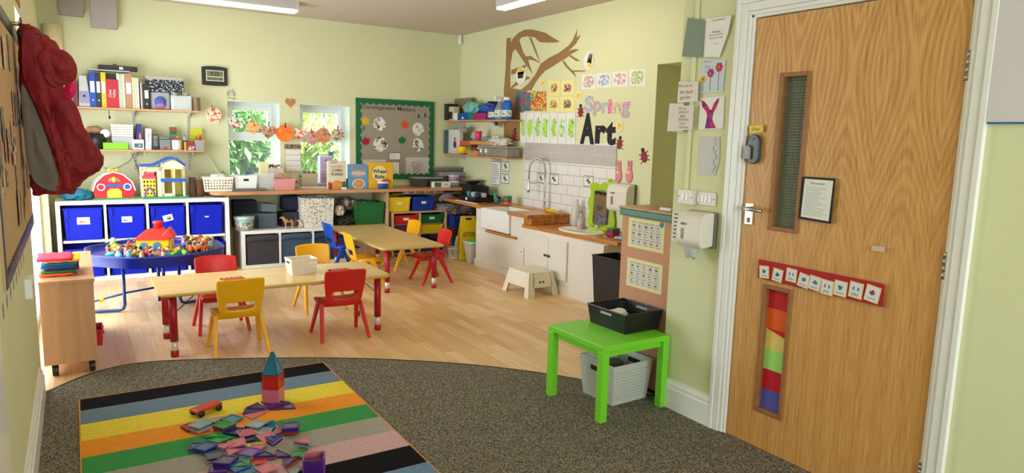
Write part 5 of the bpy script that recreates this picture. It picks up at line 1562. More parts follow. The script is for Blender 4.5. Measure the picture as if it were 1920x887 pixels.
# ---- garland of children's cut-outs on a string across the windows
gp=[(379,186),(400,198),(440,217),(473,226),(503,234),(536,243),(565,244),(585,244),(610,243),(630,240),(648,238),(663,236)]
gy=BY-.07
pts3=[at(px,py,y=gy) for px,py in gp]
sl=smooth([(p.x,p.z) for p in pts3],1)
tag(MB().tube([(sl[0][0]-.01,BY,sl[0][1]+.005)]+[(x,gy,z) for x,z in sl]+[(sl[-1][0]+.01,BY,sl[-1][1]+.003)],.0014,5).build('string',mat('string',(220,210,190),.8)),'thin string carrying the cut-out garland across the two windows','string')
GC=[((400,216),15,'round',[(214,70,50),(230,120,90)],(236,226,206),'cut-out with a big red scribble hanging left of the windows',(160,110,60)),
      ((442,230),15,'heart',[(60,130,70),(190,80,70)],(228,222,206),'green and red scribbled heart at the left window edge',(30,90,150)),
      ((474,238),15,'maple',[(220,100,30),(240,170,60)],(236,190,140),'orange sprinkled cut-out in the middle of the left window',(190,170,60)),
      ((503,247),16,'heart',[(170,70,50),(90,120,60),(200,90,70)],(214,160,140),'rust red patterned heart at the right of the left window',(30,110,160)),
      ((534,250),16,'fluff',[(240,96,20),(250,130,40)],(240,90,20),'fluffy bright orange cut-out between the windows',(50,40,60)),
      ((562,250),14,'heart',[(220,110,60),(210,60,50)],(236,214,190),'cream cut-out with orange and red marks right of the orange one',(170,190,60)),
      ((585,258),13,'round',[(190,80,70),(230,160,150)],(232,190,180),'grey and pink round cut-out in the right window',(180,90,50)),
      ((606,254),14,'fluff',[(60,130,70),(220,120,90)],(222,150,110),'green and peach cut-out in the right window',(150,170,60)),
      ((632,253),14,'maple',[(20,120,160),(120,150,50),(200,80,50)],(230,214,190),'blue and olive feathered cut-out at the end of the string',(180,100,50))]
for i,((px,py),s,kind,cc,base,lb,pc) in enumerate(GC):
    o=at(px,py,y=gy-.004);S=(at(px+s,py,y=gy-.004)-o).length
    M=Matrix(((1,0,0,o.x),(0,0,-1,o.y),(0,1,0,o.z),(0,0,0,1)))
    T=thing('garland_cutout',lb,'paper cut-out',M=M@ Matrix.Rotation(random.Random(i).uniform(-.15,.15),4,'Z')@ Matrix.Rotation(random.Random(i+9).uniform(-.25,.25),4,'Y'),group='cut-outs on the window string')
    rr=random.Random(i+40)
    if kind == 'heart':pts=[(x,y*.95) for x,y in heart(S)]
    elif kind == 'round':pts=[(S*cos(2*pi*j/24),S*1.02*sin(2*pi*j/24)) for j in range(24)]
    elif kind == 'fluff':pts=[(S*(1+.06*rr.uniform(-1,1))*cos(2*pi*j/40),S*(1+.06*rr.uniform(-1,1))*sin(2*pi*j/40)) for j in range(40)]
    else:pts=[(x,y) for x,y in leaf_pts(S*1.1,pi)]
    MB().prism(pts,0,.0016).build('paper_shape',art('garland_%d' % i,cc,30,base,.34 if i != 4 else .7),T)
    top=S*.85
    MB().box(-.005,.005,top-.022,top+.035,-.008,.010).build('peg',mat('peg_%d' % i,pc,.6),T,bevel=.002)

# ---- left wall: board, banner, labels
PL['lb']=(0,-.208,(0,1,0),(1,0,0))
q0=at(14,545,x=-.208);q1=at(0,8,x=-.208);yn=q0.y;yf=at(55,300,x=-.208).y;zb_=q0.z;zt2=(at(35,66,x=-.208).z)
T=thing('display_board','brown paper display board with black scalloped border on the left wall beside the coat','notice board',M=wM('left',Vector((LX,yn,zb_))))
Wb,Hb=yf-yn,zt2-zb_
MB().box(0,Wb,0,Hb,0,.010).build('backing_paper',mat('kraft_backing',(196,162,116),.85,var=.06,vs=8),T)
q=MB();k=.035
q.box(0,Wb,0,k,.0102,.013).box(0,Wb,Hb-k,Hb,.0102,.013).box(0,k,k,Hb-k,.0102,.013)
n=int(Wb/.07)
for i in range(n):
    x=Wb*(i+.5)/n
    for yy in (k,Hb-k):q.prism([(x+.026*cos(t),yy+.026*sin(t)) for t in [2*pi*j/12 for j in range(12)]],.0103,.0129)
q.build('scalloped_border',BLACK,T)
rr=random.Random(12)
pcs=[(200,190,172),(150,130,110),(120,110,104),(214,120,110),(90,80,74),(220,210,190),(180,150,130),(130,150,130)]
lcount=0
for i in range(34):
    x=rr.uniform(.08,Wb-.12);y=rr.uniform(.10,Hb-.2);w=rr.uniform(.05,.12);h=rr.uniform(.05,.15);
    ob=MB().box(x,x+w,y,y+h,.0102+.0012*(i % 6),.0112+.0012*(i % 6)).build('photo_print' if i % 3 else 'caption_slip',art('board_photo_%d' % (i % 8),[pcs[i % 8],pcs[(i+3) % 8]],26,pcs[(i*5+2) % 8],.5),T)
# peach and yellow bits near the board's right side
for (px,py,c,w,h) in ((44,205,(150,200,60),.04,.03),(50,300,(240,130,120),.05,.07),(40,390,(240,200,60),.03,.05)):
    p=loc2('left',T.matrix_world.translation,px,py);MB().box(p[0]-w,p[0]+w,p[1]-h,p[1]+h,.018,.019).build('coloured_slip',mat('slip_%d_%d' % (c[0],c[1]),c,.8),T)
# striped banner above the board
p=at(25,30,x=LX+.005);
y0=at(24,20,x=LX+.01).y;y1=at(62,20,x=LX+.01).y
T=thing('striped_banner','paper banner of faded rainbow stripes high on the left wall above the coat','banner',M=wM('left',Vector((LX,3.6,2.07))))
bc=[(186,150,150),(210,200,190),(126,150,160),(110,140,150),(150,160,90),(196,160,90),(206,140,90),(190,120,90)]
for i,c in enumerate(bc):MB().box(i*.16,i*.16+.158,0,.5,.002,.006).build('stripe',mat('banner_%d' % i,c,.85),T)
# row of little labels climbing away, socket
for i in range(10):
    y=2.35+i*.15
    ob=MB().box(-.022,.022,-.03,.03,0,.001).build('wall_label',mat('label_paper',(200,186,160),.8))
    ob.matrix_world=wM('left',Vector((LX,y,.835+.0*i)))
    MB().box(-.012,.012,-.02,.02,.001,.0014).build('letter_print',mat('label_print',(90,80,74),.8),ob)
    tag(ob,'small printed label under the left wall board, %s from the near end' % 'first second third fourth fifth sixth seventh eighth ninth tenth'.split()[i],'label','labels under the left wall board')
p=at(58,535,x=LX)
T=thing('thermostat','small white wall control box near the beech cabinet','control',M=wM('left',Vector((LX,at(57,538,x=LX+.02).y,at(57,538,x=LX+.02).z))))
MB().box(-.06,.06,-.045,.045,0,.03).build('case',WHITE,T,bevel=.004)
lettering('ideal',INK,T,0,0,.0305,w=.05)
# ================================================================ shelves and everything on them
def span(px0,px1,pyt,yf,zb):
    p=at((px0+px1)/2,pyt,y=yf)
    zz=(p.z+zb)/2
    # x at mid height: find pixels' x along the plane y=yf
    a=at(px0,(pyt+0)/1,y=yf).x;b_=at(px1,pyt,y=yf).x
    return a,b_,p.z-zb
def shelf(name,label,x0,x1,y0,y1,z,m,brackets,wall='back'):
    T=thing(name,label,'shelf',(x0,y0,z))
    MB().box(0,x1-x0,0,y1-y0,-.018,0).build('board',m,T,bevel=.002)
    for b_ in brackets:
        if wall == 'back':
            q=MB().hexa([(b_-x0-.008,y1-y0-.02,-.07),(b_-x0+.008,y1-y0-.02,-.07),(b_-x0+.008,y1-y0,-.07),(b_-x0-.008,y1-y0,-.07)],[(b_-x0-.008,.05,-.018),(b_-x0+.008,.05,-.018),(b_-x0+.008,y1-y0,-.018),(b_-x0-.008,y1-y0,-.018)])
        else:
            q=MB().hexa([(x1-x0-.02,b_-y0-.008,-.08),(x1-x0,b_-y0-.008,-.08),(x1-x0,b_-y0+.008,-.08),(x1-x0-.02,b_-y0+.008,-.08)],[(.05,b_-y0-.008,-.018),(x1-x0,b_-y0-.008,-.018),(x1-x0,b_-y0+.008,-.018),(.05,b_-y0+.008,-.018)])
        q.build('bracket',mat('bracket_white',(214,210,196),.4),T)
    return T
SY=7.66
S1=at(250,203.5,y=SY).z;S2=at(290,281,y=SY).z
sx0,sx1=at(128,200,y=SY).x,at(377,207,y=SY).x
s2x1=at(383,284,y=SY).x
bxs=[at(140,240,y=7.88).x,at(251,240,y=7.88).x,at(353,240,y=7.88).x]
shelf('wall_shelf','upper pine wall shelf loaded with ring binders on the back wall',sx0,sx1,SY,BY-.002,S1,W_PINE,bxs)
shelf('wall_shelf','lower pine wall shelf with baskets and stationery on the back wall',sx0,s2x1,SY,BY-.002,S2,W_PINE,bxs)
# slotted uprights
for i,(bx,lb) in enumerate(zip(bxs,('left','middle','right'))):
    T=thing('shelf_upright','%s white slotted upright carrying the two back wall shelves' % lb,'shelf support',(bx,BY,S2-.22),0,'slotted uprights')
    q=MB().box(-.012,.012,-.012,-.001,0,S1-S2+.20);q.build('rail',mat('bracket_white',(214,210,196),.4),T)
    q=MB()
    for j in range(22):q.box(-.004,.004,-.0125,-.0118,.02+j*.026,.034+j*.026)
    q.build('slots',INK,T)
# hooks under the lower shelf
for i,px in enumerate((240,271,302,334,362)):
    p=at(px,284,y=SY+.01);T=MB();T.smooth=True
    T.tube([(0,0,-.0),(0,0,-.022),(0,-.008,-.032),(0,-.016,-.024)],.003,6)
    tag(T.build('cup_hook',WHITE,loc=(p.x,SY+.03,S2-.018)),'white cup hook under the lower shelf, %s from the left' % ('first','second','third','fourth','fifth')[i],'hook','cup hooks')
# black handle dangling beneath the upper shelf
p=at(204,205,y=SY+.03)
T=MB();T.smooth=True;T.tube([(0,0,0),(0,0,-.05),(.003,0,-.06)],[.003,.003,.004],6).ell((.003,0,-.072),(.010,.006,.016));tag(T.build('utensil',BLACK,loc=(p.x,SY+.04,S1-.02)),'small black utensil hanging below the upper shelf','utensil')

def binder(px0,px1,pyt,col,label,spine=None,txt=None,yf=SY+.03,zb=None,d=.20,lean=0,grp='ring binders on the upper shelf',name='ring_binder',hole=True):
    zb=S1 if zb is None else zb
    x0,x1,h=span(px0,px1,pyt,yf,zb);w=x1-x0
    T=thing(name,label,'binder' if name == 'ring_binder' else 'folder',((x0+x1)/2,yf,zb+.0005),0,grp)
    if lean:T.rotation_euler=(0,lean,0)
    m=mat('binder_%d_%d_%d' % col,col,.45)
    q=MB();q.box(-w/2,w/2,0,.004,0,h).box(-w/2,-w/2+.002,.004,d,0,h).box(w/2-.002,w/2,.004,d,0,h)
    q.build('cover',m,T,bevel=.001)
    MB().box(-w/2+.003,w/2-.003,.012,d-.008,.004,h-.008).build('pages',PAPER,T)
    if spine:MB().box(-w*.34,w*.34,-.0012,0,h*.42,h*.74).build('spine_label',PAPER,T)
    if hole:MB().lathe([(.007,0),(.007,.001),(.004,.0011)],n=12,M=Matrix.Translation((0,-.0003,h*.2))@ Matrix.Rotation(pi/2,4,'X')).build('finger_ring',STEEL,T)
    if txt:lettering(txt,WHITE,T,0,h*.5,.0015,w=h*.42,rot=pi/2,M=FRONT)
    return T
binder(135,144,150,(110,40,60),'dark maroon book at the far left of the upper shelf',hole=False,name='folder',grp=None)
# dispenser bag of wipes
x0,x1,h=span(144,167,141,SY+.04,S1)
T=thing('wipes_dispenser','clear plastic pack with lilac label and round black hole left of the blue binder','dispenser',((x0+x1)/2,SY+.04,S1+.001));w=(x1-x0)/2
MB().hexa([(-w,0,0),(w*1.1,0,0),(w*1.1,.12,0),(-w,.12,0)],[(-w*.7,.03,h),(w*.6,.03,h),(w*.6,.09,h),(-w*.7,.09,h)]).build('pack',mat('frosted_plastic',(206,206,204),.3),T,bevel=.008)
MB().hexa([(-w*.8,-.002,h*.12),(w*.8,-.002,h*.12),(w*.8,.0,h*.12),(-w*.8,.0,h*.12)],[(-w*.75,.013,h*.5),(w*.7,.013,h*.5),(w*.7,.015,h*.5),(-w*.75,.015,h*.5)]).build('lilac_label',mat('lilac_label',(160,150,190),.6),T)
MB().lathe([(.012,0),(.012,.003),(0,.004)],n=14,M=Matrix.Translation((0,.008,h*.34))@ Matrix.Rotation(pi/2,4,'X')).build('round_hole',BLACK,T)
binder(165.5,177.5,135,(20,70,170),'blue ring binder on the upper shelf',True)
binder(178,187.5,136,(30,34,44),'black ring binder with a white label between the blue and yellow ones',True)
binder(188,197.5,136,(238,190,20),'yellow ring binder on the upper shelf',True)
binder(198,219,138,(40,40,26),'dark olive folder standing behind the red annual',yf=SY+.09,d=.14,hole=False,name='folder',grp=None)
x0,x1,h=span(197.5,221,149,SY+.02,S1)
T=thing('book','red book with white lettering between the yellow binder and pale folders','book',((x0+x1)/2,SY+.02,S1+.001))
MB().box(-(x1-x0)/2,(x1-x0)/2,0,.05,0,h).build('cover',mat('red_book',(190,18,40),.4),T,bevel=.001)
lettering('Chad\nValley',WHITE,T,0,h*.5,.0012,w=h*.30,rot=pi/2,M=FRONT)
fold=[(218,223,138,(232,232,220),'white comb-bound folder right of the red book'),(223.3,227.5,139,(176,206,170),'pale green folder right of the red book'),(227.8,232.5,139,(226,214,196),'cream paper wallet beside the kraft binder')]
for a in fold:binder(*a,hole=False,name='folder',grp='folders on the upper shelf')
binder(233,246.5,138,(176,134,96),'brown kraft ring binder with a white label',True,hole=False)
for a in ((247,250.5,145,(224,214,186),'cream folder right of the kraft binder'),(251,255,146,(222,222,150),'pale yellow folder near the middle of the upper shelf'),(255.5,259,146,(236,232,226),'white folder with a ragged edge on the upper shelf'),(259.5,262,153,(40,46,70),'thin navy folder on the upper shelf'),(262.5,265,155,(214,210,206),'thin pale folder right of the navy one'),(265.5,268,158,(120,70,60),'thin brown book before the black binder')):binder(*a,hole=False,name='folder',grp='folders on the upper shelf')
binder(268.5,279,157,(34,30,34),'black ring binder with pink and white label near the patterned box',True)
# things lying on top of the binders
zt=S1+span(170,240,134,SY+.06,S1)[2]
x0=at(164,130,y=SY+.06).x;x1=at(243,134,y=SY+.06).x
ob=MB().box(x0,x1,SY+.04,SY+.22,zt+.002,zt+.014).build('document_tray',mat('clear_grey',(190,188,176),.3),bevel=.003);tag(ob,'flat pale tray lying across the tops of the binders','tray')
x0=at(184,125,y=SY+.07).x;x1=at(258,130,y=SY+.07).x
T=thing('hole_punch','long black guillotine bar lying on top of the binders','paper trimmer',((x0+x1)/2,SY+.1,zt+.0145))
w=(x1-x0)/2
MB().box(-w,w,-.04,.04,0,.045).build('bar',BLACK,T,bevel=.006)
q=MB();q.tube([(-w*.25,0,.044),(-w*.2,0,.06),(-w*.1,0,.06),(-w*.05,0,.044)],.004,6);q.build('handle',BLACK,T)
MB().box(w*.05,w*.25,-.042,-.040,.01,.035).build('gauge',STEEL,T)
# patterned box, clear bag etc.
x0,x1,_=span(276,345,165,SY+.05,S1);zc=at(310,170,y=SY+.05).z;h=at(310,151,y=SY+.05).z-zc;w=(x1-x0)/2
# clear bag below
a0,a1,hb=span(281,319,172,SY+.03,S1)
T=thing('plastic_wallet','clear zip bag with a blue and violet roll inside, below the patterned box','bag',((a0+a1)/2,SY+.06,S1+.001));wb=(a1-a0)/2
MB().box(-wb,wb,0,.14,0,hb).build('bag_body',mat('clear_bag',(170,172,172),.2,alpha=.75),T,bevel=.015)
q=MB();q.smooth=True;q.lathe([(.02,0),(.05,0),(.05,.02),(.02,.02)],n=18,M=Matrix.Translation((.0,-.002,hb*.45))@ Matrix.Rotation(pi/2,4,'X'));q.build('blue_roll',mat('blue_label',(70,90,170),.5),T)
q=MB();q.smooth=True;q.ell((.0,-.01,hb*.25),(wb*.6,.015,hb*.18));q.build('violet_tape',mat('violet_tape',(170,110,160),.5),T)
T=thing('patterned_box','black box with white squiggles and a clear lid','box',((x0+x1)/2,SY+.05,S1+hb+.003))
h2=at(310,150,y=SY+.05).z-(S1+hb+.003)
MB().box(-w,w,0,.17,0,h2).build('box_body',art('squiggle',[(196,202,206)],60,(22,26,40),.36),T,bevel=.004)
MB().hexa([(-w,0,h2),(w,0,h2),(w,.17,h2),(-w,.17,h2)],[(-w-.015,.0,h2+.03),(w-.02,0,h2+.03),(w-.02,.17,h2+.03),(-w-.015,.17,h2+.03)]).build('clear_lid',CLEAR,T)
ob=MB().box(a0-.035,a0-.004,SY+.02,SY+.2,S1+.001,S1+hb*.98).build('file_box',BLACK,bevel=.002) if False else None
# supports behind: glass storage box and mesh pot
a0,a1,h=span(320,358,180,SY+.03,S1)
T=thing('storage_box','clear box of paper rolls on the upper shelf','box',((a0+a1)/2,SY+.03,S1+.001));w=(a1-a0)/2
q=MB();t=.003
q.box(-w,w,0,t,0,h).box(-w,w,.15-t,.15,0,h).box(-w,-w+t,t,.15-t,0,h).box(w-t,w,t,.15-t,0,h).box(-w,w,0,.15,0,t);q.build('box_body',CLEAR,T)
MB().box(-w*.55,w*.6,.02,.10,.004,h*.7).build('green_packet',mat('sage_packet',(168,176,130),.6),T,bevel=.004)
MB().box(-w*.95,-w*.6,.02,.06,.004,h*.8).build('white_packet',PAPER,T)
for i,(xx,r,c) in enumerate(((-w*.75,.018,(220,218,212)),(w*.35,.016,(200,196,190)))):
    q=MB();q.smooth=True;q.cyl((xx,.03,h+.018),(xx+.05,.09,h+.022),r);q.cur=1;q.cyl((xx-.0008,.0292,h+.018),(xx,.03,h+.018),r*.45);q.build('paper_roll',[mat('roll_%d' % i,c,.7),INK],T)
a0,a1,h=span(361,376,183,SY+.04,S1)
T=thing('mesh_pot','small wire mesh pot at the right end of the upper shelf','pot',((a0+a1)/2,SY+.07,S1+.001))
q=MB();r=(a1-a0)/2
for i in range(16):a=2*pi*i/16;q.add([(r*cos(a),r*sin(a),0),(r*cos(a+.25),r*sin(a+.25),0),(r*cos(a+.25),r*sin(a+.25),h),(r*cos(a),r*sin(a),h)],[(0,1,2,3)])
q.build('mesh_side',mat('mesh_bronze',(150,130,104),.5,metal=.4),T,solid=.002);q=MB();q.tube([(r*cos(2*pi*i/20),r*sin(2*pi*i/20),h) for i in range(20)],.002,5,closed=True);q.lathe([(r,0),(r,.004)],n=20);q.build('rim',STEEL,T)

# ---- lower shelf items
a0,a1,h=span(166,196,251,SY+.02,S2)
T=thing('storage_basket','black oval basket at the left of the lower shelf','basket',((a0+a1)/2,SY+.11,S2+.001))
q=MB();q.smooth=True;q.lathe([(.075,0),(.088,h),(.082,h),(.07,.006)],n=24,sy=1.05);q.build('basket_body',BLACK,T)
q=MB();
for j in range(3):q.tube([(.082*cos(2*pi*i/24)+0,.086*sin(2*pi*i/24),h*(.2+.25*j)) for i in range(24)],.003,5,closed=True)
q.build('weave',mat('basket_sheen',(60,60,62),.5),T)
q=MB();q.smooth=True;q.ell((0,0,0),(.05,.05,.04)).ell((-.045,.01,.0),(.04,.04,.035));tag(q.build('brown_parcel',mat('tan_bag',(172,128,96),.8,bump=.4),loc=((a0+a1)/2-.0,SY+.12,S2+h+.035)),'tan paper parcel in the black oval basket','parcel')
p=at(198,250,y=SY+.08)
q=MB();q.smooth=True;q.ell((0,0,0),(.046,.05,.042),18,12);tag(q.build('cotton_wool_ball',mat('cotton',(236,232,226),1,bump=.6,bs=70),loc=(p.x,SY+.085,p.z-.0)),'big white cotton wool ball beside the white basket','cotton wool')
a0,a1,h=span(193,240,268,SY+.01,S2)
GB2=MB().box(a0,a1,SY+.005,SY+.028,S2+.001,S2+.001+h).build('green_box',mat('neon_green',(130,220,20),.5),bevel=.003);tag(GB2,'flat neon green box at the front of the lower shelf','box')
a0,a1,h=span(209,251,257,SY+.05,S2)
w=(a1-a0)/2;T=thing('storage_tub','clear plastic tub of small things under the white basket','tub',((a0+a1)/2,SY+.05,S2+.001))
MB().hexa([(-w*.85,0,0),(w*.85,0,0),(w*.85,.14,0),(-w*.85,.14,0)],[(-w,0,h),(w,0,h),(w,.14,h),(-w,.14,h)]).build('tub_body',mat('cloudy_tub',(200,204,200),.25,alpha=.7),T,bevel=.005)
MB().box(-w*.4,w*.7,.01,.1,.01,h*.6).build('contents',art('tub_bits',[(190,120,130),(110,140,170)],60,(200,200,196),.5),T)
zb2=S2+h+.004
a0,a1,h=span(207,250,234,SY+.05,zb2)
basket('storage_basket','white perforated basket of marker pens on the lower shelf',((a0+a1)/2,SY+.12,zb2),a1-a0,.14,h,mat('ivory_basket',(232,224,206),.45),0,14,4,.9)
for i in range(9):
    q=MB();q.smooth=True;x_=a0+.02+i*(a1-a0-.03)/8;cc=[(190,40,90),(120,30,60),(40,110,80),(60,60,60),(170,210,90)][i % 5]
    q.lathe([(.007,0),(.007,.08),(.010,.082),(.010,.10),(0,.104)],n=10);
    tag(q.build('marker_pen',mat('pen_%d' % cc[0],cc,.4),loc=(x_,SY+.10+.015*(i % 3),zb2+.008),rot=(random.uniform(-.1,.1),random.uniform(-.1,.1),0)),'%s marker pen in the white basket on the lower shelf' % ['magenta','maroon','green','grey','lime'][i % 5],'pen','marker pens in the white basket')
# navy slanting binder and pink pot
a0,a1,h=span(252,259,232,SY+.06,S2)
binder(251,259,232,(30,40,130),'navy folder leaning to the right on the lower shelf',yf=SY+.07,zb=S2,d=.13,lean=.12,hole=False,name='folder',grp=None)
p=at(263,262,y=SY+.08);q=MB();q.smooth=True;q.lathe([(.012,0),(.012,.07),(.008,.075),(.008,.095),(0,.097)],n=14);tag(q.build('glue_stick',mat('pink_glue',(214,130,140),.5),loc=(p.x,SY+.07,S2+.062)),'small pink bottle standing behind the white timer','bottle')
a0,a1,h=span(248.5,270,262,SY+.01,S2)
T=thing('digital_timer','small white digital timer with a dark screen on the lower shelf','timer',((a0+a1)/2,SY+.01,S2+.001));w=(a1-a0)/2
MB().box(-w,w,0,.045,0,h).build('case',WHITE,T,bevel=.006)
MB().box(-w*.75,w*.75,-.0015,0,h*.18,h*.62).build('screen',mat('dark_screen',(20,30,34),.2),T)
lettering('18',mat('green_digits',(130,240,190),.5,emit=(.3,1,.7),es=1.2),T,w*.2,h*.4,.0025,h=h*.16,M=FRONT)
T=binder(271,282,241,(234,230,222),'white folder with black handwriting on its spine on the lower shelf',yf=SY+.02,zb=S2,lean=.05,hole=False,name='folder',grp=None,d=.18)
lettering('FIRE DRILL TESTS',INK,T,0,.085,.0015,w=.15,rot=-pi/2,M=FRONT)
# phone on its base
a0,a1,h=span(286,297,252,SY+.02,S2)
T=thing('cordless_phone','dark cordless phone standing on the lower shelf','phone',((a0+a1)/2,SY+.03,S2+.001));w=(a1-a0)/2
MB().box(-w*1.3,w*1.3,-.015,.06,0,.03).build('cradle',BLACK,T,bevel=.005)
hs=MB().box(-w,w,0,.028,.02,h).build('handset',mat('phone_slate',(50,58,70),.4),T,bevel=.006)
MB().box(-w*.65,w*.65,-.001,0,h*.68,h*.9).build('screen',mat('lcd',(112,116,88),.3),hs)
q=MB()
for i in range(3):
    for j in range(4):q.box(-w*.6+i*w*.42,-w*.6+i*w*.42+w*.3,-.0012,0,h*.25+j*h*.1,h*.25+j*h*.1+h*.06)
q.build('keypad',GREY,hs)
a0,a1,h=span(299,320,262,SY+.02,S2)
T=thing('storage_box','clear divided box of small bits right of the phone','box',((a0+a1)/2,SY+.02,S2+.001));w=(a1-a0)/2
MB().box(-w,w,0,.12,0,h).build('box_body',mat('smoky_clear',(110,116,112),.15,alpha=.6),T,bevel=.003)
MB().box(-w*.3,w*.3,-.012,-.001,0,.03).build('red_tin',mat('red_tin',(190,30,40),.4),T,bevel=.003)
q=MB();q.smooth=True
for i in range(6):q.ell((random.uniform(-w,w)*.7,.05,h+.012),(.02,.03,.015))
q.build('clear_lid',mat('smoky_clear2',(150,156,146),.15,alpha=.8),T)
# white tin with glue bottles
a0,a1,h=span(321,342,263,SY+.02,S2);r=(a1-a0)/2
T=thing('tin_pot','white ribbed tin holding glue and paint bottles','pot',((a0+a1)/2,SY+.06,S2+.001))
q=MB();q.smooth=True;q.lathe([(r*.95,0)]+[(r*(.95+.03*(i % 2)),h*i/9) for i in range(1,9)]+[(r,h),(r*.92,h),(r*.9,.01)],n=24);q.build('tin',mat('tin_white',(226,222,212),.35),T)
for i,(dx,c,c2,hh) in enumerate(((-.015,(214,70,30),(240,120,40),.10),(.012,(236,110,30),(250,220,60),.13),(.0,(230,226,220),(230,60,30),.105))):
    q=MB();q.smooth=True;q.lathe([(.014,0),(.014,hh*.7),(.007,hh*.8),(.006,hh*.85)],n=14);q.cur=1;q.lathe([(.008,hh*.85),(.003,hh),(0,hh)],n=10)
    tag(q.build('glue_bottle',[mat('bottle_%d_%d' % c[:2],c,.4),mat('nozzle_%d' % i,c2,.4)],loc=((a0+a1)/2+dx,SY+.06-.012+.02*(i % 2)*1.2,S2+.012)),('deep orange glue bottle in the white ribbed tin','orange glue bottle with a yellow nozzle in the white tin','white glue bottle with red nozzle in the white tin')[i],'bottle','glue bottles in the tin')
p=at(325,245,y=SY+.12)
ob=MB().box(-.03,.03,-.02,.02,-.035,.035).build('craft_box',mat('craft_green',(40,100,50),.5),loc=(p.x,SY+.15,p.z-.0),bevel=.004);tag(ob,'small green and red craft box behind the glue tin','box')
MB().box(-.02,.02,-.021,-.0205,.0,.03).build('red_patch',mat('red_tin',(190,30,40),.4),ob)
ob2=MB().box(-.03,.03,-.02,.02,0,p.z-.036-S2).build('stacked_box',mat('smoky_grey',(120,120,110),.5),loc=(p.x,SY+.15,S2+.001),bevel=.003);tag(ob2,'grey box beneath the small green craft box','box')
def pot(label,px0,px1,pyt,m,stuff,z,yf=SY+.04,square=False,name='pencil_pot',n=9,hh=.10,cat='pot',pname='pencil',zb=None,grp=None):
    a0,a1,h=span(px0,px1,pyt,yf,z);r=(a1-a0)/2
    T=thing(name,label,cat,((a0+a1)/2,yf+r,z+.001),0,grp)
    if square:
        q=MB();q.hexa([(-r*.8,-r*.8,0),(r*.8,-r*.8,0),(r*.8,r*.8,0),(-r*.8,r*.8,0)],[(-r,-r,h),(r,-r,h),(r,r,h),(-r,r,h)]);q.f.pop(1);q.m.pop();q.sm.pop();q.build('pot_body',m,T,solid=.003,bevel=.003)
    else:
        q=MB();q.smooth=True;q.lathe([(r*.8,0),(r,h),(r*.92,h),(r*.74,.006)],n=20);q.build('pot_body',m,T)
    rr=random.Random(int(px0));k=[]
    for i in range(n):
        x,y=rr.uniform(-r*.55,r*.55),rr.uniform(-r*.5,r*.5);c=stuff[i % len(stuff)]
        q=MB();H2=h+hh*rr.uniform(.25,.6);q.smooth=True;q.lathe([(.0035,0),(.0035,H2-.012),(.0008,H2)],n=6)
        tag(q.build(pname,mat('pencil_%d_%d_%d' % c,c,.5),loc=((a0+a1)/2+x*.6,yf+r+y*.6,z+.006),rot=(-y*2.5,x*3.5,0)),'%s in the %s' % (pname.replace('_',' '),label[:60]),pname.replace('_',' '),'%ss in the %s' % (pname.replace('_',' '),label[:60]))
    return T
pot('dark pencil pot with crayons near the right of the lower shelf',343,352,264,mat('pot_dark',(60,56,54),.5),[(30,30,30),(220,220,220),(40,60,50)],S2,n=7)
a0,a1,h=span(345,350,266,SY+.01,S2)
tag(MB().box(a0,a1-.003,SY+.005,SY+.03,S2+.001,S2+h).build('yellow_box',mat('amber_box',(240,150,20),.4),bevel=.002),'slim amber box at the shelf front','box')
a0,a1,h=span(351,365,265,SY+.01,S2)
T=thing('crayon_box','red box with a pink and white front on the lower shelf','box',((a0+a1)/2,SY+.01,S2+.001));w=(a1-a0)/2
MB().box(-w,w,0,.05,0,h).build('box_body',mat('brick_red',(150,50,40),.5),T,bevel=.003)
MB().box(-w*.9,w*.9,-.001,0,.003,h*.42).build('front_label',art('pink_label',[(220,110,120),(90,70,100)],60,(230,210,210),.4),T)
pot('grey pot crammed with red pencils at the right end of the lower shelf',365,383,263,mat('pot_grey',(160,158,156),.5),[(200,40,40),(220,80,50),(180,30,60)],S2,SY+.01,True,n=14)
# lime card holders above
a0,a1,h=span(357,380,241,SY+.14,S2)
T=thing('leaflet_holder','translucent yellow-green holder behind the pots','holder',((a0+a1)/2,SY+.15,S2+.001));w=(a1-a0)/2
MB().box(-w,w,.03,.036,0,h).build('back_leaf',mat('acid_yellow',(206,206,30),.4),T);MB().box(-w,w,0,.004,0,h*.52).build('front_leaf',mat('acid_green',(170,200,30),.4),T)

# cables under the shelf
q=MB();q.smooth=True
for pix in ([(252,287),(243,302),(222,314),(208,318),(194,314)],[(246,287),(256,310),(262,330),(272,352)]):
    q.tube([at(*p_,y=BY-.02) for p_ in pix],.0025,5)
tag(q.build('cable',mat('grey_cable',(96,92,80),.6)),'thin cables drooping from the lower shelf to the barn','cable')

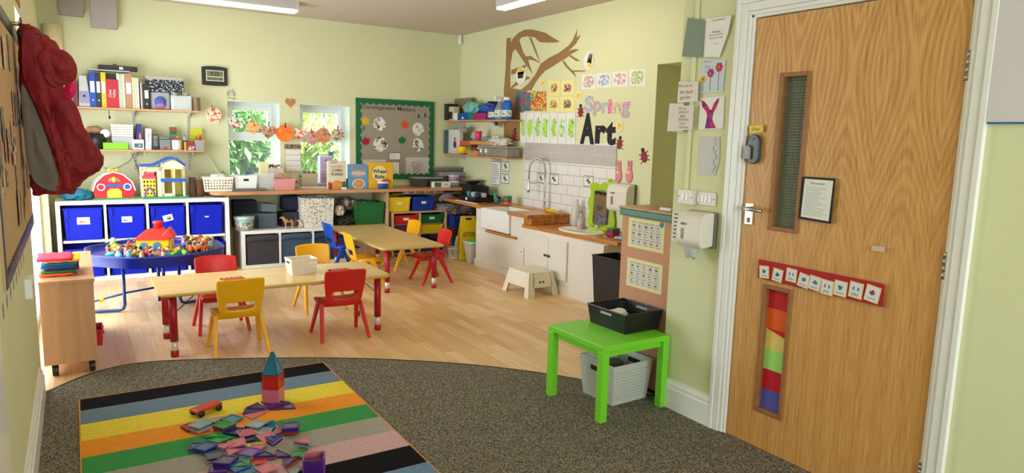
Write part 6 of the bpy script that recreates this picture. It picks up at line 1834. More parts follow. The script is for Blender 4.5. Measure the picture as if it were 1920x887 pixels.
# ================================================================ corner shelves on the sink wall
CSX=RX-.22
cy0=at(952,226,x=CSX+.02).y;cy1=BY-.003
C1=at(900,224.5,x=CSX).z;C2=at(900,292,x=CSX).z
cb=[at(px,240,x=RX-.01).y for px in (941,872)]
shelf('wall_shelf','upper pine corner shelf with cleaning bottles on the sink wall',CSX,RX-.002,cy0,cy1,C1,W_PINEY,cb,'sink')
shelf('wall_shelf','lower pine corner shelf with baskets and boxes on the sink wall',CSX,RX-.002,cy0-.02,cy1,C2,W_PINEY,cb,'sink')
def cs(px,py,z,out=.02):return at(px,py,x=CSX+out)
def cspan(px0,px1,pyt,z,out=.02):
    a=cs((px0),pyt,z,out).y;b_=cs(px1,pyt,z,out).y;h=cs((px0+px1)/2,pyt,z,out).z-z
    return min(a,b_),max(a,b_),h
def bottle(label,px0,px1,pyt,m,capm,z,prof='spray',out=.03,sx=1.0,grp='cleaning bottles'):
    a0,a1,h=cspan(px0,px1,pyt,z,out);r=(a1-a0)/2
    T=thing('spray_bottle' if prof == 'spray' else 'cleaner_bottle',label,'bottle',(CSX+out+r*.6,(a0+a1)/2,z+.001),0,grp)
    q=MB();q.smooth=True
    if prof == 'spray':q.lathe([(r*.92,0),(r,h*.05),(r,h*.45),(r*.72,h*.62),(r*.35,h*.74),(r*.33,h*.8)],n=20,sx=.7);q.build('bottle_body',m,T);
    else:q.lathe([(r*.9,0),(r,h*.04),(r*.98,h*.7),(r*.7,h*.82),(r*.5,h*.86)],n=20,sx=.7);q.build('bottle_body',m,T)
    q=MB()
    if prof == 'spray':
        q.lathe([(r*.4,h*.8),(r*.4,h*.86),(r*.3,h*.88)],n=14);q.box(-r*.9,r*.5,-r*.22,r*.22,h*.88,h);q.box(-r*.75,-r*.6,-r*.12,r*.12,h*.78,h*.88)
        q.build('trigger_head',capm,T,bevel=.002)
    else:q.lathe([(r*.55,h*.86),(r*.5,h),(0,h)],n=16);q.build('cap',capm,T)
    q=MB();q.lathe([(r*1.01,h*.12),(r*1.01,h*.42)],n=20,sx=.71);q.build('label_band',art('bottle_label_%d' % int(px0),[(60,120,170),(200,200,90)],40,(214,220,220),.4),T)
bottle('blue spray bottle on the upper corner shelf, left of the clear one',912,926,190,mat('blue_bottle',(20,70,160),.25),mat('navy_cap',(30,50,130),.4),C1)
bottle('clear spray bottle with a white trigger on the upper corner shelf',925,938,181,mat('clear_bottle',(150,160,150),.15,alpha=.7),WHITE,C1)
bottle('tall blue bottle with a white cap at the shelf end',938,951,182,mat('bright_blue_bottle',(10,100,200),.25),WHITE,C1,'flat')
def cbox(name,label,cat,px0,px1,pyt,z,dep,m,out=.01,bevel=.003,zb=0,h=None,open_=False):
    a0,a1,hh=cspan(px0,px1,pyt,z,out);hh=h or hh
    ob=MB().box(0,dep,-(a1-a0)/2,(a1-a0)/2,0,hh-zb).build(name,m,loc=(CSX+out,(a0+a1)/2,z+zb+.001),bevel=bevel)
    return tag(ob,label,cat),a0,a1,hh
cbox('magenta_box','magenta plastic box on the upper corner shelf','box',887.5,911,212,C1,.12,mat('magenta',(160,20,100),.4),.0)
cbox('teal_box','teal green box left of the magenta box','box',878,887,212,C1,.12,mat('teal',(0,120,110),.4),.0)
ob,*_=cbox('blue_box','blue box with a small white label on the upper corner shelf','box',858,877.5,212,C1,.12,mat('mid_blue',(0,80,150),.4),.0)
MB().box(-.001,0,-.02,.02,.01,.035).build('label',PAPER,ob)
cbox('white_tape','small white box beside the blue one','box',851,857.5,212,C1,.06,WHITE,.0)
ob,*_=cbox('radio','small black radio with a cream edge on the upper corner shelf','radio',840,851,200,C1,.08,mat('radio_edge',(206,190,160),.5),.0,.006)
MB().box(-.002,0,-.045,.045,.012,.10).build('black_front',BLACK,ob)
ob=MB().box(-.07,.07,-.045,.045,0,.20).build('tissue_carton',mat('dark_green_box',(20,36,30),.5),loc=(CSX-.02+.07,BY-.075,C1+.001),bevel=.003);tag(ob,'dark green carton tucked into the corner of the upper shelf','box')
ob,*_=cbox('cardboard_stack','pile of folded brown cardboard against the corner','cardboard',846,884,185,C1,.04,mat('grey_brown_card',(140,118,90),.8,var=.3,vs=30),.14)
# blue and green carrier bags
def blob(name,label,cat,c,r,m,seed=0,amp=.25,n=2.2,kind=None,parent=None):
    bm=bmesh.new();bmesh.ops.create_icosphere(bm,subdivisions=4,radius=1)
    for v in bm.verts:
        d=noise.fractal(v.co*n+Vector((seed*3.1,seed,0)),1,2,3)
        v.co=Vector((v.co.x*r[0],v.co.y*r[1],v.co.z*r[2]))*(1+amp*d)
    zmin=-r[2]*.78
    for v in bm.verts:
        if v.co.z < zmin:v.co.z=zmin
    me=D.meshes.new(name);bm.to_mesh(me);bm.free();me.materials.append(m)
    for p_ in me.polygons:p_.use_smooth=True
    o=D.objects.new(name,me);C.objects.link(o);o.location=c
    if parent:o.parent=parent
    if label:tag(o,label,cat,kind=kind)
    return o
BAGB=mat('blue_bag',(20,90,190),.3,var=.4,vs=20,bump=.6,bs=25);BAGG=mat('pale_green_bag',(130,200,190),.25,var=.3,vs=18,bump=.6,bs=25)
y_=cspan(862,890,200,C1)[:2];zz=C1+.095
blob('carrier_bag','crumpled pale green and blue carrier bag on the boxes of the upper corner shelf','bag',(CSX+.09,(y_[0]+y_[1])/2,C1+.135),(.075,.17,.075),BAGG,1,.35,3)
y_=cspan(892,912,200,C1)[:2]
blob('carrier_bag','crumpled bright blue bag beside the blue spray bottle','bag',(CSX+.09,(y_[0]+y_[1])/2-.0,C1+.125),(.065,.12,.065),BAGB,2,.3,3)
# lower corner shelf
ob=MB().box(-.085,.085,-.012,.012,0,.29).build('story_sack',mat('slate_book',(74,96,110),.6),loc=(CSX+.06,BY-.045,C2+.001),bevel=.002);tag(ob,'large slate-blue book standing against the corner wall','book')
ob,*_=cbox('cereal_carton','white box with a purple bowl picture on the lower corner shelf','box',841,862,243,C2,.05,mat('pale_box',(206,206,202),.6),.03)
hh=_[2]
q=MB();q.lathe([(.05,0),(.05,.0015)],n=20,M=Matrix.Translation((-.001,-.03,hh*.38))@ Matrix.Rotation(-pi/2,4,'Y')@ Matrix.Diagonal((.9,.8,1,1)));q.build('purple_bowl',mat('purple_bowl',(90,40,110),.6),ob)
q=MB();q.lathe([(.03,0),(.03,.0015)],n=16,M=Matrix.Translation((-.002,-.03,hh*.6))@ Matrix.Rotation(-pi/2,4,'Y'));q.build('bread_picture',mat('bread',(190,140,80),.7),ob)
blob('plastic_bag','crumpled clear bag on the white box in the corner','bag',(CSX+.08,cspan(845,868,238,C2)[0]+.10,C2+.295),(.05,.11,.035),mat('grey_film',(180,174,160),.3,var=.3,vs=30,bump=.6,bs=30),3,.3)
basket('wicker_basket','low tan basket at the front of the lower corner shelf',(CSX+.10,sum(cspan(872,900,280,C2)[:2])/2,C2+.001),.17,.30,.05,mat('tan_wicker',(196,140,80),.7),0,14,3,.9,hole=.3)
for i,(px0,px1,col,c2) in enumerate(((859,871,(226,196,20),'yellow'),(872,878,(90,150,60),'green'),(880,890,(120,30,40),'dark red'))):
    a0,a1,h=cspan(px0,px1,263,C2+.02);r=(a1-a0)/2
    q=MB();q.smooth=True;q.lathe([(r*.85,0),(r,.002),(r,.085),(r*.9,.088),(r*.9,.01)],n=18)
    tag(q.build('beaker',mat('beaker_%d' % col[0],col,.4),loc=(CSX+.05+.02*i,(a0+a1)/2,C2+.012)),'%s pot in the low tan basket of the lower corner shelf' % c2,'pot','pots in the tan basket')
a0,a1,h=cspan(860,881,252,C2)
zt_=C2+.105
ob=MB().box(0,.14,-(a1-a0)/2,(a1-a0)/2,0,.06).build('orange_tub',mat('burnt_orange',(200,90,40),.5),loc=(CSX+.03,(a0+a1)/2,zt_),bevel=.008);tag(ob,'burnt orange tub stacked above the coloured pots','tub')
for i,(dy,c) in enumerate(((.06,(20,90,150)),(.0,(30,120,100)),(-.07,(20,100,80)))):
    q=MB();q.smooth=True;q.lathe([(.02,0),(.02,.025),(0,.027)],n=14);tag(q.build('screw_lid',mat('lid_%d' % c[0],c,.4),loc=(CSX+.08,(a0+a1)/2+dy*.9,zt_+.062)),('blue','teal','dark green')[i]+' screw lid on the orange tub','lid','screw lids')
a0,a1,h=cspan(881,931,260,C2)
ob=MB().box(0,.17,-(a1-a0)/2,(a1-a0)/2,0,.045).build('wooden_tray',mat('tan_wood',(196,138,74),.6),loc=(CSX+.02,(a0+a1)/2,C2+.125),bevel=.004);tag(ob,'tan wooden tray laid on top of the boxes of the lower corner shelf','tray')
cy_=(a0+a1)/2
blob('folded_cloth','grey-blue folded cloth on the wooden tray','cloth',(CSX+.09,cy_-.0,C2+.195),(.07,.12,.028),mat('greyblue_cloth',(130,146,152),.8,bump=.4),5,.2)
q=MB();q.smooth=True;q.lathe([(.034,0),(.045,.11),(.04,.112)],n=16);tag(q.build('pink_cup',mat('hot_pink',(214,60,120),.4),loc=(CSX+.05,cy_+.16,C2+.171)),'hot pink beaker at the left of the wooden tray','beaker')
a0,a1,h=cspan(900,954,272,C2)
T=thing('storage_tub','long clear tub with two white labels under the cloths of the lower corner shelf','tub',(CSX+.0,(a0+a1)/2,C2+.001));w=(a1-a0)/2
h=.105
MB().box(0,.17,-w,w,0,h).build('tub_body',mat('murky_clear',(150,144,130),.2,alpha=.92,var=.3,vs=12),T,bevel=.012)
MB().box(-.006,.176,-w-.006,w+.006,h,h+.012).build('lid',mat('lid_clear',(176,172,158),.2),T,bevel=.003)
for yy in (w*.82,w*.45):MB().box(-.0012,0,yy-.022,yy+.022,h*.35,h*.75).build('label',PAPER,T)
blob('white_cloth','heap of white cloths draped over the clear tub','cloths',(CSX+.09,(a0+a1)/2-.0,C2+h+.06),(.085,.22,.06),mat('white_cloth2',(214,206,192),.9,bump=.7,bs=40,var=.15,vs=25),7,.4,3)
blob('white_cloth','white cloth hanging from the tan basket','cloths',(CSX+.04,(a0+a1)/2+.26,C2+.085),(.035,.13,.03),mat('white_cloth2',(214,206,192),.9),8,.35,3)
q=MB();q.smooth=True;q.ell((0,0,0),(.02,.025,.022));tag(q.build('sponge',mat('navy_cap',(30,50,130),.4),loc=(CSX+.1,cspan(915,919,232,C1)[0],C1-.045)),'small blue scrubber hanging under the upper corner shelf','scrubber')

# ================================================================ on the worktop
WZ_=WTZ+.001
def wspan(px0,px1,pyt,yf):return span(px0,px1,pyt,yf,WZ_)
IV=mat('ivory_basket',(232,224,206),.45)
a0,a1,h=wspan(381,438,333,7.45)
basket('storage_basket','white lattice basket of papers at the left end of the worktop',((a0+a1)/2,7.56,WZ_),a1-a0,.20,h+.0,IV,0,10,4,.88,diamond=True,hole=.55)
blob('paper_heap','crumpled white papers in the lattice basket','papers',((a0+a1)/2+.01,7.56,WZ_+h*.75),(.08,.06,.07),PAPER,11,.5,2.5,kind='stuff')
a0,a1,h=wspan(440,482,329,7.50)
T=thing('storage_bin','plain white plastic tub with a slot handle on the worktop','tub',((a0+a1)/2,7.50,WZ_));w=(a1-a0)/2
q=MB();q.hexa([(-w*.9,0,0),(w*.9,0,0),(w*.9,.17,0),(-w*.9,.17,0)],[(-w,-.005,h),(w,-.005,h),(w,.175,h),(-w,.175,h)]);q.f.pop(1);q.m.pop();q.sm.pop();q.build('tub_body',WHITE,T,solid=.004,bevel=.006)
MB().box(-w*.25,w*.25,-.006,.003,h*.62,h*.80).build('slot_handle',INK,T,bevel=.004)
blob('fabric_scraps','scraps of pale paper and cloth filling the white tub','scraps',((a0+a1)/2,7.585,WZ_+h*.80),(w*.8,.06,.035),art('scraps',[(200,190,190),(90,140,90),(180,170,160)],30,(226,222,214),.5),12,.4,3,kind='stuff')
a0,a1,h=wspan(436,500,345,7.44)
T=thing('takeaway_tray','flat clear lidded tray lying at the worktop edge','tray',((a0+a1)/2,7.43,WZ_));w=(a1-a0)/2
MB().box(-w,w,-.0,.055,0,.028).build('tray_body',mat('smoky_clear',(110,116,112),.15,alpha=.6),T,bevel=.008)
a0,a1,h=wspan(482,514,326,7.50)
T=thing('clear_box','clear plastic box standing beside the pink basket','box',((a0+a1)/2,7.52,WZ_));w=(a1-a0)/2
q=MB();q.hexa([(-w*.88,0,0),(w*.88,0,0),(w*.88,.15,0),(-w*.88,.15,0)],[(-w,-.005,h),(w,-.005,h),(w,.155,h),(-w,.155,h)]);q.f.pop(1);q.m.pop();q.sm.pop();q.build('box_body',CLEAR,T,solid=.003)
MB().box(-w*.7,w*.7,.02,.13,.005,h*.35).build('contents',mat('clear_bits',(190,190,184),.3),T,bevel=.01)
a0,a1,h=wspan(514,554,336,7.47)
PK=mat('pink_basket',(222,150,150),.5)
basket('storage_basket','small pink basket with peach papers on the worktop',((a0+a1)/2,7.55,WZ_),a1-a0,.16,h,PK,0,14,4,.9,hole=.35)
q=MB();q.smooth=False
for i,(dx,r_) in enumerate(((-.02,.35),(.0,.5),(.03,.7))):
    M=Matrix.Translation(((a0+a1)/2+dx-.01,7.53+.02*i,WZ_+h+.022))@ Matrix.Rotation(r_,4,'Y');q.box(-.07,.07,-.04,.04,0,.004,M)
tag(q.build('peach_cards',mat('peach_paper',(242,178,130),.8)),'peach paper cards sticking out of the pink basket','paper')
# items on the window ledges, behind: green dinosaurs etc.
zs=.842
def onsill(px,py,y=7.96):return at(px,py,y=y)
# stand for toys: white box (417,300)...
a0,a1=at(488,305,y=7.78).x,at(503,305,y=7.78).x
T=thing('card_box','cream card box of toys at the foot of the left window','box',((at(486,315,y=7.76).x+at(504,315,y=7.76).x)/2,7.78,WZ_));w=.045
MB().box(-w,w,-.04,.04,0,at(495,304,y=7.74).z-WZ_).build('box_body',mat('cream_card',(236,228,170),.8),T,bevel=.003)
a0,a1=at(504,320,y=7.76).x,at(531,320,y=7.76).x
ob=MB().box(a0,a1,7.74,7.85,WZ_,at(515,316,y=7.74).z).build('shoe_box',mat('white_wood',(214,204,190),.6),bevel=.003);tag(ob,'low white wooden box right of the toy dinosaurs','box')
clutter('craft_bits','green, cream and red craft bits in the low white wooden box',a0+.01,a1-.01,7.76,7.84,at(515,316,y=7.74).z+.008,26,.022,[(60,130,70),(220,200,150),(170,50,50),(90,130,150)],21)
# green dinosaurs: body, neck, tail, legs as one body each
DG=mat('dino_green',(40,160,60),.4)
def dino(label,x,y,z,s,flip=1,neck=1.0,m=DG,name='toy_dinosaur',grp='toy dinosaurs on the worktop'):
    q=MB();q.smooth=True;f=flip
    q.tube([(f*-1.1,0,.25),(f*-.7,0,.42),(f*-.3,0,.55),(f*0,0,.6),(f*.35,0,.62),(f*.55,0,.8*neck),(f*.62,0,1.15*neck),(f*.68,0,1.25*neck),(f*.92,0,1.2*neck)],[.03,.10,.22,.30,.24,.14,.10,.12,.05],10)
    for (dx,dy) in ((.3,.16),(.3,-.16),(-.25,.18),(-.25,-.18)):q.tube([(f*dx,dy,.5),(f*(dx+.03),dy*1.1,.25),(f*dx,dy*1.1,0)],[.11,.075,.08],8)
    q.v=[v*s for v in q.v]
    ob=q.build(name,m,loc=(x,y,z));return tag(ob,label,'toy animal',grp)
for i,(px,s,fl,nk,yy) in enumerate(((432,.10,-1,1.4,7.80),(445,.085,1,.8,7.70),(455,.08,-1,.9,7.82),(470,.08,1,.8,7.72))):
    p=at(px,325,y=yy);dino('green toy dinosaur, %s of the herd below the left window' % ('tall one at the left','second','third','rightmost')[i],p.x,yy,WZ_,s,fl,nk)
p=at(482,322,y=7.72);dino('dark red toy dinosaur beside the green ones',p.x,7.84,WZ_,.075,1,1.2,mat('dino_red',(120,24,34),.4),grp=None)
q=MB();q.smooth=True;q.ell((0,0,.05),(.035,.03,.045)).ell((0,0,.1),(.022,.022,.022));tag(q.build('toy_figure',mat('toy_blue',(30,90,190),.4),loc=(at(463,308,y=7.86).x,7.862,zs+.02)),'small blue toy on the left window ledge','toy')
q=MB();q.smooth=True;q.ell((0,0,.045),(.035,.03,.045)).ell((.01,0,.1),(.03,.03,.025));tag(q.build('toy_figure',mat('toy_peach',(230,190,150),.5),loc=(at(487,300,y=7.93).x,7.93,zs+.02)),'peach toy with a yellow neighbour on the left window ledge','toy')
q=MB();q.smooth=True;q.ell((0,0,.035),(.025,.03,.035)).lathe([(.012,.06),(0,.10)],n=8);tag(q.build('toy_figure',mat('toy_yellow',(240,200,60),.5),loc=(at(497,300,y=7.93).x+.01,7.93,zs+.02)),'small yellow toy on the left window ledge','toy')
# flip calendar between the windows
a=at(534,279,y=7.88);b_=at(566,324,y=7.88)
T=thing('flip_calendar','cream perpetual calendar with a photo strip on top between the windows','calendar',M=wM('back',Vector(((a.x+b_.x)/2,BY,(a.z+b_.z)/2))));w=(b_.x-a.x)/2;h=(a.z-b_.z)/2
MB().box(-w,w,-h,h,0,.012).build('backing_board',mat('cream_board',(214,200,170),.7),T,bevel=.002)
for i in range(4):
    y1=h*.92-i*h*.46
    MB().box(-w*.88,w*.88,y1-h*.38,y1,.012,.016).build('strip',PAPER,T)
MB().box(-w,w,h,h+.05,0,.012).build('photo_strip',art('calendar_photo',[(70,70,50),(150,130,100)],40,(120,110,84),.5),T)
for s in (-1,1):MB().box(s*w*.25-.002,s*w*.25+.002,-h*.85,-h*.7,.016,.017).build('number',INK,T)
# leafy doily plate below
ob=MB().prism([(x*1,y) for x,y in el(.08,.03)],0,.003).build('wooden_sign',mat('cream_board',(214,200,170),.7));ob.matrix_world=wM('back',Vector((at(550,334,y=7.89).x,BY,WZ_+.05)));tag(ob,'oval wooden plaque with a leaf pattern under the calendar','plaque')
q=MB()
for i in range(5):t=pi*(i+.5)/5;q.prism([(.045*cos(t)+x,.0+.012*sin(t)+y) for x,y in leaf_pts(.018,i)],.003,.005)
q.build('leaf_pattern',mat('ochre_leaf',(190,130,70),.7),ob)
# basket with little figures at the right window
a0,a1,h=wspan(567,597,326,7.74)
basket('storage_basket','small beige rattan basket of bottle figures under the right window',((a0+a1)/2,7.82,WZ_),a1-a0,.12,h,mat('beige_rattan',(196,184,156),.6),0,12,4,.92,hole=.3)
for i in range(6):
    q=MB();q.smooth=True;q.lathe([(.016,0),(.018,.05),(.008,.065),(.012,.08),(.008,.095),(0,.098)],n=12)
    tag(q.build('bottle_figure',mat('figure_%d' % (i % 3),[(110,130,130),(180,60,60),(80,120,110)][i % 3],.4),loc=(a0+.03+i*(a1-a0-.05)/5,7.80+.02*(i % 2),WZ_+h*.55)),'little %s bottle figure at the %s of the beige basket' % (['slate','red','green'][i % 3],'left' if i < 3 else 'right'),'toy','bottle figures in the beige basket')
q=MB();q.smooth=True;q.lathe([(.02,0),(.024,.05),(.012,.10),(.0,.12)],n=12);tag(q.build('toy_figure',mat('toy_blue',(30,90,190),.4),loc=(at(570,320,y=7.87).x,7.93,WZ_+.045)),'blue pointed toy at the left of the right window ledge','toy')
ob=MB().box(at(560,330,y=7.7).x,at(612,330,y=7.7).x,7.62,7.73,WZ_,WZ_+.014).build('cork_mat',mat('ivory_tray',(226,218,200),.5),bevel=.004);tag(ob,'flat ivory tray in front of the beige basket','tray')
# lilac toy drawers in the right window
a=at(599,292,y=7.97);b_=at(622,292,y=7.97)
T=thing('drawer_tower','lilac and white little drawer tower on the right window ledge','drawers',((a.x+b_.x)/2,8.0,zs));w=(b_.x-a.x)/2;H_=a.z-zs
MB().box(-w,w,-.05,.05,0,H_).build('frame',mat('lilac_white',(220,210,230),.4),T,bevel=.004)
for i in range(4):d=MB().box(-w*.9,w*.9,-.056,-.05,H_*(.04+.24*i),H_*(.22+.24*i)).build('drawer',mat('lilac_drawer',(200,176,222),.4),T,bevel=.002)
q=MB();q.smooth=True;q.ell((0,-.058,H_*.82),(.014,.004,.014));q.build('blue_flower',mat('toy_blue',(30,90,190),.4),T)
ob=MB().box(-.028,.028,-.02,.02,0,.045).build('candle_jar',mat('blue_grey_glass',(110,120,170),.3),loc=(at(620,288,y=8.0).x,8.0,zs+H_+.002),bevel=.006);tag(ob,'blue-grey jar on top of the lilac drawer tower','jar')
# paper drawings at sill
# cereal boxes
def cereal(label,px0,px1,pyt,m,yf=7.50,d=.055,rz=0):
    a0,a1,h=wspan(px0,px1,pyt,yf);w=(a1-a0)/2
    T=thing('cereal_box',label,'cereal box',((a0+a1)/2,yf,WZ_),rz,'cereal boxes on the worktop')
    MB().box(-w,w,0,d,0,h).build('carton',m,T,bevel=.0015)
    return T,w,h
def plate(T,x,y,rx,ry,m,z=.0006,name='printed_bowl',n=26,e=1):
    return MB().add([(x+rx*cos(2*pi*i/n),y+ry*sin(2*pi*i/n),z) for i in range(n)],[list(range(n))],FRONT).build(name,m,T)
T,w,h=cereal('cream cereal box printed Corn Flakes',615,649,302,mat('corn_box',(226,216,190),.45))
bk=MB().add([(-w,0,.0004),(-w,h*.30,.0004),(-w*.3,h*.20,.0004),(w*.2,h*.30,.0004),(w*.3,0,.0004)],[(0,1,2,3,4)],FRONT);bk.build('yellow_print',mat('corn_yellow',(226,170,40),.5),T)
MB().add([(w*.3,0,.0005),(w*.2,h*.24,.0005),(w*.95,h*.28,.0005),(w,0,.0005)],[(0,1,2,3)],FRONT).build('green_print',mat('corn_green',(60,110,70),.5),T)
MB().add([(-w,0,.0005),(-w,h*.24,.0005),(-w*.55,h*.2,.0005),(-w*.55,0,.0005)],[(0,1,2,3)],FRONT).build('red_print',mat('corn_red',(180,50,50),.5),T)
plate(T,0,h*.16,w*.55,h*.16,art('flakes',[(200,110,40),(236,180,90)],90,(220,150,60),.5),.0009)
lettering('CORN\nFLAKES',INK,T,.0,h*.60,.001,w=w*1.3,bold=.02,M=FRONT);lettering('HARVEST',mat('corn_red',(180,50,50),.5),T,0,h*.80,.001,w=w*1.3,M=FRONT);lettering('scott',INK,T,-w*.35,h*.95,.001,w=w*.7,M=FRONT)
T,w,h=cereal('blue cereal box with a bowl of golden hoops',654,690,308,mat('hoop_box',(96,156,196),.45))
plate(T,0,h*.20,w*.65,h*.21,PAPER,.0006);plate(T,0,h*.20,w*.55,h*.18,art('hoops',[(190,110,40),(230,180,110)],90,(214,150,80),.5),.0010)
plate(T,.0,h*.62,w*.75,h*.13,mat('sky_patch',(180,210,222),.5),.0006,'printed_patch')
lettering('Honey\nHoops',mat('hoop_orange',(232,130,60),.5),T,0,h*.63,.0011,w=w*1.25,bold=.03,M=FRONT);lettering('Multigrain',mat('hoop_pink',(200,110,130),.5),T,0,h*.87,.0011,w=w*1.5,M=FRONT)
T,w,h=cereal('yellow cereal box with a round cream emblem and navy lettering',691,737,305,mat('bisk_box',(238,178,30),.45),7.50,.07)
pl_=plate(T,-w*.12,h*.58,w*.66,h*.34,mat('bisk_ring',(60,90,60),.5),.0006,'printed_disc');plate(T,-w*.12,h*.58,w*.63,h*.325,mat('bisk_cream',(240,220,140),.5),.0010,'printed_disc')
lettering('Wheat\nBisks',mat('bisk_navy',(40,36,90),.5),T,-w*.1,h*.56,.0014,w=w*1.15,bold=.03,M=FRONT)
plate(T,w*.45,h*.28,w*.4,h*.09,mat('bisk_brown',(180,110,50),.6),.0012,'printed_biscuit')
# small blue tub in front
a0,a1,h=wspan(709,730,341,7.44)
T=thing('small_tub','small blue tub with a white lid in front of the yellow cereal box','tub',((a0+a1)/2,7.46,WZ_));r=(a1-a0)/2
q=MB();q.smooth=True;q.lathe([(r*.82,0),(r*.95,h*.75)],n=24,sy=.7);q.build('tub_body',mat('tub_blue',(20,80,170),.35),T)
q=MB();q.smooth=True;q.lathe([(r,h*.72),(r,h*.92),(r*.9,h),(0,h)],n=24,sy=.7);q.build('lid',WHITE,T)
q=MB();q.lathe([(r*1.01,h*.72),(r*1.01,h*.78)],n=24,sy=.7);q.build('red_band',mat('lid_red',(190,60,80),.4),T)
ob=MB().box(at(640,355,y=7.42).x,at(650,355,y=7.42).x,7.41,7.43,WZ_,WZ_+.025).build('label_block',PAPER,bevel=.002);tag(ob,'tiny white label block at the worktop edge by the corn flakes','label')
ob=MB().box(at(648,350,y=7.55).x,at(655,350,y=7.55).x,7.6,7.64,WZ_,WZ_+.11).build('dark_bottle',mat('bottle_dark',(60,70,60),.3),bevel=.01);tag(ob,'dark narrow bottle between the corn flakes and the blue cereal box','bottle')

# right-hand end: tubs, cartons, lunch boxes
FOIL=mat('foil',(200,200,196),.3,metal=.7,bump=.5,bs=60)
for i,(px0,px1,lb) in enumerate(((776,803,'left black food tray with foil lid on the worktop'),(803,830,'right black food tray with foil lid on the worktop'))):
    a0,a1,h=wspan(px0,px1,333,7.62);w=(a1-a0)/2
    T=thing('food_tray',lb,'tray',((a0+a1)/2,7.62,WZ_),0,'food trays with foil lids')
    MB().hexa([(-w*.8,0,0),(w*.8,0,0),(w*.8,.14,0),(-w*.8,.14,0)],[(-w,-.01,h-.012),(w,-.01,h-.012),(w,.15,h-.012),(-w,.15,h-.012)]).build('tray_body',mat('smoky_tray',(70,72,66),.3),T,bevel=.004)
    MB().box(-w-.004,w+.004,-.014,.154,h-.012,h).build('foil_lid',FOIL,T,bevel=.003)
a0,a1,h=wspan(812,843,341,7.47)
T=thing('carton','white and green carton lying at the worktop edge','carton',((a0+a1)/2,7.45,WZ_));w=(a1-a0)/2
MB().box(-w,w,0,.07,0,h).build('box_body',PAPER,T,bevel=.002);MB().box(-w*.9,-w*.1,-.001,0,h*.1,h*.9).build('green_print',mat('corn_green',(60,110,70),.5),T);lettering('FOIL',INK,T,w*.5,h*.5,.001,w=w*.6,M=FRONT)
# striped beaker stack
p=at(852,346,y=7.55)
T=thing('striped_tub','pale blue tub with white and pink bands','tub',(p.x,7.56,WZ_));r=(at(861,340,y=7.56).x-at(842,340,y=7.56).x)/2;h=at(852,328,y=7.52).z-WZ_
for j,c in enumerate(((130,170,206),(220,216,214),(196,120,124),(160,190,214))):q=MB();q.smooth=True;q.lathe([(r*(.86+.035*j),h*j/4),(r*(.895+.035*j),h*(j+1)/4)]+([(0,h)] if j == 3 else []),n=24);q.build('band',mat('band_%d' % c[0],c,.4),T)
for i,(px,m_,rr_,lb) in enumerate(((868,mat('band_196',(196,120,124),.4),.055,'pink-grey stacked bowls'),(884,mat('dusk_bowl',(150,140,140),.4),.06,'dusky stacked bowls'))):
    p=at(px,346,y=7.62);T=thing('bowl_stack',lb+' behind the striped tub','bowls',(p.x,7.64,WZ_),0,'bowls stacked at the worktop end')
    for j in range(3):q=MB();q.smooth=True;q.lathe([(rr_*.6,.022*j),(rr_,.022*j+.035),(rr_*.97,.022*j+.036)],n=24);q.build('bowl',[m_,mat('band_130',(130,170,206),.4)][j % 2],T,solid=.002)
for i,(px0,px1,pyt,y_,c,lb) in enumerate(((818,884,313,7.78,(130,128,120),'flat grey box lid at the back of the worktop end'),(826,900,323,7.72,(186,172,168),'clear-lidded tray of pink things on the pile'))):
    a0,a1,_=wspan(px0,px1,pyt,y_);z_=at(850,pyt,y=y_).z
    T=thing('lidded_tray',lb,'tray',((a0+a1)/2,y_,z_-.05));w=(a1-a0)/2
    w=min(w,.27)
    MB().box(-w,w,0,.10,0,.04).build('tray_body',mat('lidtray_%d' % i,c,.35,var=.2,vs=20),T,bevel=.008)
    MB().box(-w-.008,w+.008,-.008,.108,.04,.05).build('lid',mat('lid_clear',(176,172,158),.2),T,bevel=.003)
    if i == 0:tag(MB().box((a0+a1)/2-w*.9,(a0+a1)/2+w*.9,7.785,7.875,WZ_,z_-.052).build('storage_tub',mat('smoky_grey',(120,120,110),.5),bevel=.01),'grey tub under the flat lid at the back of the worktop','tub')
    else:tag(MB().box((a0+a1)/2+.02,(a0+a1)/2+w*.9,7.725,7.775,WZ_,z_-.052).build('storage_tub',mat('dusk_tub',(150,130,130),.5),bevel=.01),'dusky pink tub under the clear-lidded tray','tub')
# ================================================================ under the worktop
def mm(n,c,r=.5,**k):return mat(n,c,r,**k)
def sp(px0,px1,pyt,pyb,y):
    a=at(px0,pyb,y=y);b_=at(px1,pyb,y=y);t=at((px0+px1)/2,pyt,y=y);return a.x,b_.x,(a.z+b_.z)/2,t.z
def bx(name,label,cat,x0,x1,y0,y1,z0,z1,m,bevel=.004,rz=0,group=None):
    ob=MB().box(-(x1-x0)/2,(x1-x0)/2,-(y1-y0)/2,(y1-y0)/2,0,z1-z0).build(name,m,loc=((x0+x1)/2,(y0+y1)/2,z0),rot=(0,0,rz),bevel=bevel)
    return tag(ob,label,cat,group) if label else ob
KT=.396
# cake box: teal patterned tapered drum
a0,a1,z0,z1=sp(437,474,397,432,7.42);r=(a1-a0)/2
T=thing('cake_drum','pale teal drum with a floral picture on the left of the low unit','tin',((a0+a1)/2+.02,7.46,KT+.001));h=.135
q=MB();q.smooth=True;q.lathe([(r*.88,0),(r,h),(0,h)],n=28);q.build('drum',mm('teal_drum',(150,186,178),.5),T)
q=MB();q.smooth=True;q.lathe([(r*1.04,h-.03),(r*1.05,h+.008),(0,h+.008)],n=28);q.build('lid',mm('pale_teal',(176,200,196),.4),T)
q=MB();q.smooth=True;q.lathe([(r*.90+.001,h*.12),(r*.96+.001,h*.62)],n=28);q.build('picture_band',art('drum_picture',[(170,90,70),(90,130,110)],60,(214,220,210),.45),T)
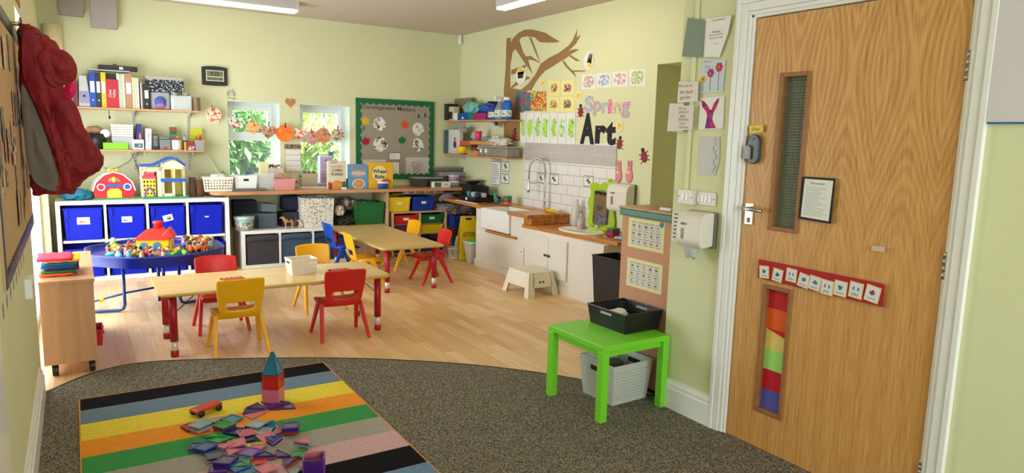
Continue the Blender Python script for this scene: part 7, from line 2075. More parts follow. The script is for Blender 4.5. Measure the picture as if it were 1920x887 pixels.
# grey boxes with lids
DG1=mm('slate_box',(78,90,100),.8);DG2=mm('navy_box',(22,30,50),.8)
for (px0,px1,pyt,pyb,y,m,lb,rz) in ((440,483,376,430,7.62,DG2,'dark navy crate behind the teal drum',0),(455,484,401,432,7.56,mm('grey_cube',(70,76,74),.8),'dull grey cube box behind the teal drum',0),(485,520,400,432,7.50,DG1,'slate grey cube box at the middle of the low unit',0),(528,566,398,432,7.60,mm('shade_cube',(50,54,66),.8),'dark cube box behind the toy dogs',0)):
    a0,a1,z0,z1=sp(px0,px1,pyt,pyb,y);bx('storage_cube',lb,'box',a0,a1,y,y+.16,KT+.001,z1,m,.006,rz)
a0,a1,z0,z1=sp(487,523,370,399,7.48)
q=MB().hexa([(-.075,0,0),(.07,0,-.012),(.07,.15,-.012),(-.075,.15,0)],[(-.065,0,.085),(.085,0,.07),(.085,.15,.07),(-.065,.15,.085)])
tag(q.build('tilted_box',mm('slate_light',(92,106,118),.8),loc=((a0+a1)/2,7.49,z0+.015),bevel=.004),'light slate box tilted on top of the grey cube','box')
a0,a1,z0,z1=sp(531,567,367,396,7.58)
bx('storage_pouch','rounded navy pouch box on top of the dark cube','box',a0,a1,7.60,7.76,z0+.004,z1,DG2,.03)
# toy dogs
def dog(label,px,pyb,y,s,m,m2,f=1,sit=False,base=KT):
    p=at(px,pyb,y=y);T=thing('toy_dog',label,'toy animal',(p.x,y,base+.001),0,'toy dogs on the low unit')
    q=MB();q.smooth=True
    if not sit:
        q.tube([(-f*.62,0,.45),(-f*.5,0,.75),(-f*.3,0,.8),(0,0,.8),(f*.3,0,.82),(f*.48,0,1.0),(f*.58,0,1.22),(f*.8,0,1.2),(f*.98,0,1.14)],[.04,.12,.2,.2,.23,.17,.16,.1,.05],10)
        for dx,dy in ((.34,.1),(.34,-.1),(-.36,.1),(-.36,-.1)):q.tube([(f*dx,dy,.75),(f*(dx-.03),dy,.4),(f*dx,dy,.05),(f*(dx+.08),dy,.0)],[.12,.06,.045,.05],8)
    else:
        q.tube([(-f*.3,0,.16),(-f*.15,0,.35),(f*.05,0,.6),(f*.15,0,.85),(f*.2,0,1.05),(f*.4,0,1.0),(f*.5,0,.97)],[.16,.24,.2,.14,.15,.09,.05],10)
        for dy in (.09,-.09):q.tube([(f*.15,dy,.6),(f*.2,dy,.3),(f*.2,dy,0)],[.09,.06,.06],8);q.tube([(-f*.15,dy*1.3,.25),(f*.12,dy*1.4,.12),(f*.2,dy*1.4,.04)],[.1,.08,.05],8)
    q.v=[v*s for v in q.v];q.build('body',m,T)
    ex=(.52,1.35) if not sit else (.15,1.17)
    q=MB()
    for dy in (.08,-.08):q.lathe([(.05*s,0),(0,.14*s)],(f*ex[0]*s,dy*s,ex[1]*s-.02*s),n=8)
    q.build('ears',m2,T);q=MB();q.smooth=True;q.ell((0,0,(.86 if not sit else .45)*s),(.34*s if not sit else .12*s,.205*s,.14*s));q.build('saddle',m2,T)
dog('standing toy german shepherd on the low unit',541,427,7.44,.095,mm('dog_tan',(186,130,74),.6),mm('dog_black',(40,32,28),.6),-1)
dog('brown and white toy dog in the middle of the three',553,427,7.50,.07,mm('dog_brown',(150,84,50),.6),mm('dog_white',(210,196,176),.6),1,True)
dog('cream sitting toy dog at the right of the three',564,428,7.43,.075,mm('dog_cream',(206,190,154),.6),mm('dog_grey',(110,100,84),.6),-1,True)
# floral bag
a0,a1,z0,z1=sp(569,627,371,428,7.40);w=(a1-a0)/2;h=z1-KT
T=thing('fabric_tub','white fabric tub printed with small grey flowers on the low unit','storage tub',((a0+a1)/2,7.40,KT+.001))
FL=art('flower_print',[(90,90,90),(150,140,130)],42,(226,220,206),.50,'vor')
q=MB();q.hexa([(-w*.9,0,0),(w*.9,0,0),(w*.9,.28,0),(-w*.9,.28,0)],[(-w,-.005,h),(w,.0,h*.96),(w,.285,h),(-w,.285,h)]);q.f.pop(1);q.m.pop();q.sm.pop();q.build('tub_body',FL,T,bevel=.02,solid=.004)
q=MB();q.tube([(-w*.3,.283,h-.02),(-w*.25,.285,h+.02),(w*.25,.285,h+.02),(w*.3,.283,h-.02)],.006,6);q.build('strap',mm('bag_strap',(70,100,140),.7),T)
# bags pile, green crate
blob('bag_heap','heap of dark green and camouflage bags right of the flowery tub','bags',(at(645,400,y=7.5).x,7.55,KT-.02+.06),(.13,.12,.075),mm('olive_bag',(34,46,36),.7,var=.5,vs=12,bump=.5,bs=20),21,.3,kind='stuff')
blob('bag_heap','mottled brown and grey bags stuffed under the worktop above the green ones','bags',(at(655,378,y=7.5).x,7.58,.62),(.15,.12,.075),art('mottled_bag',[(120,90,80),(170,160,150),(60,60,56)],16,(96,88,80),.5),22,.3,kind='stuff')
blob('white_bag','pale crumpled cloth between the flowery tub and the green bags','cloth',(at(637,385,y=7.45).x,7.46,.56),(.05,.05,.06),mm('pale_rag',(196,184,170),.8,bump=.5),23,.4)
# second low unit the crates stand on
a0=K1+.01;a1=xq-.014
bx('low_shelf','low wooden shelf box carrying the green crate','shelf',a0,a1,7.42,7.78,0,.394,W_TRAYS,.003)
a0,a1,z0,z1=sp(664,723,380,415,7.43)
tray('storage_crate','deep green crate under the middle of the worktop',(a0+a1)/2-.0,7.59,.396,min(a1-a0,(xq-.02-a0)*1.0),.30,z1-.396,mm('crate_green',(10,100,44),.45),cat='crate')
blob('toy_bits','blue and green odds and ends in the deep green crate','toys',((a0+a1)/2,7.60,z1-.01),(.11,.1,.03),art('crate_bits',[(30,60,150),(60,170,60)],20,(40,70,90),.5),24,.3,kind='stuff')
# tray tower unit
uy=7.40
U0=at(736,430,y=uy).x;U1=at(838,430,y=uy).x;UT=at(790,396,y=uy).z
T=thing('tray_unit','two-column light plywood tray unit with coloured trays under the worktop','shelving unit',(U0,uy,0));W_=U1-U0
for x in (0,W_/2-.009,W_-.018):MB().box(x,x+.018,0,.44,0,UT-.018).build('upright',W_TRAYS,T,bevel=.001)
MB().box(0,W_,0,.44,UT-.018,UT).build('top_panel',W_TRAYS,T,bevel=.001);MB().box(.018,W_-.018,.01,.44,.02,.036).build('bottom_panel',W_TRAYS,T);MB().box(.018,W_-.018,.43,.438,.036,UT-.018).build('back_panel',DARKIN,T)
cw2=W_/2-.03
trs=[(0,401,425,(200,30,30),'red tray at the top left of the plywood unit',1),(1,400,425,(16,104,52),'green tray at the top right of the plywood unit',1),(0,430,452,(84,30,100),'purple tray in the left column of the plywood unit',0),(1,428,448,(226,190,20),'yellow tray in the right column of the plywood unit',0),(0,456,476,(84,30,100),'lower purple tray in the left column of the plywood unit',0),(1,453,474,(20,50,150),'blue tray low in the right column of the plywood unit',1)]
zz=[UT-.018-.135,UT-.018-.135,UT-.018-.255,UT-.018-.255,.04,.04]
for (c_,yt,yb,col,lb,l),z_ in zip(trs,zz):
    for s in (-1,1):MB().box((0.018 if c_ == 0 else W_/2+.009),(W_/2-.009 if c_ == 0 else W_-.018),.02,.42,z_-.006,z_-.002).build('runner',W_TRAYS,T) if s > 0 else None
    tray('storage_tray',lb,U0+(.018+cw2/2+.004 if c_ == 0 else W_/2+.009+cw2/2-.004),uy+.22,z_,cw2-.014,.40,.105,mm('tray_%d_%d_%d' % col,col,.4),'coloured trays of the plywood unit',lab=(.07,.03,PAPER,0) if l else None)
for (px0,px1,pyt,col,lb) in ((728,772,370,(234,196,20),'yellow tray on top of the plywood unit'),(774,817,369,(14,50,150),'blue tray on top of the plywood unit')):
    a0,a1,z0,z1=sp(px0,px1,pyt,394,uy+.02);tray('storage_tray',lb,(max(a0,xq+.014)+a1)/2,uy+.20,UT+.001,a1-max(a0,xq+.014)-.006,.34,z1-UT-.004,mm('tray_%d_%d_%d' % col,col,.4),'trays on top of the plywood unit',lab=(.06,.03,PAPER,0))
a0,a1,z0,z1=sp(818,850,372,394,uy+.04)
q=MB()
for i in range(9):q.box(-.11,.11,0,.25,i*.008,i*.008+.005,Matrix.Translation((0,0,0))@ Matrix.Rotation(.05*(i % 3-1),4,'Z'))
tag(q.build('paper_stack',art('paper_edges',[(120,130,150),(190,180,160)],30,(206,204,200),.5),loc=((a0+a1)/2+.02,uy+.05,UT+.001)),'loose stack of papers beside the blue tray on the plywood unit','papers')
q=MB();q.smooth=True;q.tube([(-.10,0,.0),(-.05,0,.045),(.03,0,.06),(.09,0,.03)],.03,12)
tag(q.build('paper_roll',mm('roll_lilac',(150,156,190),.7),loc=((a0+a1)/2+.05,uy+.10,UT+.11)),'curled lilac sheet lying on the loose paper stack','paper')
bx('book_row','row of flat papers and books squeezed beneath the worktop above the trays','books',at(757,362,y=7.5).x,at(832,362,y=7.5).x,7.5,7.75,.735,.762,art('paper_edges2',[(170,90,60),(230,220,200)],24,(150,130,110),.5),.002)
bx('book_shelf','thin board carrying the flat papers under the worktop','shelf',at(732,364,y=7.5).x+.01,at(862,364,y=7.5).x,7.48,7.80,.725,.734,W_TRAYS,.001)
# right of the unit: blue crate on a grey crate, baskets
bl0=max(at(839,412,y=7.25).x,U1+.006);bl1=at(888,412,y=7.25).x
zt_=at(862,404,y=7.25).z;zb_=at(862,425,y=7.25).z
T=bx('grey_crate_stand','dark wooden stand under the blue crate in the corner','stand',bl0,bl1-.01,7.24,7.60,zb_-.03,zb_-.002,mm('dark_stand',(50,44,38),.8),.002)
for sx in (bl0+.0,bl1-.03):
    for yy in (7.25,7.57):MB().box(sx-T.location.x,sx+.02-T.location.x,yy-T.location.y,yy+.02-T.location.y,-(zb_-.03),0).build('leg',mm('dark_stand',(50,44,38),.8),T)
tray('storage_crate','blue crate piled with magazines in the corner by the yellow sign',(bl0+bl1)/2,7.42,zb_,bl1-bl0-.01,.34,zt_-zb_,mm('crate_blue',(14,44,130),.4),cat='crate')
q=MB()
for i in range(8):M=Matrix.Translation((0,0,i*.012))@ Matrix.Rotation(.2*sin(i*2.3),4,'Z')@ Matrix.Rotation(-.10*(i % 2),4,'Y');q.box(-.15,.13,-.12,.12,0,.007,M)
tag(q.build('magazines',art('magazines',[(90,100,120),(200,200,196),(140,90,80)],12,(160,160,160),.5),loc=((bl0+bl1)/2,7.40,zt_+.012)),'heap of magazines and papers on the blue corner crate','papers',kind='stuff')
basket('storage_basket','grey perforated crate on the floor behind the white round basket',(at(856,452,y=7.3).x,7.42,.001),.24,.2,.16,mm('crate_grey',(120,124,124),.5),0,10,4,.9)
p=at(853,478,z=0)
T=thing('round_basket','small cream slatted round basket on the floor by the yellow sign','basket',(at(853,470,y=7.08).x,7.10,0));q=MB();r=.075;h=.115
for i in range(20):
    a=2*pi*i/20;q.hexa([(r*.82*cos(a-.08),r*.82*sin(a-.08),0),(r*.82*cos(a+.08),r*.82*sin(a+.08),0),(r*.78*cos(a+.08),r*.78*sin(a+.08),0),(r*.78*cos(a-.08),r*.78*sin(a-.08),0)],[(r*cos(a-.08),r*sin(a-.08),h),(r*cos(a+.08),r*sin(a+.08),h),(r*.96*cos(a+.08),r*.96*sin(a+.08),h),(r*.96*cos(a-.08),r*.96*sin(a-.08),h)])
q.lathe([(r*.84,0),(r*.84,.01)],n=20);q.build('slats',IV,T);q=MB();q.smooth=True;q.tube([(r*1.02*cos(2*pi*i/24),r*1.02*sin(2*pi*i/24),h) for i in range(24)],.008,8,closed=True);q.build('rim',IV,T)
blob('plastic_bag','translucent white bag leaning beside the yellow sign','bag',(at(866,462,y=7.1).x+.03,7.22,.11),(.055,.08,.13),mm('white_film',(206,204,196),.4,bump=.5),31,.2)
# yellow caution sign (A board, side on)
YS=mm('sign_yellow',(232,196,16),.4)
s0=at(880,480,z=0);T=thing('caution_sign','yellow folding wet floor sign reading CAUTION in the corner','floor sign',(3.84,7.0,0),radians(-14))
for s,yy in ((-1,-.115),(1,.11)):
    M=Matrix(((1,0,0,0),(0,1,0,0),(0,0,1,0),(0,0,0,1)))
    b0,b1,t0,t1=-.13,.13,-.085,.085;H_=.50;ty_=s*.012
    MB().hexa([(b0,yy,0),(b1,yy,0),(b1,yy+.012,0),(b0,yy+.012,0)],[(t0,ty_,H_),(t1,ty_,H_),(t1,ty_+.012,H_),(t0,ty_+.012,H_)]).build('panel',YS,T,bevel=.006)
th_=math.atan2(.103,.50);Ms=Matrix.Translation((0,-.115,0))@ Matrix.Rotation(-th_,4,'X')@ FRONT
MB().box(-.035,.035,.465,.49,.0005,.002,Ms).build('hand_slot',INK,T)
lettering('CAUTION\nWET FLOOR',INK,T,0,.30,.0025,w=.165,bold=.02,M=Ms);
MB().prism([(-.07,.06),(.07,.06),(0,.20)],.0006,.002,Ms).build('warning_triangle',mm('sign_red',(190,60,30),.5),T)
# pedal bin with green bag next to the cupboard
T=thing('small_bin','cream tapered bin with a bright green lining by the white cupboard','bin',(3.78,6.72,0));a=.075;H_=.235
q=MB();q.hexa([(-a*.62,-a*.62,0),(a*.62,-a*.62,0),(a*.62,a*.62,0),(-a*.62,a*.62,0)],[(-a,-a,H_),(a,-a,H_),(a,a,H_),(-a,a,H_)]);q.build('bin_body',mm('bin_cream',(206,200,186),.5),T,bevel=.01)
MB().box(-a-.004,a+.004,-a-.004,a+.004,H_,H_+.015).build('rim',WHITE,T,bevel=.005);blob('green_liner',None,None,(0,0,H_+.02),(.06,.06,.018),mm('liner_green',(60,190,50),.5),41,.3,parent=T)
T.location=(SF-.05,6.70,0);T.location.x=3.735;T.location.y=6.70

# ================================================================ around the sinks
zh=hightop+.011;zl=lowtop+.035
p=at(912,378,x=3.95)
T=thing('dish_rack','black dish drainer filled with glasses and cups left of the butler sink','dish rack',(3.94,6.92,zh));w=.17;d_=.20
q=MB();q.hexa([(-w*.9,-d_*.9,0),(w*.9,-d_*.9,0),(w*.9,d_*.9,0),(-w*.9,d_*.9,0)],[(-w,-d_,.06),(w,-d_,.06),(w,d_,.06),(-w,d_,.06)]);q.f.pop(1);q.m.pop();q.sm.pop();q.build('tray',BLACK,T,solid=.005,bevel=.006)
MB().box(w*.55,w*.62,-d_*.2,d_*.95,.06,.17).build('rack_back',BLACK,T,bevel=.004);MB().box(-w-.003,-w-.001,-.02,.02,.02,.045).build('label',PAPER,T)
cc=[((60,160,170),'teal'),((90,170,180),'turquoise'),((190,206,206),'clear'),((120,160,190),'pale blue'),((30,50,60),'dark'),((190,190,180),'steel')]
for i,(c,nm) in enumerate(cc):
    q=MB();q.smooth=True;q.lathe([(.024,0),(.03,.09),(.027,.09),(.021,.004)],n=16)
    tag(q.build('cup',mm('cup_'+nm.replace(' ','_'),c,.15,alpha=.8),loc=(3.94-.06+.05*(i % 2),6.92+.14-.053*i,zh+.012)),'%s cup in the black dish drainer' % nm,'cup','cups in the dish drainer')
q=MB();q.smooth=True;q.lathe([(.05,0),(.11,.045),(.115,.05),(.105,.045),(.045,.004)],n=28);tag(q.build('steel_bowl',STEEL,loc=(4.05,7.28,zh+.17)),'steel mixing bowl behind the dish drainer','bowl')
bx('black_crate','black crate supporting the steel bowl behind the dish drainer','crate',3.96,4.14,7.16,7.42,zh,zh+.168,BLACK)
bx('ribbed_mat','white ribbed drying mat under the edge of the dish drainer','mat',3.70,3.76,6.62,7.08,zh,zh+.006,WHITE,.002)
for i,(y,c,nm,hh) in enumerate(((6.60,(30,150,110),'green',.11),(6.56,(40,110,160),'blue',.05))):
    q=MB();q.smooth=True;q.tube([(0,0,0),(0,.01,.04),(0,.03,hh)],[.016,.018,.014],10);tag(q.build('brush',mm('brush_'+nm,c,.4),loc=(3.97,y,zh+.012)),'%s scrubbing brush beside the butler sink' % nm,'brush')
T=thing('bowl_stack','stack of small green, pink and orange bowls by the tap','bowls',(4.02,6.43,zh+.0))
for i,c in enumerate(((206,130,70),(180,50,90),(90,150,70),(60,140,80))):q=MB();q.smooth=True;q.lathe([(.03,.022*i),(.05,.022*i+.03),(.048,.03+.022*i),(.028,.003+.022*i)],n=22);q.build('bowl',mm('kidbowl_%d' % i,c,.4),T)
T=thing('cloth','yellow rubber gloves lying behind the step in the worktop','gloves',(4.04,5.62,zh));q=MB();q.smooth=True
q.tube([(0,.09,.016),(0,.02,.018),(0,-.05,.014)],[.022,.02,.016],10)
for k in range(4):q.tube([(0,-.04,.012),(-.012+.009*k,-.10-.005*k,.008)],[.008,.006],6)
q.build('glove',mm('glove_yellow',(236,180,20),.5),T);T.name='rubber_gloves'
for i,(y,x,c,h,nm,lq) in enumerate(((5.08,4.0,(196,180,176),.17,'clear pump bottle of pink soap',(216,120,140)),(5.02,4.08,(190,200,190),.15,'clear pump bottle behind the pink soap',(200,206,200)))):
    T=thing('soap_bottle',nm+' by the small basin','soap bottle',(x,y,zl));q=MB();q.smooth=True;q.lathe([(.038,0),(.04,.01),(.04,h*.55),(.012,h*.72),(.012,h*.78)],n=20);q.build('bottle_body',mm('soap_clear',(214,210,206),.1,alpha=.55),T)
    q=MB();q.smooth=True;q.lathe([(.035,.004),(.036,h*.34),(0,h*.34)],n=18);q.build('liquid_soap',mm('soap_%d' % i,lq,.3),T)
    q=MB();q.lathe([(.012,h*.78),(.012,h*.86),(.004,h*.86),(.004,h*.95)],n=12);q.box(-.035,.006,-.006,.006,h*.95,h);q.build('pump',STEEL,T)
q=MB();q.smooth=True;q.lathe([(.045,0),(.05,.02),(.05,.16),(.018,.23),(.016,.26),(0,.262)],n=20);tag(q.build('white_bottle',mm('milky',(226,220,212),.2,alpha=.75),loc=(4.11,5.30,zl)),'milky white bottle against the tiles by the step','bottle')
# lime mirror
MG=mm('lime_plastic',(178,214,40),.35)
T=thing('standing_mirror','lime green wavy-framed mirror standing behind the small basin','mirror',(4.03,4.80,zl),radians(38));Mm=Matrix(((0,0,-1,0),(-1,0,0,0),(0,1,0,0),(0,0,0,1)))
Mm=Matrix.Translation((0,0,0))@ Matrix.Rotation(radians(9),4,'Y')@ Mm
ww,hh=.115,.36
def rim_pts(a,b_,amp,n=72):
    o=[]
    for i in range(n):
        t=2*pi*i/n;c,s=cos(t),sin(t);k=1/max(abs(c),abs(s))**.85;o.append(((a+amp*sin(t*9))*c*k,hh/2+(b_+amp*sin(t*9+1))*s*k))
    return o
T.scale=(1.05,1.05,1.22);T.location=(4.085,4.90,zl)
outer=rim_pts(ww*1.05,hh/2*1.04,.010);inner=rim_pts(ww*.66,hh/2*.74,0)
q=MB();n=72;vs=[(x,y,0) for x,y in outer]+[(x,y,.012) for x,y in outer]+[(x,y,.012) for x,y in inner]+[(x,y,0) for x,y in inner]
q.add(vs,[(k*n+i,k*n+(i+1)%n,((k+1)%4)*n+(i+1)%n,((k+1)%4)*n+i) for k in range(4) for i in range(n)],Mm);q.build('frame',MG,T,bevel=.002)
MB().prism(rim_pts(ww*.68,hh/2*.76,0),.003,.006,Mm).build('mirror_glass',mm('mirror',(200,206,214),.03,metal=1),T)
MB().prism([(x*.9,.085+y*.9) for x,y in el(.06,.045)],.0062,.0068,Mm).build('crab_sticker',art('crab',[(190,100,80),(60,90,140)],50,(120,120,130),.5),T)
q=MB();q.smooth=True;q.ell((.075,hh+.0,.012),(.035,.03,.016),M=Mm).ell((.05,hh+.03,.012),(.014,.014,.012),M=Mm).ell((.1,hh+.03,.012),(.014,.014,.012),M=Mm);q.build('frog_head',MG,T)
q=MB();q.smooth=True;q.ell((-.0,.01,.02),(.10,.028,.03),M=Mm);q.build('foot',MG,T)
ob=bx('sponge_tub','dark pink tub with a green sponge by the small basin','tub',3.93,4.03,4.545,4.635,zl,zl+.055,mm('plum_tub',(150,20,60),.5),.008);MB().box(-.045,.045,-.04,.04,.056,.075).build('sponge',mm('sponge_green',(60,130,80),.9),ob,bevel=.006)
T=thing('fairy_dish','pale blue soap dish with a tiny fairy figure at the worktop end','soap dish',(3.93,4.43,zl));q=MB();q.smooth=True;q.ell((0,0,.012),(.06,.07,.012));q.build('dish',art('dish_blue',[(90,140,190),(220,230,240)],60,(150,190,214),.5),T)
q=MB();q.smooth=True;q.lathe([(.016,.02),(.004,.055)],(.01,.02,0),n=12).ell((.01,.02,.062),(.009,.009,.010));q.build('fairy',mm('fairy',(150,160,210),.5),T)
blob('dark_cloth','green-grey cloth hanging by the towel dispenser','cloth',(4.10,4.50,zl+.20),(.03,.08,.014),mm('sage_cloth',(96,120,104),.8,bump=.4),51,.25)
MB().box(-.004,.03,-.01,.01,-.01,.01).build('hook',STEEL,D.objects['dark_cloth'],loc=(.03,0,0))

# ================================================================ on the cube unit: toy barn, toy house, cloths, logs
z0=.746
a0,a1,_,zt_=sp(181,259,326,373,7.42);w=(a1-a0)/2;H_=at(215,324,y=7.45).z-z0
T=thing('toy_barn','red and white toy barn with round windows on the cube unit','toy barn',((a0+a1)/2-.02,7.47,z0),radians(4))
RB=mm('barn_red',(206,26,36),.35);WB=mm('barn_white',(236,230,220),.35);YT=mm('toy_yellow2',(240,196,60),.4);GT=mm('toy_green2',(40,160,90),.4);BT2=mm('toy_blue2',(20,90,190),.4)
pr=[(-w*.95,0),(w*.95,0),(w,H_*.3),(w*.86,H_*.62),(w*.45,H_*.9),(0,H_),(-w*.45,H_*.9),(-w*.86,H_*.62),(-w,H_*.3)]
MB().prism(pr,0,-.17,FRONT).build('barn_body',RB,T,bevel=.006)
q=MB();k=1.06;op=[(x*k,y*1.05) for x,y in pr[2:]];ip=pr[2:]
for i in range(len(op)-1):q.prism([op[i],op[i+1],ip[i+1],ip[i]],.012,-.18,FRONT)
q.build('roof_trim',WB,T,bevel=.003)
MB().box(-w*1.05,w*1.05,-.03,.18,0,.012).build('base',GT,T,bevel=.003)
MB().prism([(-w*.36,0),(w*.36,0),(w*.36,H_*.28),(w*.2,H_*.4),(-w*.2,H_*.4),(-w*.36,H_*.28)],0,.008,FRONT).build('barn_door',YT,T,bevel=.002)
for s in (-1,1):
    q=MB();q.lathe([(w*.2,0),(w*.2,.012),(w*.15,.012),(w*.15,.006),(0,.006)],n=20,M=FRONT@ Matrix.Translation((s*w*.64,H_*.46,0)));ob=q.build('round_window',[WB,BT2][0],T)
    q=MB();q.lathe([(w*.14,.0065),(w*.14,.008),(0,.008)],n=16,M=FRONT@ Matrix.Translation((s*w*.64,H_*.46,0)));q.build('window_centre',RB if s < 0 else BT2,ob)
MB().prism([(w*.3*cos(t),H_*.66+H_*.17*sin(t)) for t in [pi*i/10 for i in range(11)]],0,.006,FRONT).build('hayloft',mm('barn_grey',(150,120,90),.5),T)
MB().prism([(x,H_*.52+y) for x,y in el(w*.55,.012)],0,.010,FRONT).build('name_arch',BT2,T)
q=MB();q.smooth=True;q.ell((0,-.006,H_*.74),(.018,.012,.028)).ell((-.03,.04,H_+.022),(.02,.02,.018)).ell((.03,.04,H_+.022),(.02,.02,.018)).box(-.012,.012,.03,.05,H_,H_+.03);q.build('yellow_weathercock',YT,T)
a0,a1,_,zt_=sp(267,350,300,371,7.42);w=(a1-a0)/2;H_=at(315,298,y=7.44).z-z0
T=thing('dolls_house','cream and blue toy house with a pink side tower on the cube unit','toy house',((a0+a1)/2,7.45,z0),radians(2))
CRM=mm('house_cream',(236,224,186),.4)
q=MB();q.box(-w,-w+.012,0,.12,.01,H_*.78).box(w-.012,w,0,.12,.01,H_*.78).box(-w*.1,-w*.1+.012,0,.12,.01,H_*.95)
wd=lambda x0,x1,y0,y1:q.box(x0,x1,0,.010,y0,y1)
# front walls with openings
wd(-w*.1,w*.02,.0,H_*.80);wd(w*.38,w*.5,0,H_*.80);wd(w*.88,w,0,H_*.80);wd(-w*.1,w,H_*.42,H_*.5);wd(-w*.1,w,H_*.74,H_*.82);wd(-w*.1,w*.45,0,H_*.12)
wd(-w,-w*.86,H_*.5,H_*.78);wd(-w*.3,-w*.1,0,H_*.8);wd(-w,-w*.1,H_*.68,H_*.80);q.prism([(-w*.15,H_*.8),(w,H_*.8),(w*.75,H_*.9),(w*.42,H_*.97),(w*.1,H_*.9)],0,.01,FRONT)
q.build('walls',CRM,T,bevel=.002)
q=MB();rp=[(-w*1.02,H_*.8),(-w*.4,H_*.82),(-w*.1,H_*.9),(w*.2,H_*.98),(w*.42,H_),(w*.64,H_*.98),(w*.85,H_*.9),(w*1.04,H_*.8)]
for i in range(len(rp)-1):q.prism([rp[i],rp[i+1],(rp[i+1][0],rp[i+1][1]+.018),(rp[i][0],rp[i][1]+.018)],-.13,.02,FRONT)
q.box(-w*.15,w*1.02,-.035,0,H_*.42,H_*.5);q.build('blue_roof',BT2,T,bevel=.003)
MB().box(-w*1.02,w*1.05,-.04,.13,0,.016).build('green_base',GT,T,bevel=.004)
MB().box(-w*.98,-w*.35,-.02,.01,H_*.5,H_*.58).box(-w*.9,-w*.42,-.012,.008,H_*.58,H_*.66).build('pink_balcony',mm('toy_pink',(216,60,100),.4),T,bevel=.004)
q=MB();q.perf((-w*.95,-.012,.02),(-w*.38,-.012,.02),(-w*.38,-.012,H_*.5),(-w*.95,-.012,H_*.5),4,4,.5,.05,.05,diamond=True);q.build('yellow_lattice',YT,T,solid=.006)
q=MB();q.tube([(-w*.68+w*.2*cos(t),-.02,.02+H_*.22*sin(t)) for t in [pi*i/12 for i in range(13)]],.007,8);q.build('rainbow_arch',mm('toy_violet',(110,70,170),.4),T)
for (x,z,ww_,h_) in ((w*.2,H_*.62,w*.17,H_*.11),(w*.69,H_*.62,w*.17,H_*.11),(-w*.58,H_*.72,w*.2,H_*.05)):
    q=MB();q.tube([(x-ww_,-.004,z-h_),(x+ww_,-.004,z-h_),(x+ww_,-.004,z+h_),(x-ww_,-.004,z+h_)],.005,6,closed=True);q.build('yellow_window',YT,T)
MB().box(w*.02,w*.86,.10,.105,.02,H_*.42).box(-w*.9,w*.9,.108,.112,.02,H_*.8).build('back_wall',mm('house_ochre',(186,160,70),.5),T)
blob('turquoise_cloths','heap of turquoise cloths at the left end of the cube unit','cloths',(at(143,355,y=7.46).x,7.50,z0+.045),(.13,.11,.055),mm('turquoise_cloth',(40,130,160),.7,bump=.8,bs=22,var=.4,vs=14),61,.3,3)
for s,(px,dz,r,c,lb) in enumerate(((362,.195,.032,(96,70,48),'left dark log slice post beside the toy house'),(376,.17,.034,(110,66,40),'right reddish log post beside the toy house'))):
    q=MB();q.smooth=True;q.lathe([(r,0),(r*1.05,dz*.4),(r*.95,dz*.8),(r,dz),(0,dz)],n=18);tag(q.build('wooden_log',mm('bark_%d' % s,c,.9,var=.5,vs=30,bump=1,bs=40),loc=(at(px,370,y=7.5).x,7.52,z0)),lb,'log')
q=MB();q.smooth=True;q.lathe([(.045,0),(.05,.02),(.05,.10),(.03,.14),(.034,.16)],n=20);tag(q.build('glass_jar',mm('jar_glass',(190,200,180),.08,alpha=.45),loc=(at(388,330,y=7.7).x,7.74,.802)),'clear glass jar behind the lattice basket','jar')
q=MB();q.tube([at(384,285,y=7.86),at(412,330,y=7.80)],.012,8);tag(q.build('wooden_pole',mm('white_pole',(214,206,186),.5)),'white pole leaning against the back wall by the lower shelf','pole')

# ================================================================ coloured fabric squares on the beech cabinet
for i,(c,nm,dx) in enumerate((((226,96,40),'orange',-.01),((40,110,60),'green',.0),((90,40,110),'purple',.015),((20,80,130),'blue',.0),((30,110,150),'teal',.005),((240,200,30),'yellow',.02),((226,40,70),'pink red',-.015))):
    q=MB();n=8;vs=[(-.085+.17*a_/n,-.13+.26*b_/n,.009+.0025*sin(a_*2+i+b_)) for b_ in range(n+1) for a_ in range(n+1)]
    q.smooth=True;q.add(vs,[(b_*9+a_,b_*9+a_+1,b_*9+a_+10,b_*9+a_+9) for a_ in range(n) for b_ in range(n)])
    tag(q.build('fabric_square',mm('felt_%d' % i,c,.95,bump=.8,bs=60),loc=(-.115+dx,4.80+dx,.562+.0145*i),solid=.012),'%s fabric square in the pile on the beech cabinet' % nm,'fabric','fabric squares on the beech cabinet')

# ================================================================ toys on the blue play tray
tz=.468
T=thing('play_house','yellow toy cottage with a red roof in the middle of the blue tray','toy house',(.48,5.88,tz),radians(-14))
YH=mm('cottage_yellow',(250,206,20),.4);RH=mm('cottage_red',(226,40,24),.4)
MB().box(-.11,.11,-.07,.09,0,.12).build('walls',YH,T,bevel=.004)
MB().box(.06,.125,-.05,.10,0,.13).build('wing',YH,T,bevel=.004)
q=MB();q.hexa([(-.135,-.095,.11),(.125,-.095,.11),(.125,.11,.11),(-.135,.11,.11)],[(-.05,-.005,.185),(.07,-.005,.20),(.07,.02,.20),(-.05,.02,.185)]);q.build('roof',RH,T,bevel=.008)
MB().hexa([(.05,-.07,.12),(.15,-.07,.12),(.15,.12,.12),(.05,.12,.12)],[(.095,-.05,.19),(.11,-.05,.19),(.11,.1,.19),(.095,.1,.19)]).build('gable_roof',RH,T,bevel=.006)
q=MB();q.smooth=True;q.lathe([(.026,.17),(.03,.225),(.036,.23),(.036,.245),(.02,.245)],(.03,.01,0),n=16);q.build('chimney',RH,T)
for x in (-.06,.03):
    q=MB();q.prism([(x+.028*cos(t),.07+.024*sin(t)) for t in [pi*i/8 for i in range(9)]]+[(x-.028,.03),(x+.028,.03)],.0702,.075,FRONT);q.v=[Vector((v.x,v.y,v.z)) for v in q.v];q.build('arched_window',mm('window_blue',(70,130,170),.4),T)
FIGS=[]
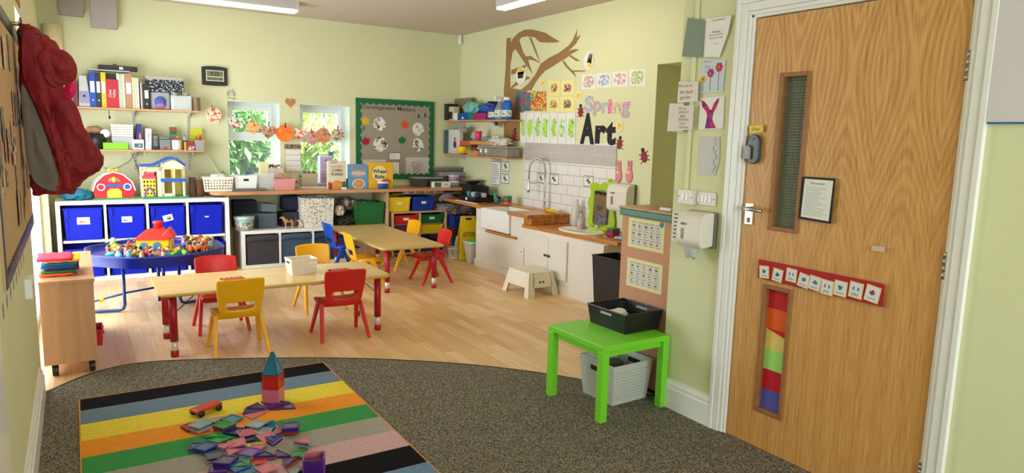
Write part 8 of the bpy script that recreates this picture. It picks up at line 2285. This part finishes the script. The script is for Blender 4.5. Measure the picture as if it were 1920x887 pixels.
def figure(label,x,y,c,hair,s=1.0,animal=False,grp='little toy people on the blue tray'):
    T=thing('toy_animal' if animal else 'toy_person',label,'toy animal' if animal else 'toy figure',(x,y,tz+.0005),random.uniform(0,6),grp)
    m=mm('fig_%d_%d_%d' % c,c,.45);q=MB();q.smooth=True
    if animal:
        q.tube([(-.022*s,0,.018*s),(0,0,.02*s),(.018*s,0,.026*s),(.03*s,0,.036*s)],[.01*s,.013*s,.011*s,.009*s],8)
        for dx,dy in ((.014,.007),(.014,-.007),(-.014,.007),(-.014,-.007)):q.tube([(dx*s,dy*s,.015*s),(dx*s,dy*s,0)],.004*s,6)
        q.build('body',m,T)
        q=MB();q.smooth=True;q.ell((.033*s,0,.038*s),(.010*s,.007*s,.007*s));q.build('muzzle',mm('hair_%d' % hair[0],hair,.5),T)
    else:
        q.lathe([(.013*s,0),(.015*s,.01*s),(.011*s,.034*s)],n=12);q.build('body',m,T)
        q=MB();q.smooth=True;q.ell((0,0,.042*s),(.012*s,.012*s,.012*s),10,7);q.build('head',mm('toy_skin_%d' % (hash(label) % 1),(224,170,130),.5),T)
        q=MB();q.smooth=True;q.ell((0,.003*s,.047*s),(.0125*s,.011*s,.010*s),10,7);q.build('hair',mm('hair_%d' % hair[0],hair,.6),T)
cols={'lime green':(120,200,40),'orange':(230,120,50),'red':(200,40,50),'blue':(30,80,170),'yellow':(240,200,60),'white':(230,226,220),'tan':(200,160,110),'pink':(220,140,150),'turquoise':(60,170,190),'purple':(110,60,140)}
hairs={'black':(30,24,24),'brown':(96,60,36),'ginger':(190,90,30),'blond':(220,180,90)}
rr=random.Random(31);placed=[];cn=list(cols);hn=list(hairs)
def free(x,y,d=.036):return all(hypot(x-a,y-b_) > d for a,b_ in placed)
zones=[(.37,.66,5.62,5.74,22,'in front of the yellow cottage'),(.16,.32,5.66,6.05,18,'at the left end of the tray'),(.72,.90,5.80,6.16,26,'in the heap right of the cottage'),(.30,.40,5.78,5.98,7,'just left of the cottage')]
cnt=0;used=set()
for (x0,x1,y0,y1,n,where) in zones:
    k=0;tries=0
    while k < n and tries < 900:
        tries += 1;x,y=rr.uniform(x0,x1),rr.uniform(y0,y1)
        if hypot(x-.5,y-5.98) > .40 or not free(x,y):continue
        placed.append((x,y));c=cn[rr.randrange(10)];h_=hn[rr.randrange(4)];an=rr.random() < .35
        for _t in range(40):
            key=(c,h_,an,where)
            if key not in used:break
            c=cn[rr.randrange(10)];h_=hn[rr.randrange(4)];an=rr.random() < .35
        used.add((c,h_,an,where))
        figure(('%s toy animal, %s muzzle, %s' if an else '%s toy person, %s hair, %s') % (c,h_,where),x,y,cols[c],hairs[h_],rr.uniform(1.35,1.75) if x > .7 else rr.uniform(1.15,1.45),an,'little toys '+where);k += 1
q=MB();q.smooth=True;q.ell((0,0,.025),(.055,.045,.035)).lathe([(.03,.05),(.02,.075)],n=12);T=tag(q.build('toy_car',mm('fig_120_200_40',(120,200,40),.45),loc=(.215,6.10,tz)),'lime green toy tractor with a white-haired driver at the left of the blue tray','toy vehicle')
q=MB();q.smooth=True;q.ell((0,0,.088),(.018,.018,.018));q.build('driver',mm('toy_white_pink',(226,190,190),.5),T)
for i,(x,y,a_,lb) in enumerate(((.355,5.86,.1,'brown ladder-like track piece left of the cottage'),(.70,5.98,-.15,'brown ladder-like track piece right of the cottage'))):
    T=thing('toy_track',lb,'toy',(x,y,tz+.001),a_,'brown track pieces');
    if i == 0:T.location=(.36,6.06,tz+.001)
    q=MB();q.box(-.045,-.03,-.11,.11,0,.012).box(.03,.045,-.11,.11,0,.012)
    for k in range(6):q.box(-.03,.03,-.11+.042*k,-.11+.042*k+.02,0,.010)
    q.build('track',mm('track_brown',(104,60,46),.6),T,bevel=.001)
q=MB()
for k in range(5):q.box(-.08+.04*k-.004,-.08+.04*k+.004,0,.006,0,.06)
q.box(-.085,.085,0,.006,.02,.028).box(-.085,.085,0,.006,.045,.053);tag(q.build('toy_fence',mm('fence_green',(70,150,60),.5),loc=(.41,6.33,tz)),'green toy fence at the back of the blue tray','toy')
q=MB();q.smooth=True;q.tube([(0,0,0),(.0,0,.05),(.01,0,.075)],[.014,.012,.008],8);tag(q.build('toy_tower',mm('toy_pinkred',(220,50,80),.4),loc=(.315,6.10,tz)),'pink-red toy dinosaur standing at the left of the blue tray','toy')
# number boards on the near table
for i,(x,y,lb) in enumerate(((.86,4.84,'red and orange peg strip lying behind the yellow chair'),(1.60,4.84,'red peg strip lying behind the near red chair'))):
    T=thing('peg_strip',lb,'toy',(x,y,.4205),.1,'peg strips on the near table');MB().box(-.07,.07,-.022,.022,0,.012).build('strip',mm('strip_red',(214,50,30),.4),T,bevel=.004)
    q=MB();q.smooth=True
    for k in range(5):q.tube([(-.06+.03*k+.012*cos(2*pi*j/10),.05+.012*sin(2*pi*j/10),.004) for j in range(10)],.003,5,closed=True)
    q.build('rings',INK,T)

# ================================================================ magnetic tiles on the rug
RZ=.0155
def tmat(c):return mat('tile_%d_%d_%d' % c,c,.12,alpha=.92,coat=.3)
TC={'purple':(74,30,110),'navy':(22,34,104),'blue':(20,60,150),'pink':(206,110,130),'green':(30,140,70),'red':(190,40,30),'grey':(150,160,160),'teal':(30,110,140),'yellow':(214,200,40),'violet':(120,60,160)}
SH={'square':[(-.037,-.037),(.037,-.037),(.037,.037),(-.037,.037)],'triangle':[(-.037,-.03),(.037,-.03),(0,.036)],'tall triangle':[(-.037,-.05),(.037,-.05),(0,.07)],'corner triangle':[(-.037,-.037),(.037,-.037),(-.037,.037)]}
_tm={}
def tile(shape,col,label,M,grp='magnetic tiles on the rug',parent=None,name='magnetic_tile'):
    key=(shape,col);P_=SH[shape];n=len(P_);cx=sum(p_[0] for p_ in P_)/n;cy=sum(p_[1] for p_ in P_)/n
    if key not in _tm:
        inn=[(cx+(x-cx)*.80,cy+(y-cy)*.80) for x,y in P_];q=MB()
        vs=[(x,y,0) for x,y in P_]+[(x,y,.007) for x,y in P_]+[(x,y,.007) for x,y in inn]+[(x,y,0) for x,y in inn]
        q.add(vs,[(k*n+i,k*n+(i+1)%n,((k+1)%4)*n+(i+1)%n,((k+1)%4)*n+i) for k in range(4) for i in range(n)]);dk=tuple(int(v*.8) for v in TC[col])
        fr=q.mesh('tile_rim',mat('rim_%s' % col,TC[col],.25))
        q=MB();q.prism(inn,.002,.005);_tm[key]=(fr,q.mesh('tile_pane',tmat(TC[col])))
    fr,pn=_tm[key]
    if parent is None:R_=thing(name,label,'magnetic tile',M=M,group=grp)
    else:R_=D.objects.new('tile',None);C.objects.link(R_);R_.parent=parent;R_.matrix_local=M
    for nm,me in (('rim',fr),('pane',pn)):o=D.objects.new(nm,me);C.objects.link(o);o.parent=R_
    return R_
def rugp(px,py,z=RZ):return at(px,py,z=z)
# tower: two storeys of square tiles and a pointed roof
p=rugp(515,757);T=thing('tile_tower','tower of magnetic tiles with a pointed blue-green roof on the rug','toy tower',(p.x+.005,p.y+.045,RZ),radians(-38))
s=.0375
for lv,cs_ in enumerate((('pink','pink','pink','pink'),('red','teal','teal','grey'))):
    for k in range(4):tile('square',('red' if (lv == 1 and k == 1) else cs_[k]) if k != 3 else ('teal' if lv else 'pink'),None,Matrix.Rotation(pi/2*k,4,'Z')@ Matrix.Translation((0,-s,.037+.076*lv))@ FRONT,parent=T)
for k in range(4):tile('tall triangle','teal',None,Matrix.Rotation(pi/2*k,4,'Z')@ Matrix.Translation((0,-s,.152))@ Matrix.Rotation(-math.asin(.037/.12),4,'X')@ Matrix.Translation((0,0,.05))@ FRONT,parent=T)
# fan of tiles by the tower
p=rugp(505,770)
for i in range(6):
    a=-.2+i*pi/4.4;tile('tall triangle','purple' if i < 4 else ('navy' if i == 4 else 'pink'),'%s long triangle tile, %s of the fan beside the tower' % ('pink' if i > 4 else 'dark',('first','second','third','fourth','fifth','last')[i]),Matrix.Translation((p.x,p.y,RZ+.0003))@ Matrix.Rotation(a+pi*.55,4,'Z')@ Matrix.Translation((0,-.072,0)),'fan of long triangle tiles')
# red wheeled base
p=rugp(388,776);T=thing('toy_wagon','small red wheeled chassis on the yellow stripe of the rug','toy vehicle',(p.x,p.y+.02,RZ),radians(28))
MB().box(-.072,.072,-.032,.032,.022,.038).build('chassis',mm('wagon_red',(196,62,30),.3),T,bevel=.004)
for sx in (-.05,.05):
    for s2 in (-1,1):q=MB();q.smooth=True;q.cyl((sx,s2*.026,.016),(sx,s2*.038,.016),.016,n=18);q.build('wheel',BLACK,T)
heap=[(360,803,'red','square',2),(372,797,'grey','tall triangle',0),(375,808,'grey','square',4),(401,790,'grey','corner triangle',0),(421,806,'green','square',4),(436,789,'teal','square',1),(440,812,'navy','square',1),(481,803,'grey','square',2),(505,801,'teal','square',1),(493,812,'grey','square',1),(462,816,'pink','square',1),(545,812,'purple','square',4),(521,812,'pink','triangle',1),(516,830,'blue','triangle',3),(500,824,'pink','square',1),(566,838,'pink','triangle',3),(413,826,'green','square',1),(404,822,'green','corner triangle',1),(372,843,'navy','square',1),(385,846,'blue','square',2),(403,862,'navy','square',3),(440,852,'pink','triangle',2),(444,836,'pink','square',1),(420,838,'pink','corner triangle',1),(476,836,'yellow','corner triangle',2),(456,846,'purple','square',1),(468,858,'violet','square',3),(482,848,'pink','tall triangle',1),(494,864,'navy','corner triangle',3),(424,875,'purple','square',4),(452,874,'green','square',2),(447,882,'blue','square',1),(478,880,'pink','corner triangle',1),(533,852,'purple','corner triangle',1),(562,856,'green','square',1),(549,874,'purple','corner triangle',2),(560,886,'grey','corner triangle',1),(410,884,'purple','square',2),(465,886,'teal','square',1),(500,884,'pink','square',1),(460,826,'navy','square',1),(482,868,'red','square',1)]
rr=random.Random(77);TL=[]
for i,(px,py,col,shp,k) in enumerate(heap):
    base=(i*5) % 4*.0035;k=max(1,k);rz_=rr.uniform(0,6.28);p=rugp(px,py,RZ)
    for j in range(k):
        tl=rr.uniform(-.10,.10) if k == 1 else 0;c2=col if j == k-1 else ['purple','navy','pink','grey','teal','red'][(i+j) % 6]
        o=tile(shp,c2,None,Matrix.Translation((p.x,p.y,RZ+base+.0078*j+abs(tl)*.04))@ Matrix.Rotation(rz_+.05*j,4,'Z')@ Matrix.Rotation(tl,4,'X'))
        TL.append(('%s %s tile %s' % (c2,shp,'lying loose' if k == 1 else 'topping a stack' if j == k-1 else 'in a stack, %s layer' % ('bottom','second','third')[min(j,2)]),px,o))
for d_ in {t[0] for t in TL}:
    g_=sorted([t for t in TL if t[0] == d_],key=lambda t:t[1])
    for n,t in enumerate(g_):tag(t[2],d_+(', %s from the left' % ('first second third fourth fifth sixth seventh eighth'.split()[n]) if len(g_) > 1 else ' in the heap on the rug'),'magnetic tile')
# open purple cube at the front
p=rugp(588,884);T=thing('tile_cube','open box of purple and pink magnetic tiles at the bottom of the photo','toy cube',(p.x,p.y-.01,RZ),radians(-18))
for k,c_ in enumerate(('purple','violet','pink','violet')):tile('square',c_,None,Matrix.Rotation(pi/2*k,4,'Z')@ Matrix.Translation((0,-s,.037))@ FRONT,parent=T)

# ================================================================ red coat hanging on the left wall
COAT=mm('coat_red',(140,12,24),.7,var=.2,vs=10,bump=.3,bs=200);LIN=mm('coat_lining',(112,104,92),.8,var=.12,vs=8)
cy_=3.98
hk=at(44,48,y=cy_)
def crumple(o,s=.03,sz=.07):
    t=D.textures.get('folds') or D.textures.new('folds','CLOUDS');t.noise_scale=sz;t.noise_depth=2
    m=o.modifiers.new('sub2','SUBSURF');m.levels=m.render_levels=2
    m=o.modifiers.new('folds','DISPLACE');m.texture=t;m.strength=s;m.mid_level=.5
T=thing('coat','red waterproof coat with grey lining hanging from a hook on the left wall','coat',(LX,cy_,hk.z))
def cz(py):return at(100,py,y=cy_).z-hk.z
def cxp(px,py):return at(px,py,y=cy_).x-LX
lv=[(52,37,60,.03),(72,37,92,.05),(90,36,112,.07),(115,37,120,.085),(150,38,118,.09),(185,40,118,.10),(215,42,140,.105),(250,46,162,.11),(285,52,186,.115),(300,55,196,.115),(318,58,184,.11),(335,60,160,.10),(350,61,145,.095),(363,62,137,.09)]
q=MB();q.smooth=True;N=40;vs=[]
for j,(py,pl_,pr_,dy) in enumerate(lv):
    x0,x1=max(cxp(pl_,py),.012),cxp(pr_,py);cx,rx=(x0+x1)/2,(x1-x0)/2
    for i in range(N):
        t=2*pi*i/N;f=1+(.10*sin(t*5+j*.25)+.06*sin(t*9-j*.4))*min(1,j/4);
        vs.append((max(cx+rx*cos(t)*(1+(f-1)*.25),.004),dy*sin(t)*f,cz(py)))
q.add(vs,[(j*N+i,j*N+(i+1)%N,(j+1)*N+(i+1)%N,(j+1)*N+i) for j in range(len(lv)-1) for i in range(N)]+[list(range(N)),[(len(lv)-1)*N+i for i in range(N)]][:1])
crumple(q.build('coat_body',COAT,T,solid=.004),.045)
def panel(name,pix,m,dy,seed=0):
    bm=bmesh.new();pts=[Vector((cxp(*p_),0,cz(p_[1]))) for p_ in pix];n=len(pts)
    q=MB();q.smooth=True;c=sum(pts,Vector())/n;rings=[1,.8,.55,.3];vs=[]
    for k,r_ in enumerate(rings):
        for v in pts:w=c.lerp(v,r_);vs.append((w.x,dy-.018*(1-r_**2)-.008*sin(w.x*60+seed)*(1 if k else .4),w.z))
    vs.append((c.x,dy-.034,c.z));bm.free()
    f=[(k*n+i,k*n+(i+1)%n,(k+1)*n+(i+1)%n,(k+1)*n+i) for k in range(3) for i in range(n)]+[(3*n+i,3*n+(i+1)%n,4*n) for i in range(n)]
    o=q.add(vs,f).build(name,m,T,solid=.004);crumple(o,.03 if name != 'lining' else .012);return o
panel('lining',[(39,150),(52,170),(66,200),(84,240),(98,285),(110,320),(117,356),(100,358),(78,350),(60,335),(50,290),(44,230)],LIN,-.105)
panel('front_flap',[(40,62),(62,62),(78,80),(90,120),(96,170),(110,220),(128,290),(136,350),(122,362),(114,320),(98,270),(80,225),(60,180),(42,148)],COAT,-.115,2)
panel('hood',[(70,105),(84,96),(104,95),(124,101),(140,112),(147,132),(143,152),(128,160),(110,168),(92,160),(78,138)],COAT,-.14,1)
panel('sleeve',[(78,140),(100,160),(126,180),(140,190),(150,215),(160,245),(175,270),(197,296),(180,312),(150,330),(132,300),(112,250),(94,195)],COAT,-.125,3)
panel('pink_glove',[(122,158),(134,152),(143,158),(144,172),(136,186),(124,188),(116,176)],mm('hot_pink_fabric',(214,20,84),.7),-.135)
q=MB();q.smooth=True;q.tube([(0,0,-.0),(.03,0,.0),(.045,0,.015),(.04,0,.035)],.004,8);q.tube([(.03,0,.005),(.05,0,-.02),(.06,0,-.05)],.003,6);q.build('hanging_loop',COAT,T)
q=MB();q.smooth=True;q.tube([(0,0,0),(.03,0,0),(.045,0,.018)],.004,8);tag(q.build('coat_hook',STEEL,loc=(LX,cy_+.012,hk.z+.012)),'small metal hook on the left wall holding the red coat','hook')
MB().box(.03,.12,-.05,-.02,-.055,-.035).build('black_collar_tab',BLACK,T,bevel=.006)
